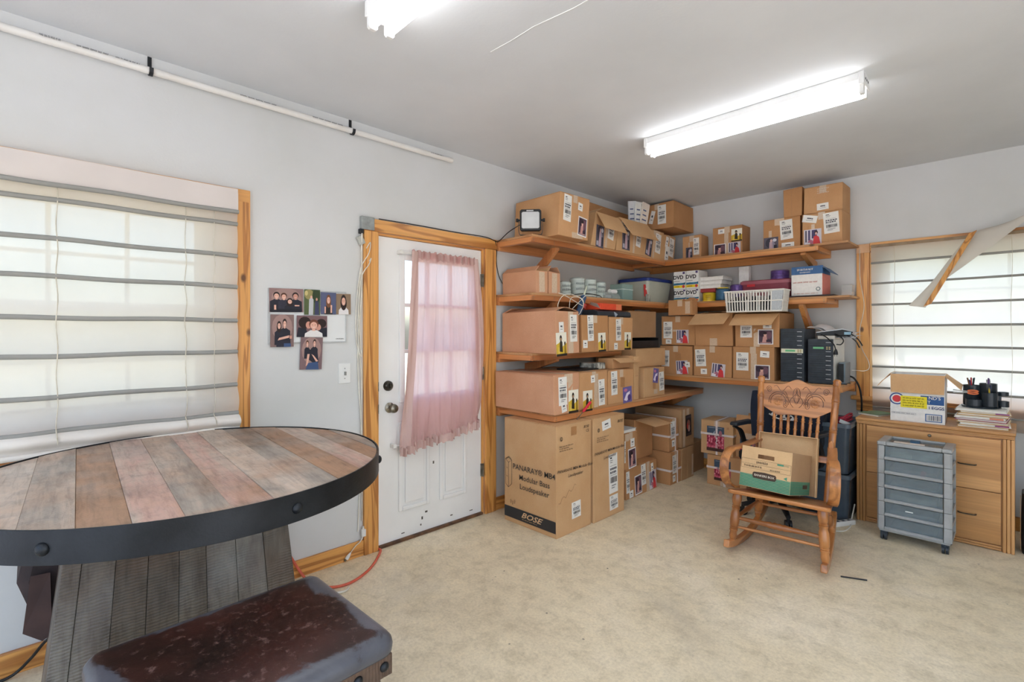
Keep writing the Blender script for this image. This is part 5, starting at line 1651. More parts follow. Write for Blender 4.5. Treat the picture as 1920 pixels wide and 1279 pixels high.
m_discs_w = pm('white_discs', C(226, 228, 222), C(190, 198, 192), scale=2, rough=.35, stretch=(1, 1, 60))
spindle('leftmost clear disc spindle beside the narrow carton on the second shelf', .28, -1.86, SH2, .062, .125, m_discs_w, m_clear, marks=2)
spindle('tall clear disc spindle with handwriting, second from the narrow carton', .29, -1.70, SH2, .068, .165, m_discs_w, m_clear, marks=2)
spindle('tall clear disc spindle with handwriting, third from the narrow carton', .30, -1.545, SH2, .066, .165, m_discs_w, m_clear, marks=2)
spindle('clear disc spindle with handwriting, fourth from the narrow carton', .30, -1.405, SH2, .062, .15, m_discs_w, m_clear, marks=2)
sb = thing('clear_box', 'small clear plastic box in front of the disc spindles', 'plastic box', (.355, -1.375, SH2))
MB().box((-.05, -.045, 0), (.03, .045, .055)).build('box_shell', m_clear, sb, bev=.003)
MB().box((-.045, -.04, .004), (.025, .04, .03)).build('contents', flat(150, 150, 152), sb)
wc = thing('label_roll', 'white tape roll tray lying on the second shelf beside the clear box', 'tape roll', (.36, -1.27, SH2))
MB().prism([(-.05, 0), (.03, 0), (.035, .02), (.01, .05), (-.05, .05)], -.06, .06, 'y').build('tray', m_clear, wc, bev=.003)
MB().cyl((-.01, -.05, .068), (-.01, .05, .068), .018, 14).build('roll', flat(236, 236, 234), wc, smooth=50)
gc = thing('clear_box', 'tall greenish clear plastic case on the second shelf', 'plastic box', (.28, -1.02, SH2))
MB().box((-.07, -.085, 0), (.07, .085, .15)).build('case_shell', clear_plastic('green_clear', C(176, 206, 200, 1.0), .42), gc, bev=.004)
MB().box((-.062, -.078, .004), (.062, .078, .10)).build('contents', pm('teal_mottle', C(150, 182, 184), C(96, 128, 132), scale=16, rough=.2), gc)  # contents mottled in two teals by noise
MB().box((-.072, -.088, .098), (.072, .088, .103)).build('rim', flat(220, 230, 226), gc)
for lab, y, x, h, c in (('thin dark marker standing behind the white tape roll', -1.27, .16, .14, (40, 42, 46)), ('teal marker standing beside the greenish case', -.80, .24, .13, (60, 108, 112)), ('black marker standing beside the greenish case', -.855, .26, .12, (36, 36, 40))):
    mk = thing('marker_pen', lab, 'pen', (x, y, SH2))
    MB().lathe((0, 0, 0), (0, 0, h), [(0, .008), (.7, .008), (.72, .0065), (.97, .006), (1, .003)], 10).build('barrel', flat(*c), mk, smooth=40)
    MB().cyl((0, 0, h), (0, 0, h + .004), .004, 8).build('tip', m_black, mk)
rp = thing('blister_pack', 'red blister pack leaning before the blue-lidded tub', 'package', (.405 - .05, -.675, SH2))
MB().box((-.012, -.042, .055), (.0, .042, .17), 0, Matrix.Rotation(-.08, 4, 'Y')).build('card', flat(206, 58, 56), rp, bev=.001)
MB().box((.003, -.032, .118), (.0045, .032, .135), 0, Matrix.Rotation(-.08, 4, 'Y')).build('title_strip', flat(240, 220, 214), rp)
for dy in (-.03, .0, .028):
    MB().cyl((-.002, dy, 0), (-.002, dy, .075), .009, 10).build('battery', m_steel, rp, smooth=40)
# ------------------------------------------------------------------ storage tub with a blue lid
tub = thing('storage_tub', 'clear storage tub with a blue lid in the corner of the second shelf', 'storage tub', (.205, -.47, SH2))
m_tub = clear_plastic('milky_plastic', C(206, 210, 196, 1.0), .72, .3)
tb = MB()
def rect_sec(z, hx, hy): return [(hx * sx, hy * sy, z) for sx, sy in ((1, -1), (1, 1), (-1, 1), (-1, -1))]
for a, b_ in (((.145, .21), (.165, .235)),):
    o_ = rr_outline(.150, .205, .035, 4); i_ = rr_outline(.172, .232, .035, 4)
    n = len(o_)
    tb.add([(p[0], p[1], 0) for p in o_] + [(p[0], p[1], .215) for p in i_], [tuple(range(n - 1, -1, -1))] + [(k, (k + 1) % n, n + (k + 1) % n, n + k) for k in range(n)])
tb.build('tub_body', m_tub, tub, smooth=40)
ld = MB()
o_ = rr_outline(.182, .242, .035, 4)
n = len(o_)
ld.add([(p[0], p[1], .205) for p in o_] + [(p[0], p[1], .232) for p in o_] + [(p[0] * .9, p[1] * .92, .242) for p in o_], [tuple(range(n - 1, -1, -1))] + [(k, (k + 1) % n, n + (k + 1) % n, n + k) for k in range(n)] + [(n + k, n + (k + 1) % n, 2 * n + (k + 1) % n, 2 * n + k) for k in range(n)] + [tuple(range(2 * n, 3 * n))])
ld.build('lid', pm('navy_lid', C(36, 58, 128), C(28, 46, 106), scale=6, rough=.35), tub, smooth=40)
MB().box((-.12, -.16, .012), (.12, .16, .10)).build('contents', pm('tub_contents', C(150, 154, 140), C(110, 116, 110), scale=14, rough=.6), tub, bev=.01)

# ------------------------------------------------------------------ DVD cartons
print_mesh('dvd_face', (232, 232, 228), [('r', .36, .42, .18, .12, (86, 70, 120)), ('r', -.22, -.05, .5, .025, (80, 80, 84)), ('r', 0, -.2, 1.0, .10, (70, 150, 190)), ('p', [(-.5, -.22), (-.2, -.14), (.1, -.2), (.5, -.12), (.5, -.26), (-.5, -.28)], (60, 110, 140)), ('r', 0, -.36, 1.0, .14, (240, 208, 40)), ('e', .34, -.36, .1, .09, (206, 60, 70)), ('r', -.2, -.36, .4, .04, (150, 120, 30))])
def dvd_box(label, x0, z0, w=.128, h=.178):
    d = thing('disc_carton', label, 'disc box', (x0 + w / 2, -.335, z0), 0, 'printed disc boxes')
    MB().box((-w / 2, 0, 0), (w / 2, .20, h)).build('box_body', flat(226, 226, 222), d, bev=.002)
    put_mesh('front_print', PRINTS['dvd_face'], d, face_matrix((0, 0, h / 2), (1, 0, 0), (0, 0, 1), w * .97, h * .97, 0, .001))
    put_mesh('printed_lettering', text_mesh('DVD', flat(36, 36, 40), 0, .03), d, face_matrix((-.012, 0, h * (.66 if h > .15 else .72)), (1, 0, 0), (0, 0, 1), .052, .052, 0, .0035, True))
    return d
dvd_box('white and yellow disc box, top left of the four beside the tub', .445, SR2 + .132)
dvd_box('white and yellow disc box, top right of the four beside the tub', .578, SR2 + .132)
dvd_box('white and yellow disc box, lower left of the four, half hidden by the little carton', .450, SR2 + .001, .128, .129)
dvd_box('white and yellow disc box, lower right of the four, half hidden by the little carton', .582, SR2 + .001, .128, .129)
# ------------------------------------------------------------------ shelf goods right of the disc boxes
ws_w = flat(236, 234, 230)
for k, lab in enumerate(('lowest white flat case in the stack beside the disc boxes', 'middle white flat case in the stack beside the disc boxes', 'top white flat case in the stack beside the disc boxes')):
    c = thing('flat_case', lab, 'case', (.805, -.30, 1.822 + .038 * k), 0, 'white flat cases')
    MB().box((-.105 + .004 * k, 0, 0), (.10 + .012 * k, .22, .028)).build('case_tray', ws_w, c, bev=.003)
    MB().box((-.108 + .004 * k, -.003, .0285), (.103 + .012 * k, .223, .036)).build('case_lid', ws_w, c, bev=.002)
rc = thing('flat_case', 'dark red flat case under the white cases', 'case', (.80, -.30, 1.786))
MB().box((-.10, 0, 0), (.055, .20, .030)).build('case_tray', flat(160, 62, 62), rc, bev=.003)
MB().box((-.102, -.002, .0302), (.058, .20, .035)).build('case_lid', flat(178, 84, 80), rc, bev=.002)
pk = thing('carton_stand', 'grey brown box at the back under the dark red case', 'box', (.80, -.24, SR2))
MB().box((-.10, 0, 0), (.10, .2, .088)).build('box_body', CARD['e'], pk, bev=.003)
MB().box((-.10, 0, .088), (.10, .2, .0905)).build('box_lid', CARD['a'], pk)
m_yel = pm('yellow_wrap', C(240, 214, 50), C(228, 196, 40), scale=8, rough=.3)
m_blu = pm('blue_discs', C(60, 120, 160), C(40, 84, 120), scale=2, rough=.2, stretch=(1, 1, 70), metal=.3)
m_pur = pm('purple_discs', C(128, 96, 168), C(84, 60, 124), scale=2, rough=.15, stretch=(1, 1, 70), metal=.4)
ys = spindle('yellow wrapped disc spindle at the front of the right second shelf', .803, -.315, SR2, .062, .085, m_yel, m_yel, clear=clear_plastic('yellow_clear', C(240, 214, 60, 1.0), .5))
put_mesh('printed_lettering', scribble_mesh(flat(60, 50, 20), 2, 6), ys, face_matrix((.02, -.062, .045), (1, .25, 0), (0, 0, 1), .05, .04, 0, .006, True))
spindle('blue disc spindle with a yellow top beside the yellow spindle', .934, -.315, SR2, .066, .115, m_blu, m_black, clear=clear_plastic('blue_clear', C(120, 170, 200, 1.0), .3))
MB().lathe((.934, -.315, SR2 + .1155), (.934, -.315, SR2 + .123), [(0, .05), (1, .048)], 24).build('spindle_cap', m_yel, None, smooth=40)
cap = bpy.data.objects['spindle_cap']; tag(cap, 'flat yellow cap lying on the blue disc spindle', 'cap')
spindle('purple disc spindle between the blue spindle and the pink tote', 1.045, -.27, SR2 + .001, .060, .15, m_pur, m_pur, clear=clear_plastic('purple_clear', C(150, 120, 190, 1.0), .3))
spindle('purple disc spindle standing on the pink tote', 1.385, -.17, 1.872, .078, .085, m_pur, m_pur, clear=clear_plastic('purple_clear', C(150, 120, 190, 1.0), .3))
tt = thing('plastic_tote', 'translucent pink plastic tote behind the white basket', 'tote', (1.295, -.16, SR2))
m_pink = clear_plastic('pink_plastic', C(186, 96, 112, 1.0), .62, .2)
o_, i_ = rr_outline(.19, .11, .03, 4), rr_outline(.21, .13, .03, 4)
n = len(o_)
MB().add([(p[0], p[1], 0) for p in o_] + [(p[0], p[1], .14) for p in i_], [tuple(range(n - 1, -1, -1))] + [(k, (k + 1) % n, n + (k + 1) % n, n + k) for k in range(n)]).build('tote_body', m_pink, tt, smooth=40)
i2 = rr_outline(.218, .137, .03, 4)
MB().add([(p[0], p[1], .138) for p in i2] + [(p[0], p[1], .165) for p in i2] + [(p[0] * .93, p[1] * .9, .176) for p in i2], [tuple(range(n - 1, -1, -1))] + [(k, (k + 1) % n, n + (k + 1) % n, n + k) for k in range(n)] + [(n + k, n + (k + 1) % n, 2 * n + (k + 1) % n, 2 * n + k) for k in range(n)] + [tuple(range(2 * n, 3 * n))]).build('tote_lid', clear_plastic('pink_lid', C(196, 112, 126, 1.0), .75, .25), tt, smooth=40)
MB().box((-.15, -.075, .004), (.15, .08, .10)).build('contents', pm('tote_contents', C(150, 96, 108), C(110, 66, 84), scale=12, rough=.6), tt, bev=.008)
MB().box((-.15, -.137, .118), (-.08, -.129, .142)).build('red_tag', flat(206, 52, 60), tt, bev=.001)
wt = thing('white_box', 'tall narrow white box standing behind the pink tote', 'box', (1.055, -.13, 1.825))
MB().box((-.046, 0, 0), (.046, .055, .195)).build('box_body', flat(238, 236, 232), wt, bev=.002)
MB().box((-.047, -.001, .17), (.047, .056, .198)).build('box_lid', flat(240, 238, 234), wt, bev=.002)
ws2 = thing('carton_stand', 'small plain box carrying the tall white box', 'box', (1.055, -.12, SR2))
MB().box((-.032, 0, 0), (.032, .09, .12)).build('box_body', CARD['e'], ws2, bev=.002)
MB().box((-.032, 0, .12), (.032, .09, .1295)).build('box_lid', CARD['a'], ws2, bev=.001)
# ------------------------------------------------------------------ white slotted basket
bk = thing('slotted_basket', 'white slotted plastic basket hanging over the edge of the right second shelf', 'basket', (1.288, -.470, 1.575))
m_bk = pm('basket_white', C(236, 234, 226, 1.0), C(226, 222, 212, 1.0), scale=9, rough=.4)
BW, BD, BH = .225, .073, .185
def bpt(sx, t, u):   # front/back wall helper: flare with height
    return 1 + .10 * t
def basket_bar(p0, p1, w=.008, t=.004):
    return MB().tube([p0, p1], .0045, 6)
for zz, nm in ((.006, 'bottom_rim'), (.092, 'middle_rim'), (.182, 'top_rim')):
    f_ = 1 + .09 * zz / BH
    pts = [(BW * f_ * sx, BD * f_ * sy, zz) for sx, sy in ((-1, -1), (1, -1), (1, 1), (-1, 1))]
    rm = MB()
    for k in range(4):
        a, b_ = Vector(pts[k]), Vector(pts[(k + 1) % 4])
        hgt = .012 if nm != 'middle_rim' else .009
        d = (b_ - a).normalized()
        nn = Vector((d.y, -d.x, 0)) * .004
        rm.add([a - nn - Vector((0, 0, hgt)), b_ - nn - Vector((0, 0, hgt)), b_ + nn - Vector((0, 0, hgt)), a + nn - Vector((0, 0, hgt)), a - nn, b_ - nn, b_ + nn, a + nn], [(0, 3, 2, 1), (4, 5, 6, 7), (0, 1, 5, 4), (1, 2, 6, 5), (2, 3, 7, 6), (3, 0, 4, 7)])
    rm.v = [v + Vector((0, 0, .006)) for v in rm.v]
    rm.build(nm, m_bk, bk, bev=.002)
MB().box((-BW, -BD, 0), (BW, BD, .005)).build('basket_floor', m_bk, bk)
slat = MB().box((-.0045, -.003, 0), (.0045, .003, 1)).mesh('slat', [m_bk])
def put_slat(x, y, ax):
    f_ = 1.09
    p0, p1 = Vector((x, y, .006)), Vector((x * f_ if ax == 'y' else x * f_, y * f_, .182))
    d = p1 - p0
    M = Matrix.Identity(4)
    u = Vector((1, 0, 0)) if ax == 'y' else Vector((0, 1, 0))
    v = d.cross(u).normalized()
    for j in range(3):
        M[j][0], M[j][1], M[j][2] = u[j], v[j], d[j]
    M.translation = p0
    put_mesh('slat', slat, bk, M)
for k in range(17):
    put_slat(-BW + .008 + (2 * BW - .09) * k / 16, -BD, 'y')
for k in range(17):
    put_slat(-BW + .008 + (2 * BW - .016) * k / 16, BD, 'y')
for k in range(9):
    for s in (-1, 1):
        put_slat(s * BW, -BD + .008 + (2 * BD - .016) * k / 8, 'x')
MB().add([(BW - .085, -BD - .002, .012), (BW - .002, -BD - .002, .012), (BW * 1.09 - .002, -BD * 1.09 - .002, .175), (BW * 1.09 - .09, -BD * 1.09 - .002, .175)], [(0, 1, 2, 3)]).build('mesh_panel', pm('mesh_insert', C(150, 158, 164), C(196, 200, 202), scale=260, rough=.4), bk)
wr = thing('cable_heap', 'grey and white packets heaped inside the white basket', 'packets', (1.288, -.470, 1.583))
for k in range(9):
    x = -.19 + .045 * k
    o = MB().box((-.017, -.06, 0), (.017, .06, .10 + .04 * math.sin(k * 2.1) ** 2)).build('packet', flat(*RND.choice([(150, 160, 170), (206, 206, 202), (60, 62, 66), (120, 140, 150), (36, 38, 40)])), wr, bev=.002, loc=(x, 0, 0))
# ------------------------------------------------------------------ blue and white box
bb = thing('printed_box', 'white and coral box with blue top flaps on the right second shelf', 'box', (1.645, -.345, SR2 + .012))
bw, bd_, bh = .232, .24, .178
m_coral = flat(226, 128, 112)
m_bwhite = flat(232, 228, 222)
m_bblue = flat(64, 104, 150)
MB().box((-bw / 2, 0, 0), (bw / 2 - .002, bd_, bh)).build('box_body', m_bwhite, bb, bev=.002)
MB().box((bw / 2 - .002, .001, .001), (bw / 2, bd_ - .001, bh - .001)).build('side_print', m_coral, bb)
MB().box((-bw / 2 - .001, -.004, bh - .002), (bw / 2 + .001, -.001, bh + .068)).build('front_flap', m_bblue, bb, rot=(-.06, 0, 0))
MB().add([(bw / 2, 0, bh + .058), (bw / 2, bd_, bh + .05), (bw / 2 + .055, bd_, bh - .002), (bw / 2 + .055, 0, bh + .0), (bw / 2, 0, bh + .062), (bw / 2, bd_, bh + .054), (bw / 2 + .058, bd_, bh + .0), (bw / 2 + .058, 0, bh + .002)], [(0, 1, 2, 3), (7, 6, 5, 4), (0, 3, 7, 4), (1, 5, 6, 2), (0, 4, 5, 1), (3, 2, 6, 7)]).build('side_flap', m_bblue, bb)
MB().box((-bw / 2, 0, bh), (bw / 2, bd_, bh + .05)).build('lid', m_bblue, bb, bev=.002)
wtx = flat(240, 238, 234)
put_mesh('printed_lettering', scribble_mesh(wtx, 1, 11), bb, face_matrix((-.01, -.004, bh + .04), (1, 0, 0), (0, -.06, 1), .12, .030, 0, .003, True))
put_mesh('printed_lettering', scribble_mesh(wtx, 1, 12), bb, face_matrix((-.01, -.004, bh + .016), (1, 0, 0), (0, -.06, 1), .08, .018, 0, .003, True))
put_mesh('printed_lettering', scribble_mesh(flat(206, 120, 108), 1, 13), bb, face_matrix((-.005, 0, bh * .63), (1, 0, 0), (0, 0, 1), .19, .018, 0, .003, True))
put_mesh('printed_lettering', scribble_mesh(flat(214, 160, 140), 1, 14), bb, face_matrix((-.005, 0, bh * .1), (1, 0, 0), (0, 0, 1), .18, .014, 0, .003, True))
MB().lathe((.085, -.0032, .052), (.085, -.0026, .052), [(0, .016), (1, .016)], 22).build('round_seal', flat(70, 92, 96), bb)
MB().lathe((.085, -.0040, .052), (.085, -.0032, .052), [(0, .011), (1, .011)], 22).build('seal_centre', m_bwhite, bb)
db_ = tag(MB().box((1.50, -.395, SR2 + .001), (1.85, -.10, SR2 + .0115)).build('backing_board', flat(58, 46, 46), None, bev=.002), 'thin dark board lying under the white and coral box', 'board')
cb = thing('clear_box', 'clear plastic carton at the far right end of the right second shelf', 'plastic box', (1.895, -.15, SR2))
MB().box((-.045, 0, 0), (.03, .10, .10)).build('case_shell', clear_plastic('frost_clear', C(226, 226, 224, 1.0), .35), cb, bev=.003)
MB().box((-.04, .006, .003), (.026, .09, .04)).build('contents', flat(232, 220, 212), cb)

# ------------------------------------------------------------------ things lying on the third shelf row
rb = thing('flat_box', 'bright orange red box lying on the black case on the third shelf row', 'box', (.46, -1.45, 1.590), math.radians(3))
MB().box((-.16, -.17, 0), (0, .08, .052)).build('box_body', flat(236, 86, 56), rb, bev=.002)
MB().box((-.16, .0802, 0), (-.001, .175, .052)).build('box_sleeve', flat(240, 132, 92), rb, bev=.002)
MB().add([(-.12, -.171, .05), (.004, -.171, .005), (.0, -.215, .045), (-.10, -.21, .07)], [(0, 1, 2, 3)]).build('open_flap', flat(236, 226, 218), rb)
bc = thing('flat_case', 'black flat case under the orange red box', 'case', (.49, -1.46, 1.528))
MB().prism([(-.25, 0), (0, 0), (.01, .012), (0, .045), (-.05, .058), (-.25, .058)], -.23, .26, 'y').build('case_body', m_dark, bc, bev=.004)
MB().lathe((.006, .02, .022), (.012, .02, .024), [(0, .030), (1, .026)], 3).build('badge', flat(150, 160, 172), bc)
ct = thing('caulk_tube', 'blue caulk tube standing nozzle up on the third shelf row', 'caulk tube', (.47, -1.86, 1.537), 0)
MB().lathe((-.02, -.03, 0), (.0, .02, .16), [(0, .022), (.02, .025), (.9, .025), (.95, .018), (1, .008)], 14).build('tube_body', pm('blue_tube', C(52, 84, 120), C(36, 60, 92), scale=8, rough=.35), ct, smooth=40)
MB().lathe((.0, .02, .16), (.009, .045, .235), [(0, .008), (1, .003)], 10).build('nozzle', flat(206, 214, 190), ct, smooth=40)
MB().lathe((-.006, .006, .055), (-.0015, .016, .09), [(0, .0255), (1, .0255)], 14).build('label_band', flat(170, 60, 56), ct, smooth=40)
wcr = MB()
pts = []
for k in range(30):
    a = 2 * PI * k / 18
    pts.append((.50 + .010 * math.sin(k), -2.045 + .155 * math.cos(a) * (1 if k < 18 else .62) + .07 * (k >= 18), 1.605 + .088 * math.sin(a) * (1 if k < 18 else .8)))
wcr.tube([(.44, -2.12, 1.70), (.47, -2.10, 1.69)] + pts + [(.50, -1.86, 1.69), (.46, -1.70, 1.702), (.40, -1.60, 1.702)], .0026, 6)
tag(wcr.build('wire_coil', m_cord_w, None, smooth=80), 'loose white wire coil dangling in front of the second shelf edge', 'wire')
tag(MB().tube(smooth_path([(.20, -2.0, 1.70), (.33, -1.85, 1.705), (.38, -1.70, 1.72), (.40, -1.55, 1.712), (.36, -1.45, 1.702)], 8), .004, 6).build('black_wire', m_cord_b, None, smooth=80), 'black wire lying across the front of the second shelf', 'wire')
sd = thing('screwdriver', 'red handled screwdriver leaning on the front of the lowest left shelf', 'screwdriver', (.652, -2.13, .79))
MB().lathe((.012, .12, .095), (.006, .03, .028), [(0, .006), (.05, .011), (.5, .0095), (.85, .011), (1, .006)], 12).build('handle', flat(206, 42, 58), sd, smooth=40)
MB().cyl((.006, .03, .028), (.002, -.035, -.02), .003, 8).build('shaft', m_steel, sd, smooth=40)
pt = thing('paper_stack', 'thin papers and a black device lying on the lowest left shelf cartons', 'papers', (.42, -1.80, 1.102))
MB().box((-.10, -.20, 0), (.12, .06, .012)).build('device', m_black, pt, bev=.003)
MB().box((-.06, .04, .0), (.10, .18, .05), 0).build('striped_packet', pm('striped_packet', C(206, 206, 196), C(60, 62, 60), scale=16, rough=.4, stretch=(1, 4, 1)), pt, bev=.004)

# ------------------------------------------------------------------ disc copiers on the right low shelf
def copier(label, x0, x1, h, dep, y, bays, panel_at, ivory):
    w = x1 - x0
    t = thing('disc_copier', label, 'disc copier', ((x0 + x1) / 2, y, SR3), 0, 'tower disc copiers')
    m_side = pm('copier_grey', C(70, 78, 88), C(58, 64, 72), scale=6, rough=.4) if not ivory else flat(214, 214, 208)
    MB().box((-w / 2, .014, .004), (w / 2, dep, h)).build('case', m_side, t, bev=.004)
    MB().box((-w / 2, 0, .004), (w / 2, .0138, h)).build('front_bezel', m_dark, t, bev=.003)
    for k in range(4):
        MB().box((-w / 2 + (.01 if k % 2 else w - .03), .02 if k < 2 else dep - .04, 0), (-w / 2 + (.03 if k % 2 else w - .01), .04 if k < 2 else dep - .02, .0038)).build('foot', m_black, t)
    top = h - .018
    n = bays
    bh_ = (top - .016) / n
    for i in range(n):
        z1 = top - i * bh_
        z0 = z1 - bh_ + .003
        if i == panel_at:
            p = MB().box((-w / 2 + .006, -.005, z0), (w / 2 - .006, -.0002, z1)).build('control_panel', flat(222, 222, 196) if not ivory else m_dark, t, bev=.001)
            MB().box((-w * .28, -.0062, z0 + .010), (w * .14, -.0052, z1 - .008)).build('display', emitter('green_display', (.25, .75, .35, 1), .25), p)
            for a in (.24, .34):
                for q in (.3, .68):
                    MB().box((w * a, -.0075, z0 + bh_ * q - .006), (w * a + .011, -.0052, z0 + bh_ * q + .004)).build('button', flat(176, 160, 120), p)
        else:
            b_ = MB().box((-w / 2 + .008, -.003, z0), (w / 2 - .008, -.0002, z1)).build('drive_bay', m_dark, t, bev=.0015)
            MB().box((-w / 2 + .014, -.0042, z0 + bh_ * .5), (w / 2 - .03, -.0032, z0 + bh_ * .56)).build('tray_slot', m_black, b_)
            MB().box((w * .22, -.0045, z1 - .010), (w * .42, -.0033, z1 - .006)).build('maker_mark', flat(200, 204, 206), b_)
    return t
copier('tall dark disc copier with a cream control panel on the right low shelf', 1.478, 1.655, .445, .33, -.455, 11, 4, False)
copier('shorter disc copier with a pale side and green display on the right low shelf', 1.685, 1.862, .36, .36, -.46, 9, 1, True)
dk_ = thing('disc_drive', 'small grey external drive standing right of the disc copiers', 'drive', (1.905, -.30, SR3))
MB().box((-.022, -.085, .006), (.022, .085, .175)).build('drive_case', pm('drive_grey', C(104, 118, 128), C(84, 96, 106), scale=6, rough=.35), dk_, bev=.004)
MB().box((-.023, -.0865, .02), (.012, -.0852, .165)).build('front_panel', m_black, dk_)
for y in (-.06, .06):
    MB().box((-.03, y - .01, 0), (.03, y + .01, .0058)).build('foot', m_dark, dk_)
pp = thing('paper_sheets', 'curling white paper draped across the two disc copiers', 'papers', (1.70, -.25, SR3 + .45))
def sheet(u, v):
    x = -.05 + .34 * u
    z = .004 + .0 - .085 * (1 / (1 + math.exp(-(u - .38) * 16))) + .02 * math.sin(PI * max(0, u - .5) * 1.4) * v
    return (x, -.12 + .26 * v, z + .012 * math.sin(3 * v))
MB().grid(sheet, 24, 8).build('sheet', flat(236, 236, 236), pp, smooth=180)
MB().grid(lambda u, v: tuple(Vector(sheet(u * .8 + .1, v)) + Vector((.02, .01, .006 + .02 * v))), 20, 8).build('sheet', flat(226, 226, 228), pp, smooth=180)
sn = thing('scanner', 'slim black and white device on top of the shorter disc copier', 'device', (1.845, -.33, SR3 + .388), math.radians(14))
MB().prism([(-.13, .0), (.10, .0), (.12, .03), (.05, .048), (-.13, .022)], -.05, .09, 'y').build('device_body', m_black, sn, bev=.004)
MB().prism([(-.132, .0225), (.05, .0486), (.118, .0306), (.118, .036), (.05, .056), (-.132, .029)], -.05, .09, 'y').build('device_lid', flat(206, 212, 218), sn, bev=.003)
MB().box((.06, -.056, .008), (.105, -.0502, .03)).build('port_plate', flat(140, 176, 196), sn)
# the device rests on a stack of papers
MB().box((1.74, -.40, SR3 + .3605), (1.86, -.24, SR3 + .387)).build('paper_pad', flat(206, 200, 190), None, bev=.002)
tag(bpy.data.objects['paper_pad'], 'short paper pad under the slim device on the shorter disc copier', 'papers')
def plugcable(name, label, pts, r=.0045): cable(name, label, pts, r, m_cord_b)
zt = SR3 + .37
plugcable('power_cable', 'black power cable with its plug hanging before the shorter disc copier', [(1.74, -.36, zt + .02), (1.78, -.42, zt + .022), (1.83, -.47, zt - .005), (1.872, -.485, zt - .05), (1.885, -.487, zt - .09)])
ph = thing('plug', 'black three-pin plug hanging beside the shorter disc copier', 'plug', (1.886, -.487, zt - .13))
MB().lathe((0, 0, .045), (0, 0, 0), [(0, .006), (.3, .011), (.6, .015), (1, .016)], 10).build('plug_body', m_black, ph, smooth=40)
for dx in (-.007, .007):
    MB().box((dx - .002, -.004, -.014), (dx + .002, .004, .0)).build('prong', m_steel, ph)
plugcable('power_cable', 'looped black cable draped over the right side of the shorter disc copier', [(1.86, -.40, zt + .03), (1.90, -.42, zt + .015), (1.925, -.43, zt - .02), (1.91, -.44, zt - .05), (1.88, -.44, zt - .05)])
plugcable('power_cable', 'upper black cable arching from the slim device towards the window casing', [(1.88, -.30, zt + .035), (1.95, -.31, zt + .03), (2.0, -.32, zt - .01), (2.03, -.33, zt - .06)])
plugcable('power_cable', 'lower black cable arching from the slim device towards the window casing', [(1.87, -.33, zt + .025), (1.93, -.34, zt + .02), (1.985, -.345, zt - .02), (2.015, -.35, zt - .075)])
plugcable('power_cable', 'thick black cables dropping from the low shelf end to the floor', [(1.92, -.22, SR3 + .06), (1.955, -.22, SR3 + .04), (1.985, -.20, SR3 - .03), (1.995, -.17, SR3 - .15), (1.985, -.13, SR3 - .3), (1.99, -.11, SR3 - .5), (1.985, -.10, .25), (1.97, -.12, .05)], .007)
cable('antenna_wire', 'thin white wire hanging down the window casing to the grey drive', [(1.955, -.026, 2.09), (1.957, -.026, 1.85), (1.985, -.026, 1.62), (1.955, -.026, 1.42), (1.965, -.026, 1.28), (2.015, -.03, 1.16), (2.02, -.04, 1.10), (1.99, -.06, 1.08), (1.95, -.10, 1.085), (1.93, -.18, 1.09)], .0025, m_cord_w)
# ------------------------------------------------------------------ rocking chair
ch = thing('rocking_chair', 'carved oak rocking chair with bentwood arms standing before the shelves', 'chair', (1.82, -1.42, 0), math.radians(6))
m_oak = {a: wood('oak_' + a, C(190, 126, 70), C(132, 78, 38), a, ring=18, cross=9, knots=False, rough=.32, coat=.45) for a in 'xyz'}
def turned(p0, p1, prof, name, n=14):
    return MB().lathe(p0, p1, prof, n).build(name, m_oak['z'], ch, smooth=50)
LEGP = [(0, .016), (.05, .019), (.10, .024), (.18, .021), (.22, .026), (.24, .021), (.26, .026), (.28, .021), (.30, .026), (.42, .029), (.55, .027), (.62, .021), (.66, .026), (.68, .021), (.70, .026), (.72, .021), (.76, .026), (.85, .030), (.95, .026), (1, .022)]
# rockers: arcs of a 1.25 m circle, contact near the middle
RC = 1.15
def rock_z(y): return RC - math.sqrt(RC * RC - (y + .08) ** 2) 
for s in (-1, 1):
    path = []
    for k in range(19):
        y = -.42 + .84 * k / 18
        xx = s * (.262 - .05 * (y + .42) / .84)
        path.append((xx, y, rock_z(y) + .024))
    MB().strip(path, .034, .046, 0, (1, 0, 0)).build('rocker', m_oak['y'], ch, bev=.006)
def rx(s, y): return s * (.262 - .05 * (y + .42) / .84)
for s in (-1, 1):
    yf, yb = -.31, .20
    turned((rx(s, yf), yf, rock_z(yf) + .04), (s * .235, -.265, .372), LEGP, 'leg')
    turned((rx(s, yb), yb, rock_z(yb) + .04), (s * .195, .125, .283), LEGP, 'leg')
STR = [(0, .009), (.08, .011), (.25, .014), (.38, .017), (.42, .021), (.44, .017), (.47, .022), (.5, .018), (.53, .022), (.56, .017), (.58, .021), (.62, .017), (.75, .014), (.92, .011), (1, .009)]
MB().lathe((-.246, -.285, .205), (.246, -.285, .205), STR, 14).build('stretcher', m_oak['x'], ch, smooth=50)
MB().lathe((-.246, -.29, .150), (.246, -.29, .150), [(0, .008), (.5, .011), (1, .008)], 12).build('stretcher', m_oak['x'], ch, smooth=50)
MB().lathe((-.20, .155, .19), (.20, .155, .19), [(0, .009), (.5, .013), (1, .009)], 12).build('stretcher', m_oak['x'], ch, smooth=50)
for s in (-1, 1):
    MB().lathe((s * .245, -.285, .20), (s * .205, .16, .21), [(0, .009), (.35, .013), (.5, .017), (.65, .013), (1, .009)], 12).build('stretcher', m_oak['y'], ch, smooth=50)
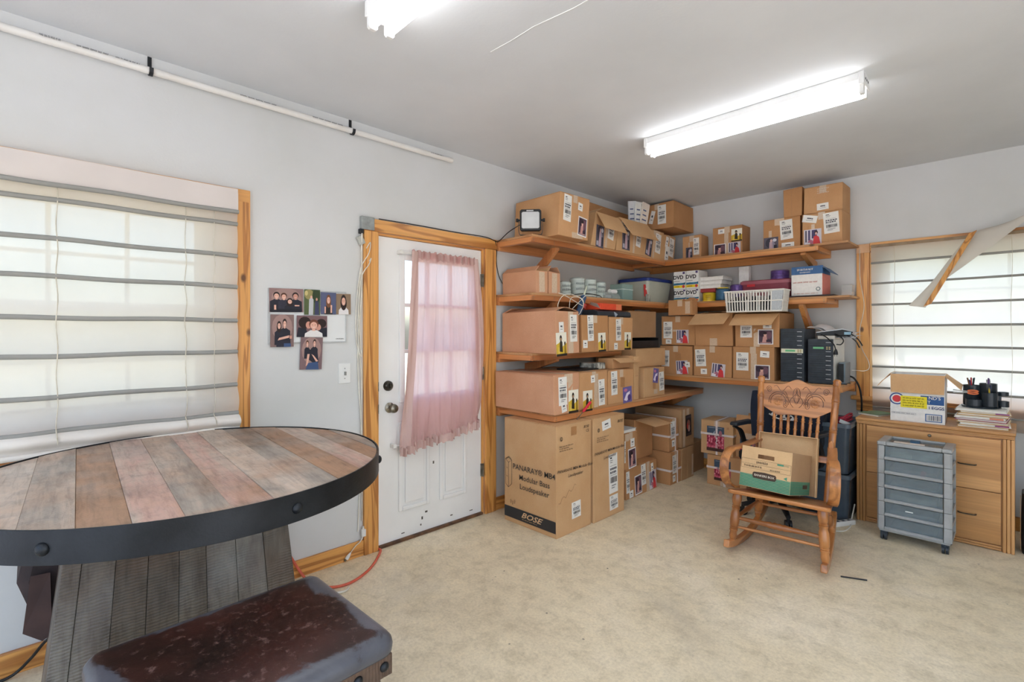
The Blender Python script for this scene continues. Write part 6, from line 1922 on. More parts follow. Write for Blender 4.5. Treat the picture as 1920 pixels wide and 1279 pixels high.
# seat
sp = [(-.285, -.315), (-.27, -.335), (.27, -.335), (.285, -.315), (.235, .17), (.21, .19), (-.21, .19), (-.235, .17)]
seat = MB()
n = len(sp)
zs = lambda y: .395 - .22 * (y + .33)
seat.add([(x, y, zs(y) - .026) for x, y in sp] + [(x, y, zs(y)) for x, y in sp], [tuple(range(n - 1, -1, -1)), tuple(range(n, 2 * n))] + [(i, (i + 1) % n, n + (i + 1) % n, n + i) for i in range(n)])
seat.build('seat', m_oak['x'], ch, bev=.009)
# back posts lean back
POST = [(0, .020), (.08, .021), (.30, .021), (.31, .024), (.315, .020), (.325, .024), (.335, .020), (.345, .024), (.36, .021), (.55, .022), (.56, .025), (.565, .021), (.575, .025), (.585, .021), (.595, .025), (.61, .022), (.80, .023), (.81, .026), (.815, .022), (.825, .026), (.84, .023), (.93, .022), (.94, .018), (.955, .026), (.97, .022), (.985, .026), (1, .017)]
def back_y(z): return .155 + .20 * (z - .36) / .70
pb, pt_ = .275, 1.075
for s in (-1, 1):
    turned((s * .205, back_y(pb), pb), (s * .238, back_y(pt_), pt_), POST, 'back_post')
m_carve = wood('oak_carving', C(104, 62, 34), C(76, 44, 24), 'x', ring=18, cross=9, knots=False, rough=.4, coat=.3)
# carved crest board: wavy outline between the posts
def crest_top(u): return 1.025 + .030 * math.cos(PI * u) ** 2 * 0 + .028 * math.exp(-(u / .38) ** 2) + .010 * math.cos(7 * u) * (1 - abs(u))
def crest_bot(u): return .835 + .036 * (abs(u) ** 3) + (-.016 if abs(u) < .62 else .0) * (1 - abs(u)) - .022 * math.exp(-((abs(u) - .55) / .28) ** 2)
NX = 40
cv = MB()
hw = .222
front, backp = [], []
def cpt(u, z, d): return (u * hw, back_y(z) + d, z)
for k in range(NX + 1):
    u = -1 + 2 * k / NX
    front.append((u, crest_bot(u), crest_top(u)))
vs = []
for u, b_, t in front:
    vs += [cpt(u, b_, -.010), cpt(u, t, -.010), cpt(u, t, .010), cpt(u, b_, .010)]
fs = []
for k in range(NX):
    for q in range(4):
        fs.append((k * 4 + q, k * 4 + (q + 1) % 4, k * 4 + 4 + (q + 1) % 4, k * 4 + 4 + q))
fs += [(0, 1, 2, 3), (NX * 4 + 3, NX * 4 + 2, NX * 4 + 1, NX * 4)]
cv.add(vs, fs)
cr_ = cv.build('crest_board', m_oak['x'], ch, bev=.003)
# pressed scroll carving on the crest
def carve(pts, r=.0028):
    mb = MB()
    mb.tube([cpt(u, z, -.0100) for u, z in pts], r * .8, 5)
    return mb.build('carved_scroll', m_carve, cr_, smooth=60)
def arc(cu, cz, ru, rz, a0, a1, n=18):
    return [(cu + ru * math.cos(math.radians(a0 + (a1 - a0) * k / n)), cz + rz * math.sin(math.radians(a0 + (a1 - a0) * k / n))) for k in range(n + 1)]
for s in (-1, 1):
    cu0, cz0 = s * .52, .905
    for k in range(12):
        a = 2 * PI * k / 12
        pu, pz = cu0 + .085 * math.cos(a), cz0 + .024 * math.sin(a)
        mb = MB()
        c = Vector(cpt(pu, pz, -.010))
        mb.ell(c, (.0075 + .006 * abs(math.cos(a)), .003, .0045 + .006 * abs(math.sin(a))), 8, 5)
        mb.build('rosette_petal', m_oak['x'], cr_, smooth=60)
    mb = MB(); mb.ell(cpt(cu0, cz0, -.010), (.010, .004, .010), 10, 6); mb.build('rosette_petal', m_oak['x'], cr_, smooth=60)
    carve(arc(cu0, cz0, .22, .052, 200, -20 if s > 0 else -20))
    carve(arc(cu0, cz0, .27, .066, 190, 20))
    carve([(s * (.30 - .09 * (1 - k / 20) * math.cos(k * .7)), .885 + .03 * (1 - k / 20) * math.sin(k * .7)) for k in range(19)], .0024)
    carve([(s * (.80 + .09 * (1 - k / 20) * math.cos(k * .7)), .985 + .026 * (1 - k / 20) * math.sin(k * .7)) for k in range(19)], .0024)
    carve([(s * (.08 + .10 * math.sin(k * .35)), .87 + .0085 * k) for k in range(16)], .0024)
    carve([(s * (.16 + .5 * k / 16), .995 + .020 * math.sin(k * .55)) for k in range(17)], .0022)
    carve([(s * (.20 + .25 * k / 14), .90 + .075 * math.sin(k / 14 * 2.6)) for k in range(15)], .0020)
carve(arc(0, .955, .10, .050, 0, 360), .0022)
carve(arc(0, .925, .055, .03, 0, 360), .0020)
# spindles
SPN = [(0, .006), (.06, .007), (.10, .016), (.30, .013), (.52, .009), (.60, .011), (.62, .014), (.64, .010), (.70, .011), (.80, .009), (.83, .014), (.86, .009), (.90, .012), (.93, .007), (.97, .010), (1, .005)]
for k in range(7):
    u = -.62 + 1.24 * k / 6
    zb, ztp = .56, crest_bot(u * 1.0) + .004
    MB().lathe((u * hw * .92, back_y(zb), zb), (u * hw, back_y(ztp), ztp), SPN, 12).build('spindle', m_oak['z'], ch, smooth=50)
lr = MB()
lr.add([(-.215, back_y(.53) - .01, .53), (.215, back_y(.53) - .01, .53), (.215, back_y(.53) + .01, .53), (-.215, back_y(.53) + .01, .53), (-.218, back_y(.57) - .01, .57), (.218, back_y(.57) - .01, .57), (.218, back_y(.57) + .01, .57), (-.218, back_y(.57) + .01, .57)], [(0, 3, 2, 1), (4, 5, 6, 7), (0, 1, 5, 4), (1, 2, 6, 5), (2, 3, 7, 6), (3, 0, 4, 7)])
lr.build('lower_rail', m_oak['x'], ch, bev=.003)
# bentwood arms: flat hoops from the post forward and down to the seat
for s in (-1, 1):
    xa = s * .268
    path = smooth_path([(s * .225, back_y(.62) - .01, .63), (s * .25, .02, .628), (xa, -.13, .632), (xa + s * .02, -.22, .632), (xa + s * .032, -.285, .60), (xa + s * .036, -.318, .545), (xa + s * .034, -.318, .485), (xa + s * .026, -.295, .43), (xa + s * .014, -.25, .395), (xa + s * .0, -.19, .378)], 6)
    MB().strip(path, .056, .016, 0, (1, 0, 0)).build('bent_arm', m_oak['y'], ch, bev=.004)
    MB().prism([(-.018, .0), (.018, .0), (.014, .10), (0, .115), (-.014, .10)], -.012, .012, 'y', 0, Matrix.Translation((s * .222, back_y(.60) - .03, .57))).build('arm_bracket', m_oak['z'], ch, bev=.005)

# ------------------------------------------------------------------ storage carton on the rocking chair
bkx = thing('file_box', 'tan and green file storage box sitting on the rocking chair seat', 'file box', (1.752, -1.655, .399), math.radians(-2))
bkx.rotation_euler = (math.radians(-12.5), 0, math.radians(-2))
m_fb = cardboard('file_box_card', C(220, 186, 142), C(208, 172, 128))
FW, FD, FH = .306, .36, .258
tl = 0.0      # follows the seat slope
shear = lambda p: Vector((p.x, p.y, p.z + tl * p.y))
t = .004
for a in ((-FW / 2, FW / 2, FD - t, FD), (-FW / 2, -FW / 2 + t, t, FD - t), (FW / 2 - t, FW / 2, t, FD - t)):
    MB().box((a[0], a[2], 0), (a[1], a[3], FH)).build('side_panel', cardboard('file_box_side', C(190, 154, 118), C(178, 142, 106)), bkx, warp=shear)
MB().box((-FW / 2 + t, t, 0), (FW / 2 - t, FD - t, t)).build('bottom_panel', m_fb, bkx, warp=shear)
# front panel with a hand hole
fp = MB()
hx, hz0, hz1 = .050, .190, .216
for a in ((-FW / 2, FW / 2, 0, hz0), (-FW / 2, -hx, hz0, hz1), (hx, FW / 2, hz0, hz1), (-FW / 2, FW / 2, hz1, FH)):
    fp.box((a[0], 0, a[2]), (a[1], t, a[3]))
fp.build('front_panel', m_fb, bkx, warp=shear)
m_grn = pm('green_print', C(74, 146, 118), C(62, 128, 102), scale=9, rough=.6)
for k in range(9):
    z = .003 + .0092 * k
    MB().box((-FW / 2 + .001, -.0008, z), (FW / 2 - .001, -.0001, z + (.0092 - .0012 if k < 8 else .005))).build('green_stripe', m_grn, bkx)
for k in range(9):
    z = .003 + .0092 * k
    MB().box((FW / 2 + .0001, .001, z), (FW / 2 + .0008, FD - .001, z + .0080)).build('green_stripe', m_grn, bkx, warp=shear)
dkp = flat(78, 60, 48)
def ftext(s, x, z, sz, mat, bold=0, shearx=0, lift=.002):
    put_mesh('printed_lettering', text_mesh(s, mat, shearx, bold), bkx, face_matrix((x, 0, z), (1, 0, 0), (0, 0, 1), sz, sz, 0, lift, True))
MB().prism([(-.072, .074), (-.066, .064), (0, .061), (.066, .064), (.072, .074), (.072, .092), (.066, .101), (0, .106), (-.066, .101), (-.072, .092)], -.0016, -.0009, 'y', 0, Matrix.Translation((-.002, 0, 0))).build('maker_plate', dkp, bkx)
ftext('BANKERS BOX', -.002, .083, .0185, flat(238, 226, 206), .012)
lines = MB()
for a in ((-.150, .150, .119, .1203), (-.150, .150, .147, .1483), (-.150, .150, .178, .1793), (-.150, -.1487, .119, .178), (.1487, .150, .119, .178)):
    lines.box((a[0], -.0008, a[2]), (a[1], -.0001, a[3]))
lines.build('printed_lines', flat(120, 96, 72), bkx)
def fscrib(x, z, w_, h_, mat, seed, rows=1):
    put_mesh('handwriting', scribble_mesh(mat, rows, seed), bkx, face_matrix((x, 0, z), (1, 0, 0), (0, 0, 1), w_, h_, 0, .002, True))
fscrib(-.02, .163, .07, .028, flat(60, 52, 50), 31)
fscrib(-.075, .134, .11, .020, flat(70, 60, 56), 32)
fscrib(.06, .128, .06, .016, flat(70, 60, 56), 33)
MB().box((.07, -.0008, .166), (.108, -.0001, .176)).build('green_tab', m_grn, bkx)
fscrib(.125, .170, .028, .010, flat(96, 130, 104), 34)
MB().lathe((.125, -.0010, .094), (.125, -.0002, .094), [(0, .013), (1, .013)], 3).build('recycling_mark', m_grn, bkx)
MB().box((FW / 2 + .0009, FD * .62, .042), (FW / 2 + .0015, FD * .86, .066)).build('maker_plate', dkp, bkx, warp=shear)
lid = thing('tilted_box_cover', 'open file box lid standing upright against the rocking chair spindles', 'box lid', (1.775, -1.288, .308), math.radians(5))
Ml = Matrix.Rotation(math.radians(-13), 4, 'X')
MB().box((-.18, 0, 0), (.18, .004, .385), 0, Ml).build('lid_panel', m_fb, lid)
for a in ((-.18, -.176, 0, .385), (.176, .18, 0, .385)):
    MB().box((a[0], -.055, a[2]), (a[1], 0, a[3]), 0, Ml).build('lid_rim', m_fb, lid)
MB().box((-.176, -.055, .381), (.176, 0, .385), 0, Ml).build('lid_rim', m_fb, lid)

# ------------------------------------------------------------------ office chair behind the rocking chair
oc = thing('office_chair', 'black office chair on casters behind the rocking chair', 'chair', (1.60, -.86, 0), math.radians(-10))
for k in range(5):
    a = math.radians(20 + 72 * k)
    c, s_ = math.cos(a), math.sin(a)
    MB().lathe((c * .03, s_ * .03, .115), (c * .29, s_ * .29, .078), [(0, .030), (.3, .026), (1, .016)], 10).build('base_leg', m_black, oc, smooth=50)
    w = thing('caster', None, None)
    w.parent = oc
    MB().cyl((c * .285 - s_ * .022, s_ * .285 + c * .022, .028), (c * .285 - s_ * .006, s_ * .285 + c * .006, .028), .028, 16).build('wheel', m_black, w, smooth=40)
    MB().cyl((c * .285 + s_ * .006, s_ * .285 - c * .006, .028), (c * .285 + s_ * .022, s_ * .285 - c * .022, .028), .028, 16).build('wheel', m_black, w, smooth=40)
    MB().cyl((c * .285, s_ * .285, .03), (c * .285, s_ * .285, .075), .012, 10).build('stem', m_black, w, smooth=40)
MB().cyl((0, 0, .09), (0, 0, .40), .026, 14).build('gas_column', m_black, oc, smooth=40)
m_fab = pm('black_upholstery', C(36, 38, 42), C(26, 27, 30), scale=12, rough=.9, bmp=.2, bscale=220)
so = rr_outline(.235, .225, .08, 6)
n = len(so)
MB().add([(p[0] * .94, p[1] * .94, .40) for p in so] + [(p[0], p[1], .425) for p in so] + [(p[0], p[1], .465) for p in so] + [(p[0] * .9, p[1] * .9, .482) for p in so], [tuple(range(n - 1, -1, -1))] + [(j * n + k, j * n + (k + 1) % n, (j + 1) * n + (k + 1) % n, (j + 1) * n + k) for j in range(3) for k in range(n)] + [tuple(range(3 * n, 4 * n))]).build('seat_cushion', m_fab, oc, smooth=60)
bo = rr_outline(.225, .21, .09, 6)
def bp(p, y): return (p[0], .215 + y + .05 * (p[1] + .2), .69 + p[1])
MB().add([bp((p[0] * .94, p[1] * .94), -.028) for p in bo] + [bp(p, -.008) for p in bo] + [bp(p, .022) for p in bo] + [bp((p[0] * .92, p[1] * .92), .04) for p in bo], [tuple(range(n - 1, -1, -1))] + [(j * n + k, j * n + (k + 1) % n, (j + 1) * n + (k + 1) % n, (j + 1) * n + k) for j in range(3) for k in range(n)] + [tuple(range(3 * n, 4 * n))]).build('backrest', m_fab, oc, smooth=60)
MB().strip(smooth_path([(0, .12, .415), (0, .26, .43), (0, .29, .52), (0, .275, .66)], 5), .07, .014, 0, (1, 0, 0)).build('back_bar', m_black, oc, smooth=40)
for s in (-1, 1):
    arm = MB().strip(smooth_path([(s * .15, .02, .408), (s * .27, .02, .415), (s * .295, .02, .48), (s * .297, -.04, .60), (s * .297, -.12, .645), (s * .297, .02, .652), (s * .297, .10, .64)], 5), .05, .016, 0, (0, 1, 0)).build('arm_support', m_black, oc, smooth=40)
    MB().prism([(-.14, .648), (.12, .648), (.135, .66), (.11, .678), (-.13, .678), (-.15, .664)], s * .297 - .032, s * .297 + .032, 'x').build('arm_pad', m_dark, oc, bev=.008)
# navy cloth with white script over the office chair back
pw = thing('navy_shirt', 'navy shirt with white script lettering draped over the office chair back', 'shirt', (1.60, -.78, .60), math.radians(-6))
m_navy = pm('navy_cloth', C(34, 42, 58), C(24, 30, 44), scale=6, rough=.9, bmp=.15, bscale=160)
def shirt(u, v):
    x = -.275 + .56 * u + .035 * v * (1 if u < .5 else -.3)
    z = .315 - .05 * u * (1 - v) - .36 * v + .012 * math.sin(6 * u)
    y = -.03 + .02 * math.sin(9 * u + 2 * v) + .05 * v * math.sin(PI * u) - .03 * math.sin(PI * u) + .10 * (1 - v) ** 3
    return (x, y, z)
MB().grid(shirt, 36, 24).build('shirt_front', m_navy, pw, smooth=180)
def shirt_b(u, v):
    p = shirt(u, 0)
    return (p[0], p[1] + .12 * v + .02, p[2] + .01 * math.sin(PI * v) - .22 * v)
MB().grid(shirt_b, 36, 10).build('shirt_back', m_navy, pw, smooth=180)
wht = flat(232, 232, 230)
def script(pts):
    mb = MB()
    q = []
    for u, v in pts:
        p = Vector(shirt(u, v)); q.append(p + Vector((0, -.008, 0)))
    mb.tube(smooth_path(q, 6), .0052, 5)
    mb.build('white_script', wht, pw, smooth=60)
script([(.12, .26), (.18, .22), (.20, .30), (.24, .24), (.27, .32), (.30, .26)])
script([(.32, .30), (.36, .24), (.38, .36), (.34, .44), (.40, .46), (.43, .34), (.46, .30)])
script([(.46, .36), (.48, .44), (.53, .44), (.54, .34), (.55, .44), (.59, .42), (.61, .36), (.64, .40), (.62, .44), (.66, .42)])
script([(.30, .45), (.42, .50), (.56, .48), (.68, .44)])
# ------------------------------------------------------------------ dark totes beside the filing cabinet
m_tot = clear_plastic('smoke_plastic', C(78, 90, 102, 1.0), .88, .25)
def tote(label, z0, h):
    t_ = thing('storage_tote', label, 'storage tote', (1.846, -.475, z0), 0, 'smoky totes')
    a = rr_outline(.155, .20, .03, 4); b_ = rr_outline(.172, .222, .03, 4)
    n = len(a)
    MB().add([(p[0], p[1], 0) for p in a] + [(p[0], p[1], h - .02) for p in b_], [tuple(range(n - 1, -1, -1))] + [(k, (k + 1) % n, n + (k + 1) % n, n + k) for k in range(n)]).build('tote_body', m_tot, t_, smooth=40)
    c_ = rr_outline(.180, .230, .03, 4)
    MB().add([(p[0], p[1], h - .03) for p in c_] + [(p[0], p[1], h) for p in c_] + [(p[0] * .9, p[1] * .92, h) for p in c_] + [(p[0] * .9, p[1] * .92, h - .03) for p in c_], [(j * n + k, j * n + (k + 1) % n, ((j + 1) % 4) * n + (k + 1) % n, ((j + 1) % 4) * n + k) for j in range(4) for k in range(n)]).build('tote_rim', pm('tote_rim', C(96, 108, 118), C(80, 90, 100), scale=8, rough=.3), t_, smooth=40)
    MB().box((-.135, -.18, .006), (.135, .18, h * .62)).build('contents', pm('tote_fill_' + str(h), C(120, 110, 116), C(60, 74, 100), scale=7, rough=.6), t_, bev=.02)
    return t_
tote('lower smoky grey plastic tote left of the filing cabinet', 0, .345)
tote('upper smoky grey plastic tote holding red cable, left of the filing cabinet', .348, .375)
rc_ = thing('cable_coil', 'coil of red cable lying in the upper grey tote', 'cable', (1.90, -.47, .675))
m_redc = pm('red_cord', C(170, 44, 60), C(140, 30, 48), scale=9, rough=.4)
for k in range(4):
    pts = [(.085 * math.cos(2 * PI * j / 22) + .008 * math.sin(k * 3 + j), .075 * math.sin(2 * PI * j / 22), .008 + .014 * k + .05 * max(0, math.cos(2 * PI * j / 22))) for j in range(22)]
    MB().tube(pts, .0065, 6, closed=True).build('loop', m_redc, rc_, smooth=80)
MB().box((.01, -.10, .045), (.095, -.097, .072), 0, Matrix.Rotation(.35, 4, 'Y')).build('white_tag', flat(232, 232, 230), rc_)
ps = thing('power_strip', 'white power strip on the floor between the totes and the filing cabinet', 'power strip', (1.985, -.79, 0), math.radians(62))
MB().box((-.12, -.02, 0), (.12, .02, .034)).build('strip_body', m_white_pl, ps, bev=.005)
for k in range(4):
    MB().box((-.09 + .05 * k, -.009, .034), (-.066 + .05 * k, .009, .0347)).build('socket', m_dark, ps)
MB().box((-.118, -.008, .034), (-.105, .008, .039)).build('rocker_switch', flat(206, 60, 50), ps)
cable('power_cable', 'white cord looping out of the power strip on the floor', [(1.925, -.90, .018), (1.90, -.95, .006), (1.93, -.98, .006), (1.98, -.95, .006), (2.03, -.90, .006), (2.04, -.78, .006), (2.03, -.70, .02), (2.032, -.60, .12)], .0045, m_cord_w)

# ------------------------------------------------------------------ filing cabinet
fc = thing('filing_cabinet', 'oak veneer lateral filing cabinet under the right window', 'filing cabinet', (2.453, -.565, 0))
m_ven = {a: wood('oak_veneer_' + a, C(206, 154, 98), C(180, 128, 74), a, ring=16, cross=4, knots=False, rough=.42, coat=.15) for a in 'xyz'}
CW, CD_, CH = .416, .475, .768
MB().box((-CW, .018, .0), (CW, CD_, CH - .045)).build('carcass', m_ven['z'], fc)
MB().box((-CW - .006, -.014, CH - .022), (CW + .006, CD_ + .005, CH)).build('top_panel', m_ven['x'], fc, bev=.007)
for k in range(2):
    MB().box((-CW - .002 + .003 * k, -.008 + .004 * k, CH - .0335 - .0105 * k), (CW + .002 - .003 * k, CD_, CH - .0225 - .0105 * k)).build('top_moulding', m_ven['x'], fc, bev=.003)
for s in (-1, 1):
    for k in range(3):
        x0 = s * (CW - .019 * k)
        x1 = s * (CW - .019 * (k + 1) + .002)
        MB().box((min(x0, x1), 0, 0), (max(x0, x1), .0178, CH - .046)).build('fluted_stile', m_ven['z'], fc, bev=.004)
for k in range(2):
    MB().box((-CW + .06, .002, .004 + .016 * k), (CW - .06, .0178, .0185 + .016 * k)).build('plinth_moulding', m_ven['x'], fc, bev=.004)
for z0, z1, hz in ((.375, .713, .535), (.042, .370, .210)):
    dr = MB().box((-CW + .062, .001, z0), (CW - .062, .0176, z1)).build('drawer_front', m_ven['x'], fc, bev=.002)
    hd_ = MB()
    hd_.tube(smooth_path([(.150, .0005, hz), (.158, -.02, hz), (.195, -.024, hz), (.23, -.02, hz), (.238, .0005, hz)], 5), .0045, 8)
    hd_.build('bar_handle', pm('dark_bronze', C(96, 88, 76), C(64, 58, 50), scale=20, rough=.35, metal=.8), dr, smooth=50)
MB().lathe((.004, .001, .692), (.004, -.008, .692), [(0, .010), (.6, .010), (1, .007)], 14).build('lock', m_brass, fc, smooth=40)
# ------------------------------------------------------------------ drawer cart in front of the cabinet
dc = thing('drawer_cart', 'silver plastic drawer cart on casters before the filing cabinet', 'drawer cart', (2.405, -.88, 0), math.radians(0))
m_slv = pm('silver_plastic', C(166, 168, 168), C(148, 150, 150), scale=9, rough=.38, bmp=.04, bscale=180)
HWc, DPc = .192, .27
m_drw = clear_plastic('smoke_drawer', C(170, 184, 190, 1.0), .36, .15)
nD = 6
zb, zt_ = .075, .64
dh = (zt_ - zb) / nD
for s in (-1, 1):
    for k in range(nD):
        MB().prism([(s * (HWc - .042), .012), (s * (HWc - .04), .0), (s * (HWc - .01), .0), (s * HWc, .012), (s * HWc, .035), (s * (HWc - .042), .035)], zb + k * dh + .001, zb + (k + 1) * dh - .001, 'z').build('corner_post', m_slv, dc, bev=.002)
        MB().prism([(s * (HWc - .02), DPc - .035), (s * HWc, DPc - .035), (s * HWc, DPc - .01), (s * (HWc - .01), DPc), (s * (HWc - .02), DPc)], zb + k * dh + .001, zb + (k + 1) * dh - .001, 'z').build('corner_post', m_slv, dc, bev=.002)
        MB().box((s * (HWc - .003) - .003, .036, zb + k * dh + .004), (s * (HWc - .003) + .003, DPc - .036, zb + k * dh + .018)).build('side_rail', m_slv, dc)
contents = [(206, 214, 206), (176, 120, 120), (150, 166, 172), (200, 198, 184), (160, 170, 176), (140, 152, 160)]
for k in range(nD):
    z0 = zb + k * dh
    d_ = thing('drawer', None, None, (0, 0, z0)); d_.parent = dc
    bx_ = MB()
    w = HWc - .045
    bx_.box((-w, .006, .012), (w, .009, dh - .004)); bx_.box((-w, .009, .004), (w, DPc - .012, .007)); bx_.box((-w, .009, .007), (-w + .003, DPc - .012, dh - .012)); bx_.box((w - .003, .009, .007), (w, DPc - .012, dh - .012)); bx_.box((-w, DPc - .015, .007), (w, DPc - .012, dh - .012))
    bx_.build('drawer_bin', m_drw, d_)
    MB().prism([(.004, .0), (-.012, .004), (-.014, .016), (-.004, .022), (.006, .022)], -w - .002, w + .002, 'x').build('drawer_pull', m_slv, d_, bev=.002)
    cc = contents[(nD - 1 - k)]
    MB().box((-w + .02, .03, .0075), (w - .03, DPc - .04, .028 + .012 * (k % 3))).build('drawer_contents', pm('cart_fill_%d' % k, C(*cc), C(cc[0] * .5, cc[1] * .54, cc[2] * .58), scale=13, rough=.6), d_, bev=.006)
    if k == 4: MB().box((.03, .014, .02), (.055, .02, .062), 0, Matrix.Rotation(.2, 4, 'Y')).build('red_packet', flat(206, 60, 80), d_)
    if k == 5: MB().box((-.12, .014, .022), (-.01, .05, .05)).build('white_packet', flat(226, 224, 206), d_)
    if k == 1: MB().box((-.04, .0012, .052), (.0, .0056, .058)).build('paper_label', flat(236, 236, 232), d_)
tp = MB()
for a in ((-HWc, -HWc + .05, 0, DPc), (HWc - .05, HWc, 0, DPc), (-HWc + .05, HWc - .05, 0, .03), (-HWc + .05, HWc - .05, DPc - .025, DPc)):
    tp.box((a[0], a[2], zt_ + .001), (a[1], a[3], zt_ + .026))
tp.build('top_frame', m_slv, dc, bev=.006)
MB().box((-HWc + .05, .03, zt_ + .006), (HWc - .05, DPc - .025, zt_ + .014)).build('top_tray', m_drw, dc)
MB().box((-.11, .06, zt_ + .0145), (.05, .10, zt_ + .022)).build('tray_ruler', flat(226, 214, 206), dc, bev=.001)
MB().box((-.03, .12, zt_ + .0145), (.02, .16, zt_ + .034)).build('tray_clip', flat(60, 92, 120), dc, bev=.002)
MB().box((-HWc + .01, .01, zb - .014), (HWc - .01, DPc - .01, zb)).build('base_frame', m_slv, dc, bev=.004)
for sx in (-1, 1):
    for y in (.035, DPc - .035):
        cs = thing('caster', None, None, (sx * (HWc - .035), y, 0)); cs.parent = dc
        MB().cyl((-.017, 0, .026), (-.003, 0, .026), .026, 16).build('wheel', m_dark, cs, smooth=40)
        MB().cyl((.003, 0, .026), (.017, 0, .026), .026, 16).build('wheel', m_dark, cs, smooth=40)
        MB().prism([(-.014, .03), (.02, .03), (.014, .06), (-.01, .06)], -.0195, .0195, 'x', 0, Matrix.Identity(4)).build('fork', m_dark, cs, bev=.002)
# ------------------------------------------------------------------ things on the filing cabinet
eg = thing('egg_carton_box', 'white open egg shipping box with a yellow sticker on the filing cabinet', 'box', (2.385, -.53, CH), math.radians(2))
EW, ED, EH = .298, .24, .335
m_ew = flat(226, 224, 220)
t = .005
for a in ((-EW / 2, EW / 2, 0, t), (-EW / 2, EW / 2, ED - t, ED), (-EW / 2, -EW / 2 + t, t, ED - t), (EW / 2 - t, EW / 2, t, ED - t)):
    MB().box((a[0], a[2], 0), (a[1], a[3], EH)).build('side_panel', m_ew, eg)
MB().box((-EW / 2 + t, t, 0), (EW / 2 - t, ED - t, t)).build('bottom_panel', m_ew, eg)
def eflap(pts, nm='top_flap'):
    pts = [Vector(p) for p in pts]
    nn = (pts[1] - pts[0]).cross(pts[3] - pts[0]).normalized() * .004
    MB().add(pts + [p + nn for p in pts], [(0, 1, 2, 3), (7, 6, 5, 4), (0, 4, 5, 1), (1, 5, 6, 2), (2, 6, 7, 3), (3, 7, 4, 0)]).build(nm, CARD_IN, eg)
eflap([(-EW / 2, -.002, EH), (EW / 2, -.002, EH), (EW / 2 - .004, -.014, EH - .130), (-EW / 2 + .004, -.014, EH - .130)])
eflap([(-EW / 2, ED, EH), (EW / 2, ED, EH), (EW / 2, ED + .05, EH - .10), (-EW / 2, ED + .05, EH - .10)])
eflap([(-EW / 2, 0, EH), (-EW / 2, ED, EH), (-EW / 2 - .075, ED - .01, EH - .075), (-EW / 2 - .075, .01, EH - .095)])
eflap([(EW / 2, 0, EH), (EW / 2, ED, EH), (EW / 2 + .085, ED - .01, EH - .07), (EW / 2 + .085, .01, EH - .09)])
MB().box((-EW / 2 + .004, -.03, .0), (-EW / 2 + .005, -.029, .001)).build('edge_tape', m_ew, eg)
def epatch(x0, x1, z0, z1, c, nm, k=1, y=None):
    return MB().box((x0, -.0006 * k - .0004, z0), (x1, -.0006 * k + .0001, z1)).build(nm, c, eg)
MB().lathe((-.112, -.0012, .158), (-.112, -.0002, .158), [(0, .042), (1, .042)], 26).build('round_logo', flat(46, 76, 140), eg)
MB().lathe((-.112, -.0018, .158), (-.112, -.0012, .158), [(0, .034), (1, .034)], 26).build('logo_ring', m_ew, eg)
MB().lathe((-.112, -.0024, .158), (-.112, -.0018, .158), [(0, .025), (1, .025)], 26).build('logo_centre', flat(206, 56, 60), eg)
epatch(.02, .145, .130, .19, flat(40, 84, 140), 'blue_panel', 1)
put_mesh('printed_lettering', text_mesh("ND'S", m_ew, 0, .01), eg, face_matrix((.095, 0, .176), (1, 0, 0), (0, 0, 1), .030, .030, 0, .003, True))
put_mesh('printed_lettering', text_mesh('T', m_ew, 0, .01), eg, face_matrix((.066, 0, .147), (1, 0, 0), (0, 0, 1), .028, .028, 0, .003, True))
put_mesh('printed_lettering', text_mesh('I EGGS', flat(36, 56, 110), 0, .02), eg, face_matrix((.105, 0, .108), (1, 0, 0), (0, 0, 1), .028, .028, 0, .003, True))
yp = epatch(-.09, .055, .100, .182, flat(232, 214, 40), 'yellow_sticker', 4)
put_mesh('fine_print', scribble_mesh(flat(96, 86, 20), 4, 21), eg, face_matrix((-.018, 0, .141), (1, 0, 0), (0, 0, 1), .12, .07, 0, .005, True))
fr_ = MB()
for a in ((-.14, -.005, .062, .0632), (-.14, -.005, .0508, .052), (-.14, -.1388, .052, .062), (-.0062, -.005, .052, .062)):
    fr_.box((a[0], -.0008, a[2]), (a[1], -.0001, a[3]))
fr_.build('printed_frame', flat(120, 120, 130), eg)
put_mesh('printed_lettering', scribble_mesh(flat(100, 100, 116), 1, 22), eg, face_matrix((-.072, 0, .057), (1, 0, 0), (0, 0, 1), .12, .008, 0, .003, True))
epatch(.045, .135, .012, .066, flat(66, 100, 150), 'barcode_frame', 1)
epatch(.051, .129, .018, .060, m_ew, 'barcode_ground', 2)
bc_ = MB()
x = .055
R_ = random.Random(4)
while x < .124:
    w = R_.choice((.0016, .003, .0045))
    bc_.box((x, -.0022, .022), (x + w, -.0017, .056)); x += w + R_.choice((.0016, .003))
bc_.build('barcode', flat(50, 60, 80), eg)
gb = thing('book', 'thin green covered book lying at the left end of the filing cabinet', 'book', (2.125, -.33, CH), math.radians(-25))
MB().box((-.075, -.10, 0), (.075, .10, .012)).build('page_block', flat(226, 224, 214), gb)
MB().box((-.078, -.103, .012), (.078, .103, .0145)).build('cover', flat(96, 130, 96), gb)
fold = [(206, 170, 116), (232, 228, 218), (214, 180, 128), (150, 80, 110), (226, 222, 214), (206, 168, 110), (214, 184, 136), (232, 230, 224)]
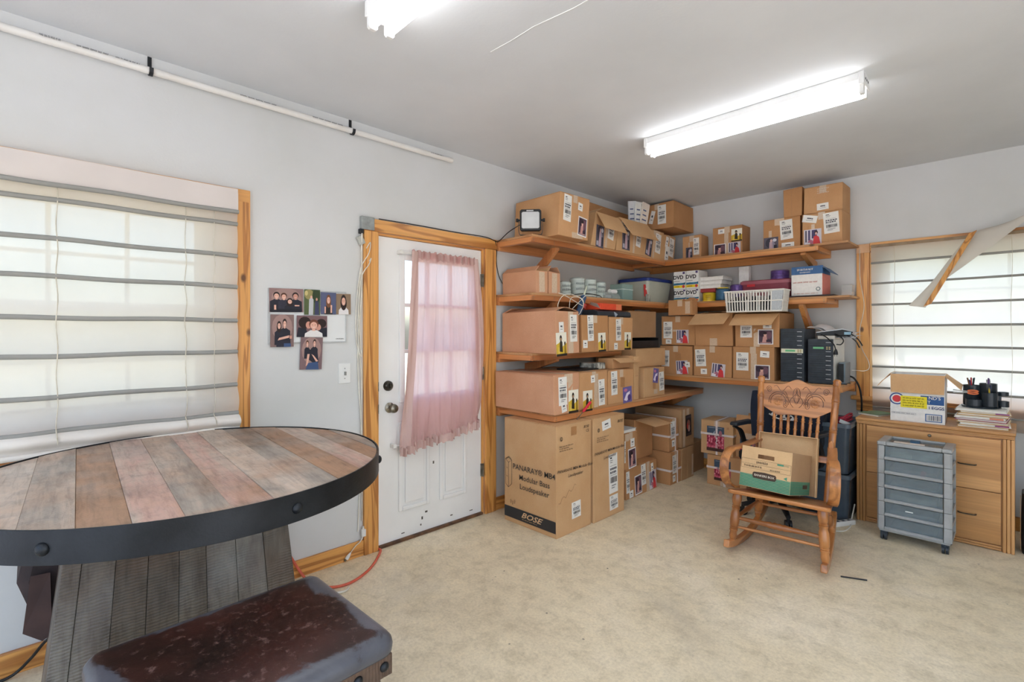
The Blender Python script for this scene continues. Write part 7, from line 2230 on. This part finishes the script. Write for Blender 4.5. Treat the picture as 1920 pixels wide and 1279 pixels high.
for k, c in enumerate(fold):
    nm = ('bottom', 'second', 'third', 'fourth', 'fifth', 'sixth', 'seventh', 'topmost')[k]
    f_ = thing('file_folder', nm + ' paper folder of the stack under the desk organizer', 'folder', (2.715 + RND.uniform(-.008, .008), -.36 + RND.uniform(-.01, .01), CH + .0155 * k), RND.uniform(-.06, .06), 'stacked folders')
    MB().box((-.125, -.15, 0), (.125, .13, .004)).build('folder_back', flat(*c), f_, bev=.001)
    MB().box((-.118, -.144, .0042), (.122, .126, .0115)).build('papers', flat(228, 224, 214), f_)
    MB().box((-.122, -.148, .0117), (.122, .13, .0148)).build('folder_front', flat(*c), f_, bev=.001)
    if k in (1, 4, 6):
        MB().box((.05, -.1515, .003), (.115, -.1502, .013)).build('index_tab', flat(*[(150, 70, 120), (206, 120, 90), (150, 90, 140)][k // 3]), f_)
og = thing('desk_organizer', 'black round desk organizer full of pens on the folder stack', 'desk organizer', (2.705, -.36, CH + .125), 0)
m_og = pm('organizer_plastic', C(46, 54, 60), C(34, 40, 46), scale=8, rough=.25)
def cup(x, y, r, z0, z1, nm='cup'):
    n = 24
    mb = MB()
    mb.lathe((x, y, z0), (x, y, z1), [(0, r * .96), (.02, r), (1, r), (1, r - .004), (.04, r - .004), (.04, .001)], n, 0, False)
    return mb.build(nm, m_og, og, smooth=40)
MB().lathe((0, 0, 0), (0, 0, .012), [(0, .098), (.8, .100), (1, .095)], 30).build('base_plate', m_og, og, smooth=40)
cup(-.045, .035, .048, .012, .145); cup(.035, .04, .046, .012, .16); cup(-.03, -.045, .044, .012, .055); cup(.045, -.035, .042, .012, .105); cup(.108, .01, .030, .012, .050, 'side_cup'); cup(.108, .01, .028, .085, .11, 'side_cup'); 
MB().box((.07, -.0, .0), (.10, .02, .10)).build('bracket', m_og, og)
R_ = random.Random(9)
pens = [('blue', (60, 80, 150)), ('grey', (150, 154, 160)), ('black', (40, 40, 44)), ('white', (226, 226, 224)), ('red', (190, 50, 56)), ('silver', (180, 184, 188)), ('brown', (120, 80, 50)), ('purple', (110, 80, 140)), ('teal', (60, 120, 130)), ('yellow', (220, 190, 60)), ('cream', (226, 214, 190)), ('navy', (40, 50, 90))]
for k, (nm, c) in enumerate(pens):
    cx_, cy_ = ((-.045, .035), (.035, .04))[k % 2] if k < 9 else (.045, -.035)
    a, rr = R_.uniform(0, 6.28), R_.uniform(.008, .026)
    top = (.175 if k < 9 else .13) + R_.uniform(0, .03)
    p0 = (2.705 + cx_ - .3 * rr * math.cos(a), -.36 + cy_ - .3 * rr * math.sin(a), CH + .125 + .03)
    p1 = (2.705 + cx_ + rr * math.cos(a), -.36 + cy_ + rr * math.sin(a), CH + .125 + top)
    pn = thing('pen', nm + ' pen standing in the black desk organizer', 'pen', p0, 0, 'pens in the organizer')
    d = Vector(p1) - Vector(p0)
    MB().lathe((0, 0, 0), d * .9, [(0, .003), (.05, .0042), (1, .0042)], 8).build('barrel', flat(*c), pn, smooth=40)
    MB().lathe(d * .9, d, [(0, .0046), (.9, .0046), (1, .003)], 8).build('pen_cap', flat(*[int(v * .8) for v in c]), pn, smooth=40)
scs = thing('scissors', 'orange handled scissors lying across the desk organizer', 'scissors', (2.64, -.44, CH + .125 + .106))
for s in (-1, 1):
    MB().tube([(.03 + .026 * math.cos(2 * PI * k / 14), -.012, .007 * s + .006 * math.sin(2 * PI * k / 14)) for k in range(14)], .0042, 6, closed=True).build('finger_loop', flat(226, 120, 70), scs, smooth=60)
    MB().box((-.07, -.014, -.004 + .004 * s), (.012, -.010, .003 + .004 * s), 0, Matrix.Rotation(.06 * s, 4, 'Y')).build('blade', m_steel, scs)
lp = thing('laptop_bag', 'black bag standing on the floor right of the filing cabinet', 'bag', (3.02, -.42, 0))
so = rr_outline(.12, .06, .03, 4)
n = len(so)
MB().add([(p[0], p[1] * 1.6, 0) for p in so] + [(p[0] * 1.05, p[1] * 1.8, .12) for p in so] + [(p[0], p[1] * 1.4, .38) for p in so], [tuple(range(n - 1, -1, -1))] + [(j * n + k, j * n + (k + 1) % n, (j + 1) * n + (k + 1) % n, (j + 1) * n + k) for j in range(2) for k in range(n)] + [tuple(range(2 * n, 3 * n))]).build('bag_body', m_black, lp, smooth=50)
MB().tube(smooth_path([(-.06, 0, .375), (-.05, 0, .44), (.05, 0, .44), (.06, 0, .375)], 5), .008, 6).build('handle', m_black, lp, smooth=50)
MB().box((-.1275, -.10, .03), (-.1245, -.09, .37)).build('piping', flat(150, 116, 84), lp)
# pencil-like stick and litter on the floor
tag(MB().cyl((2.175, -1.67, .004), (2.29, -1.615, .004), .004, 6).build('stick', m_black, None), 'thin dark stick lying on the floor right of the rocking chair', 'stick')

for o in list(bpy.data.objects):
    for k in ('_w', '_h', '_d'):
        if k in o.keys():
            del o[k]
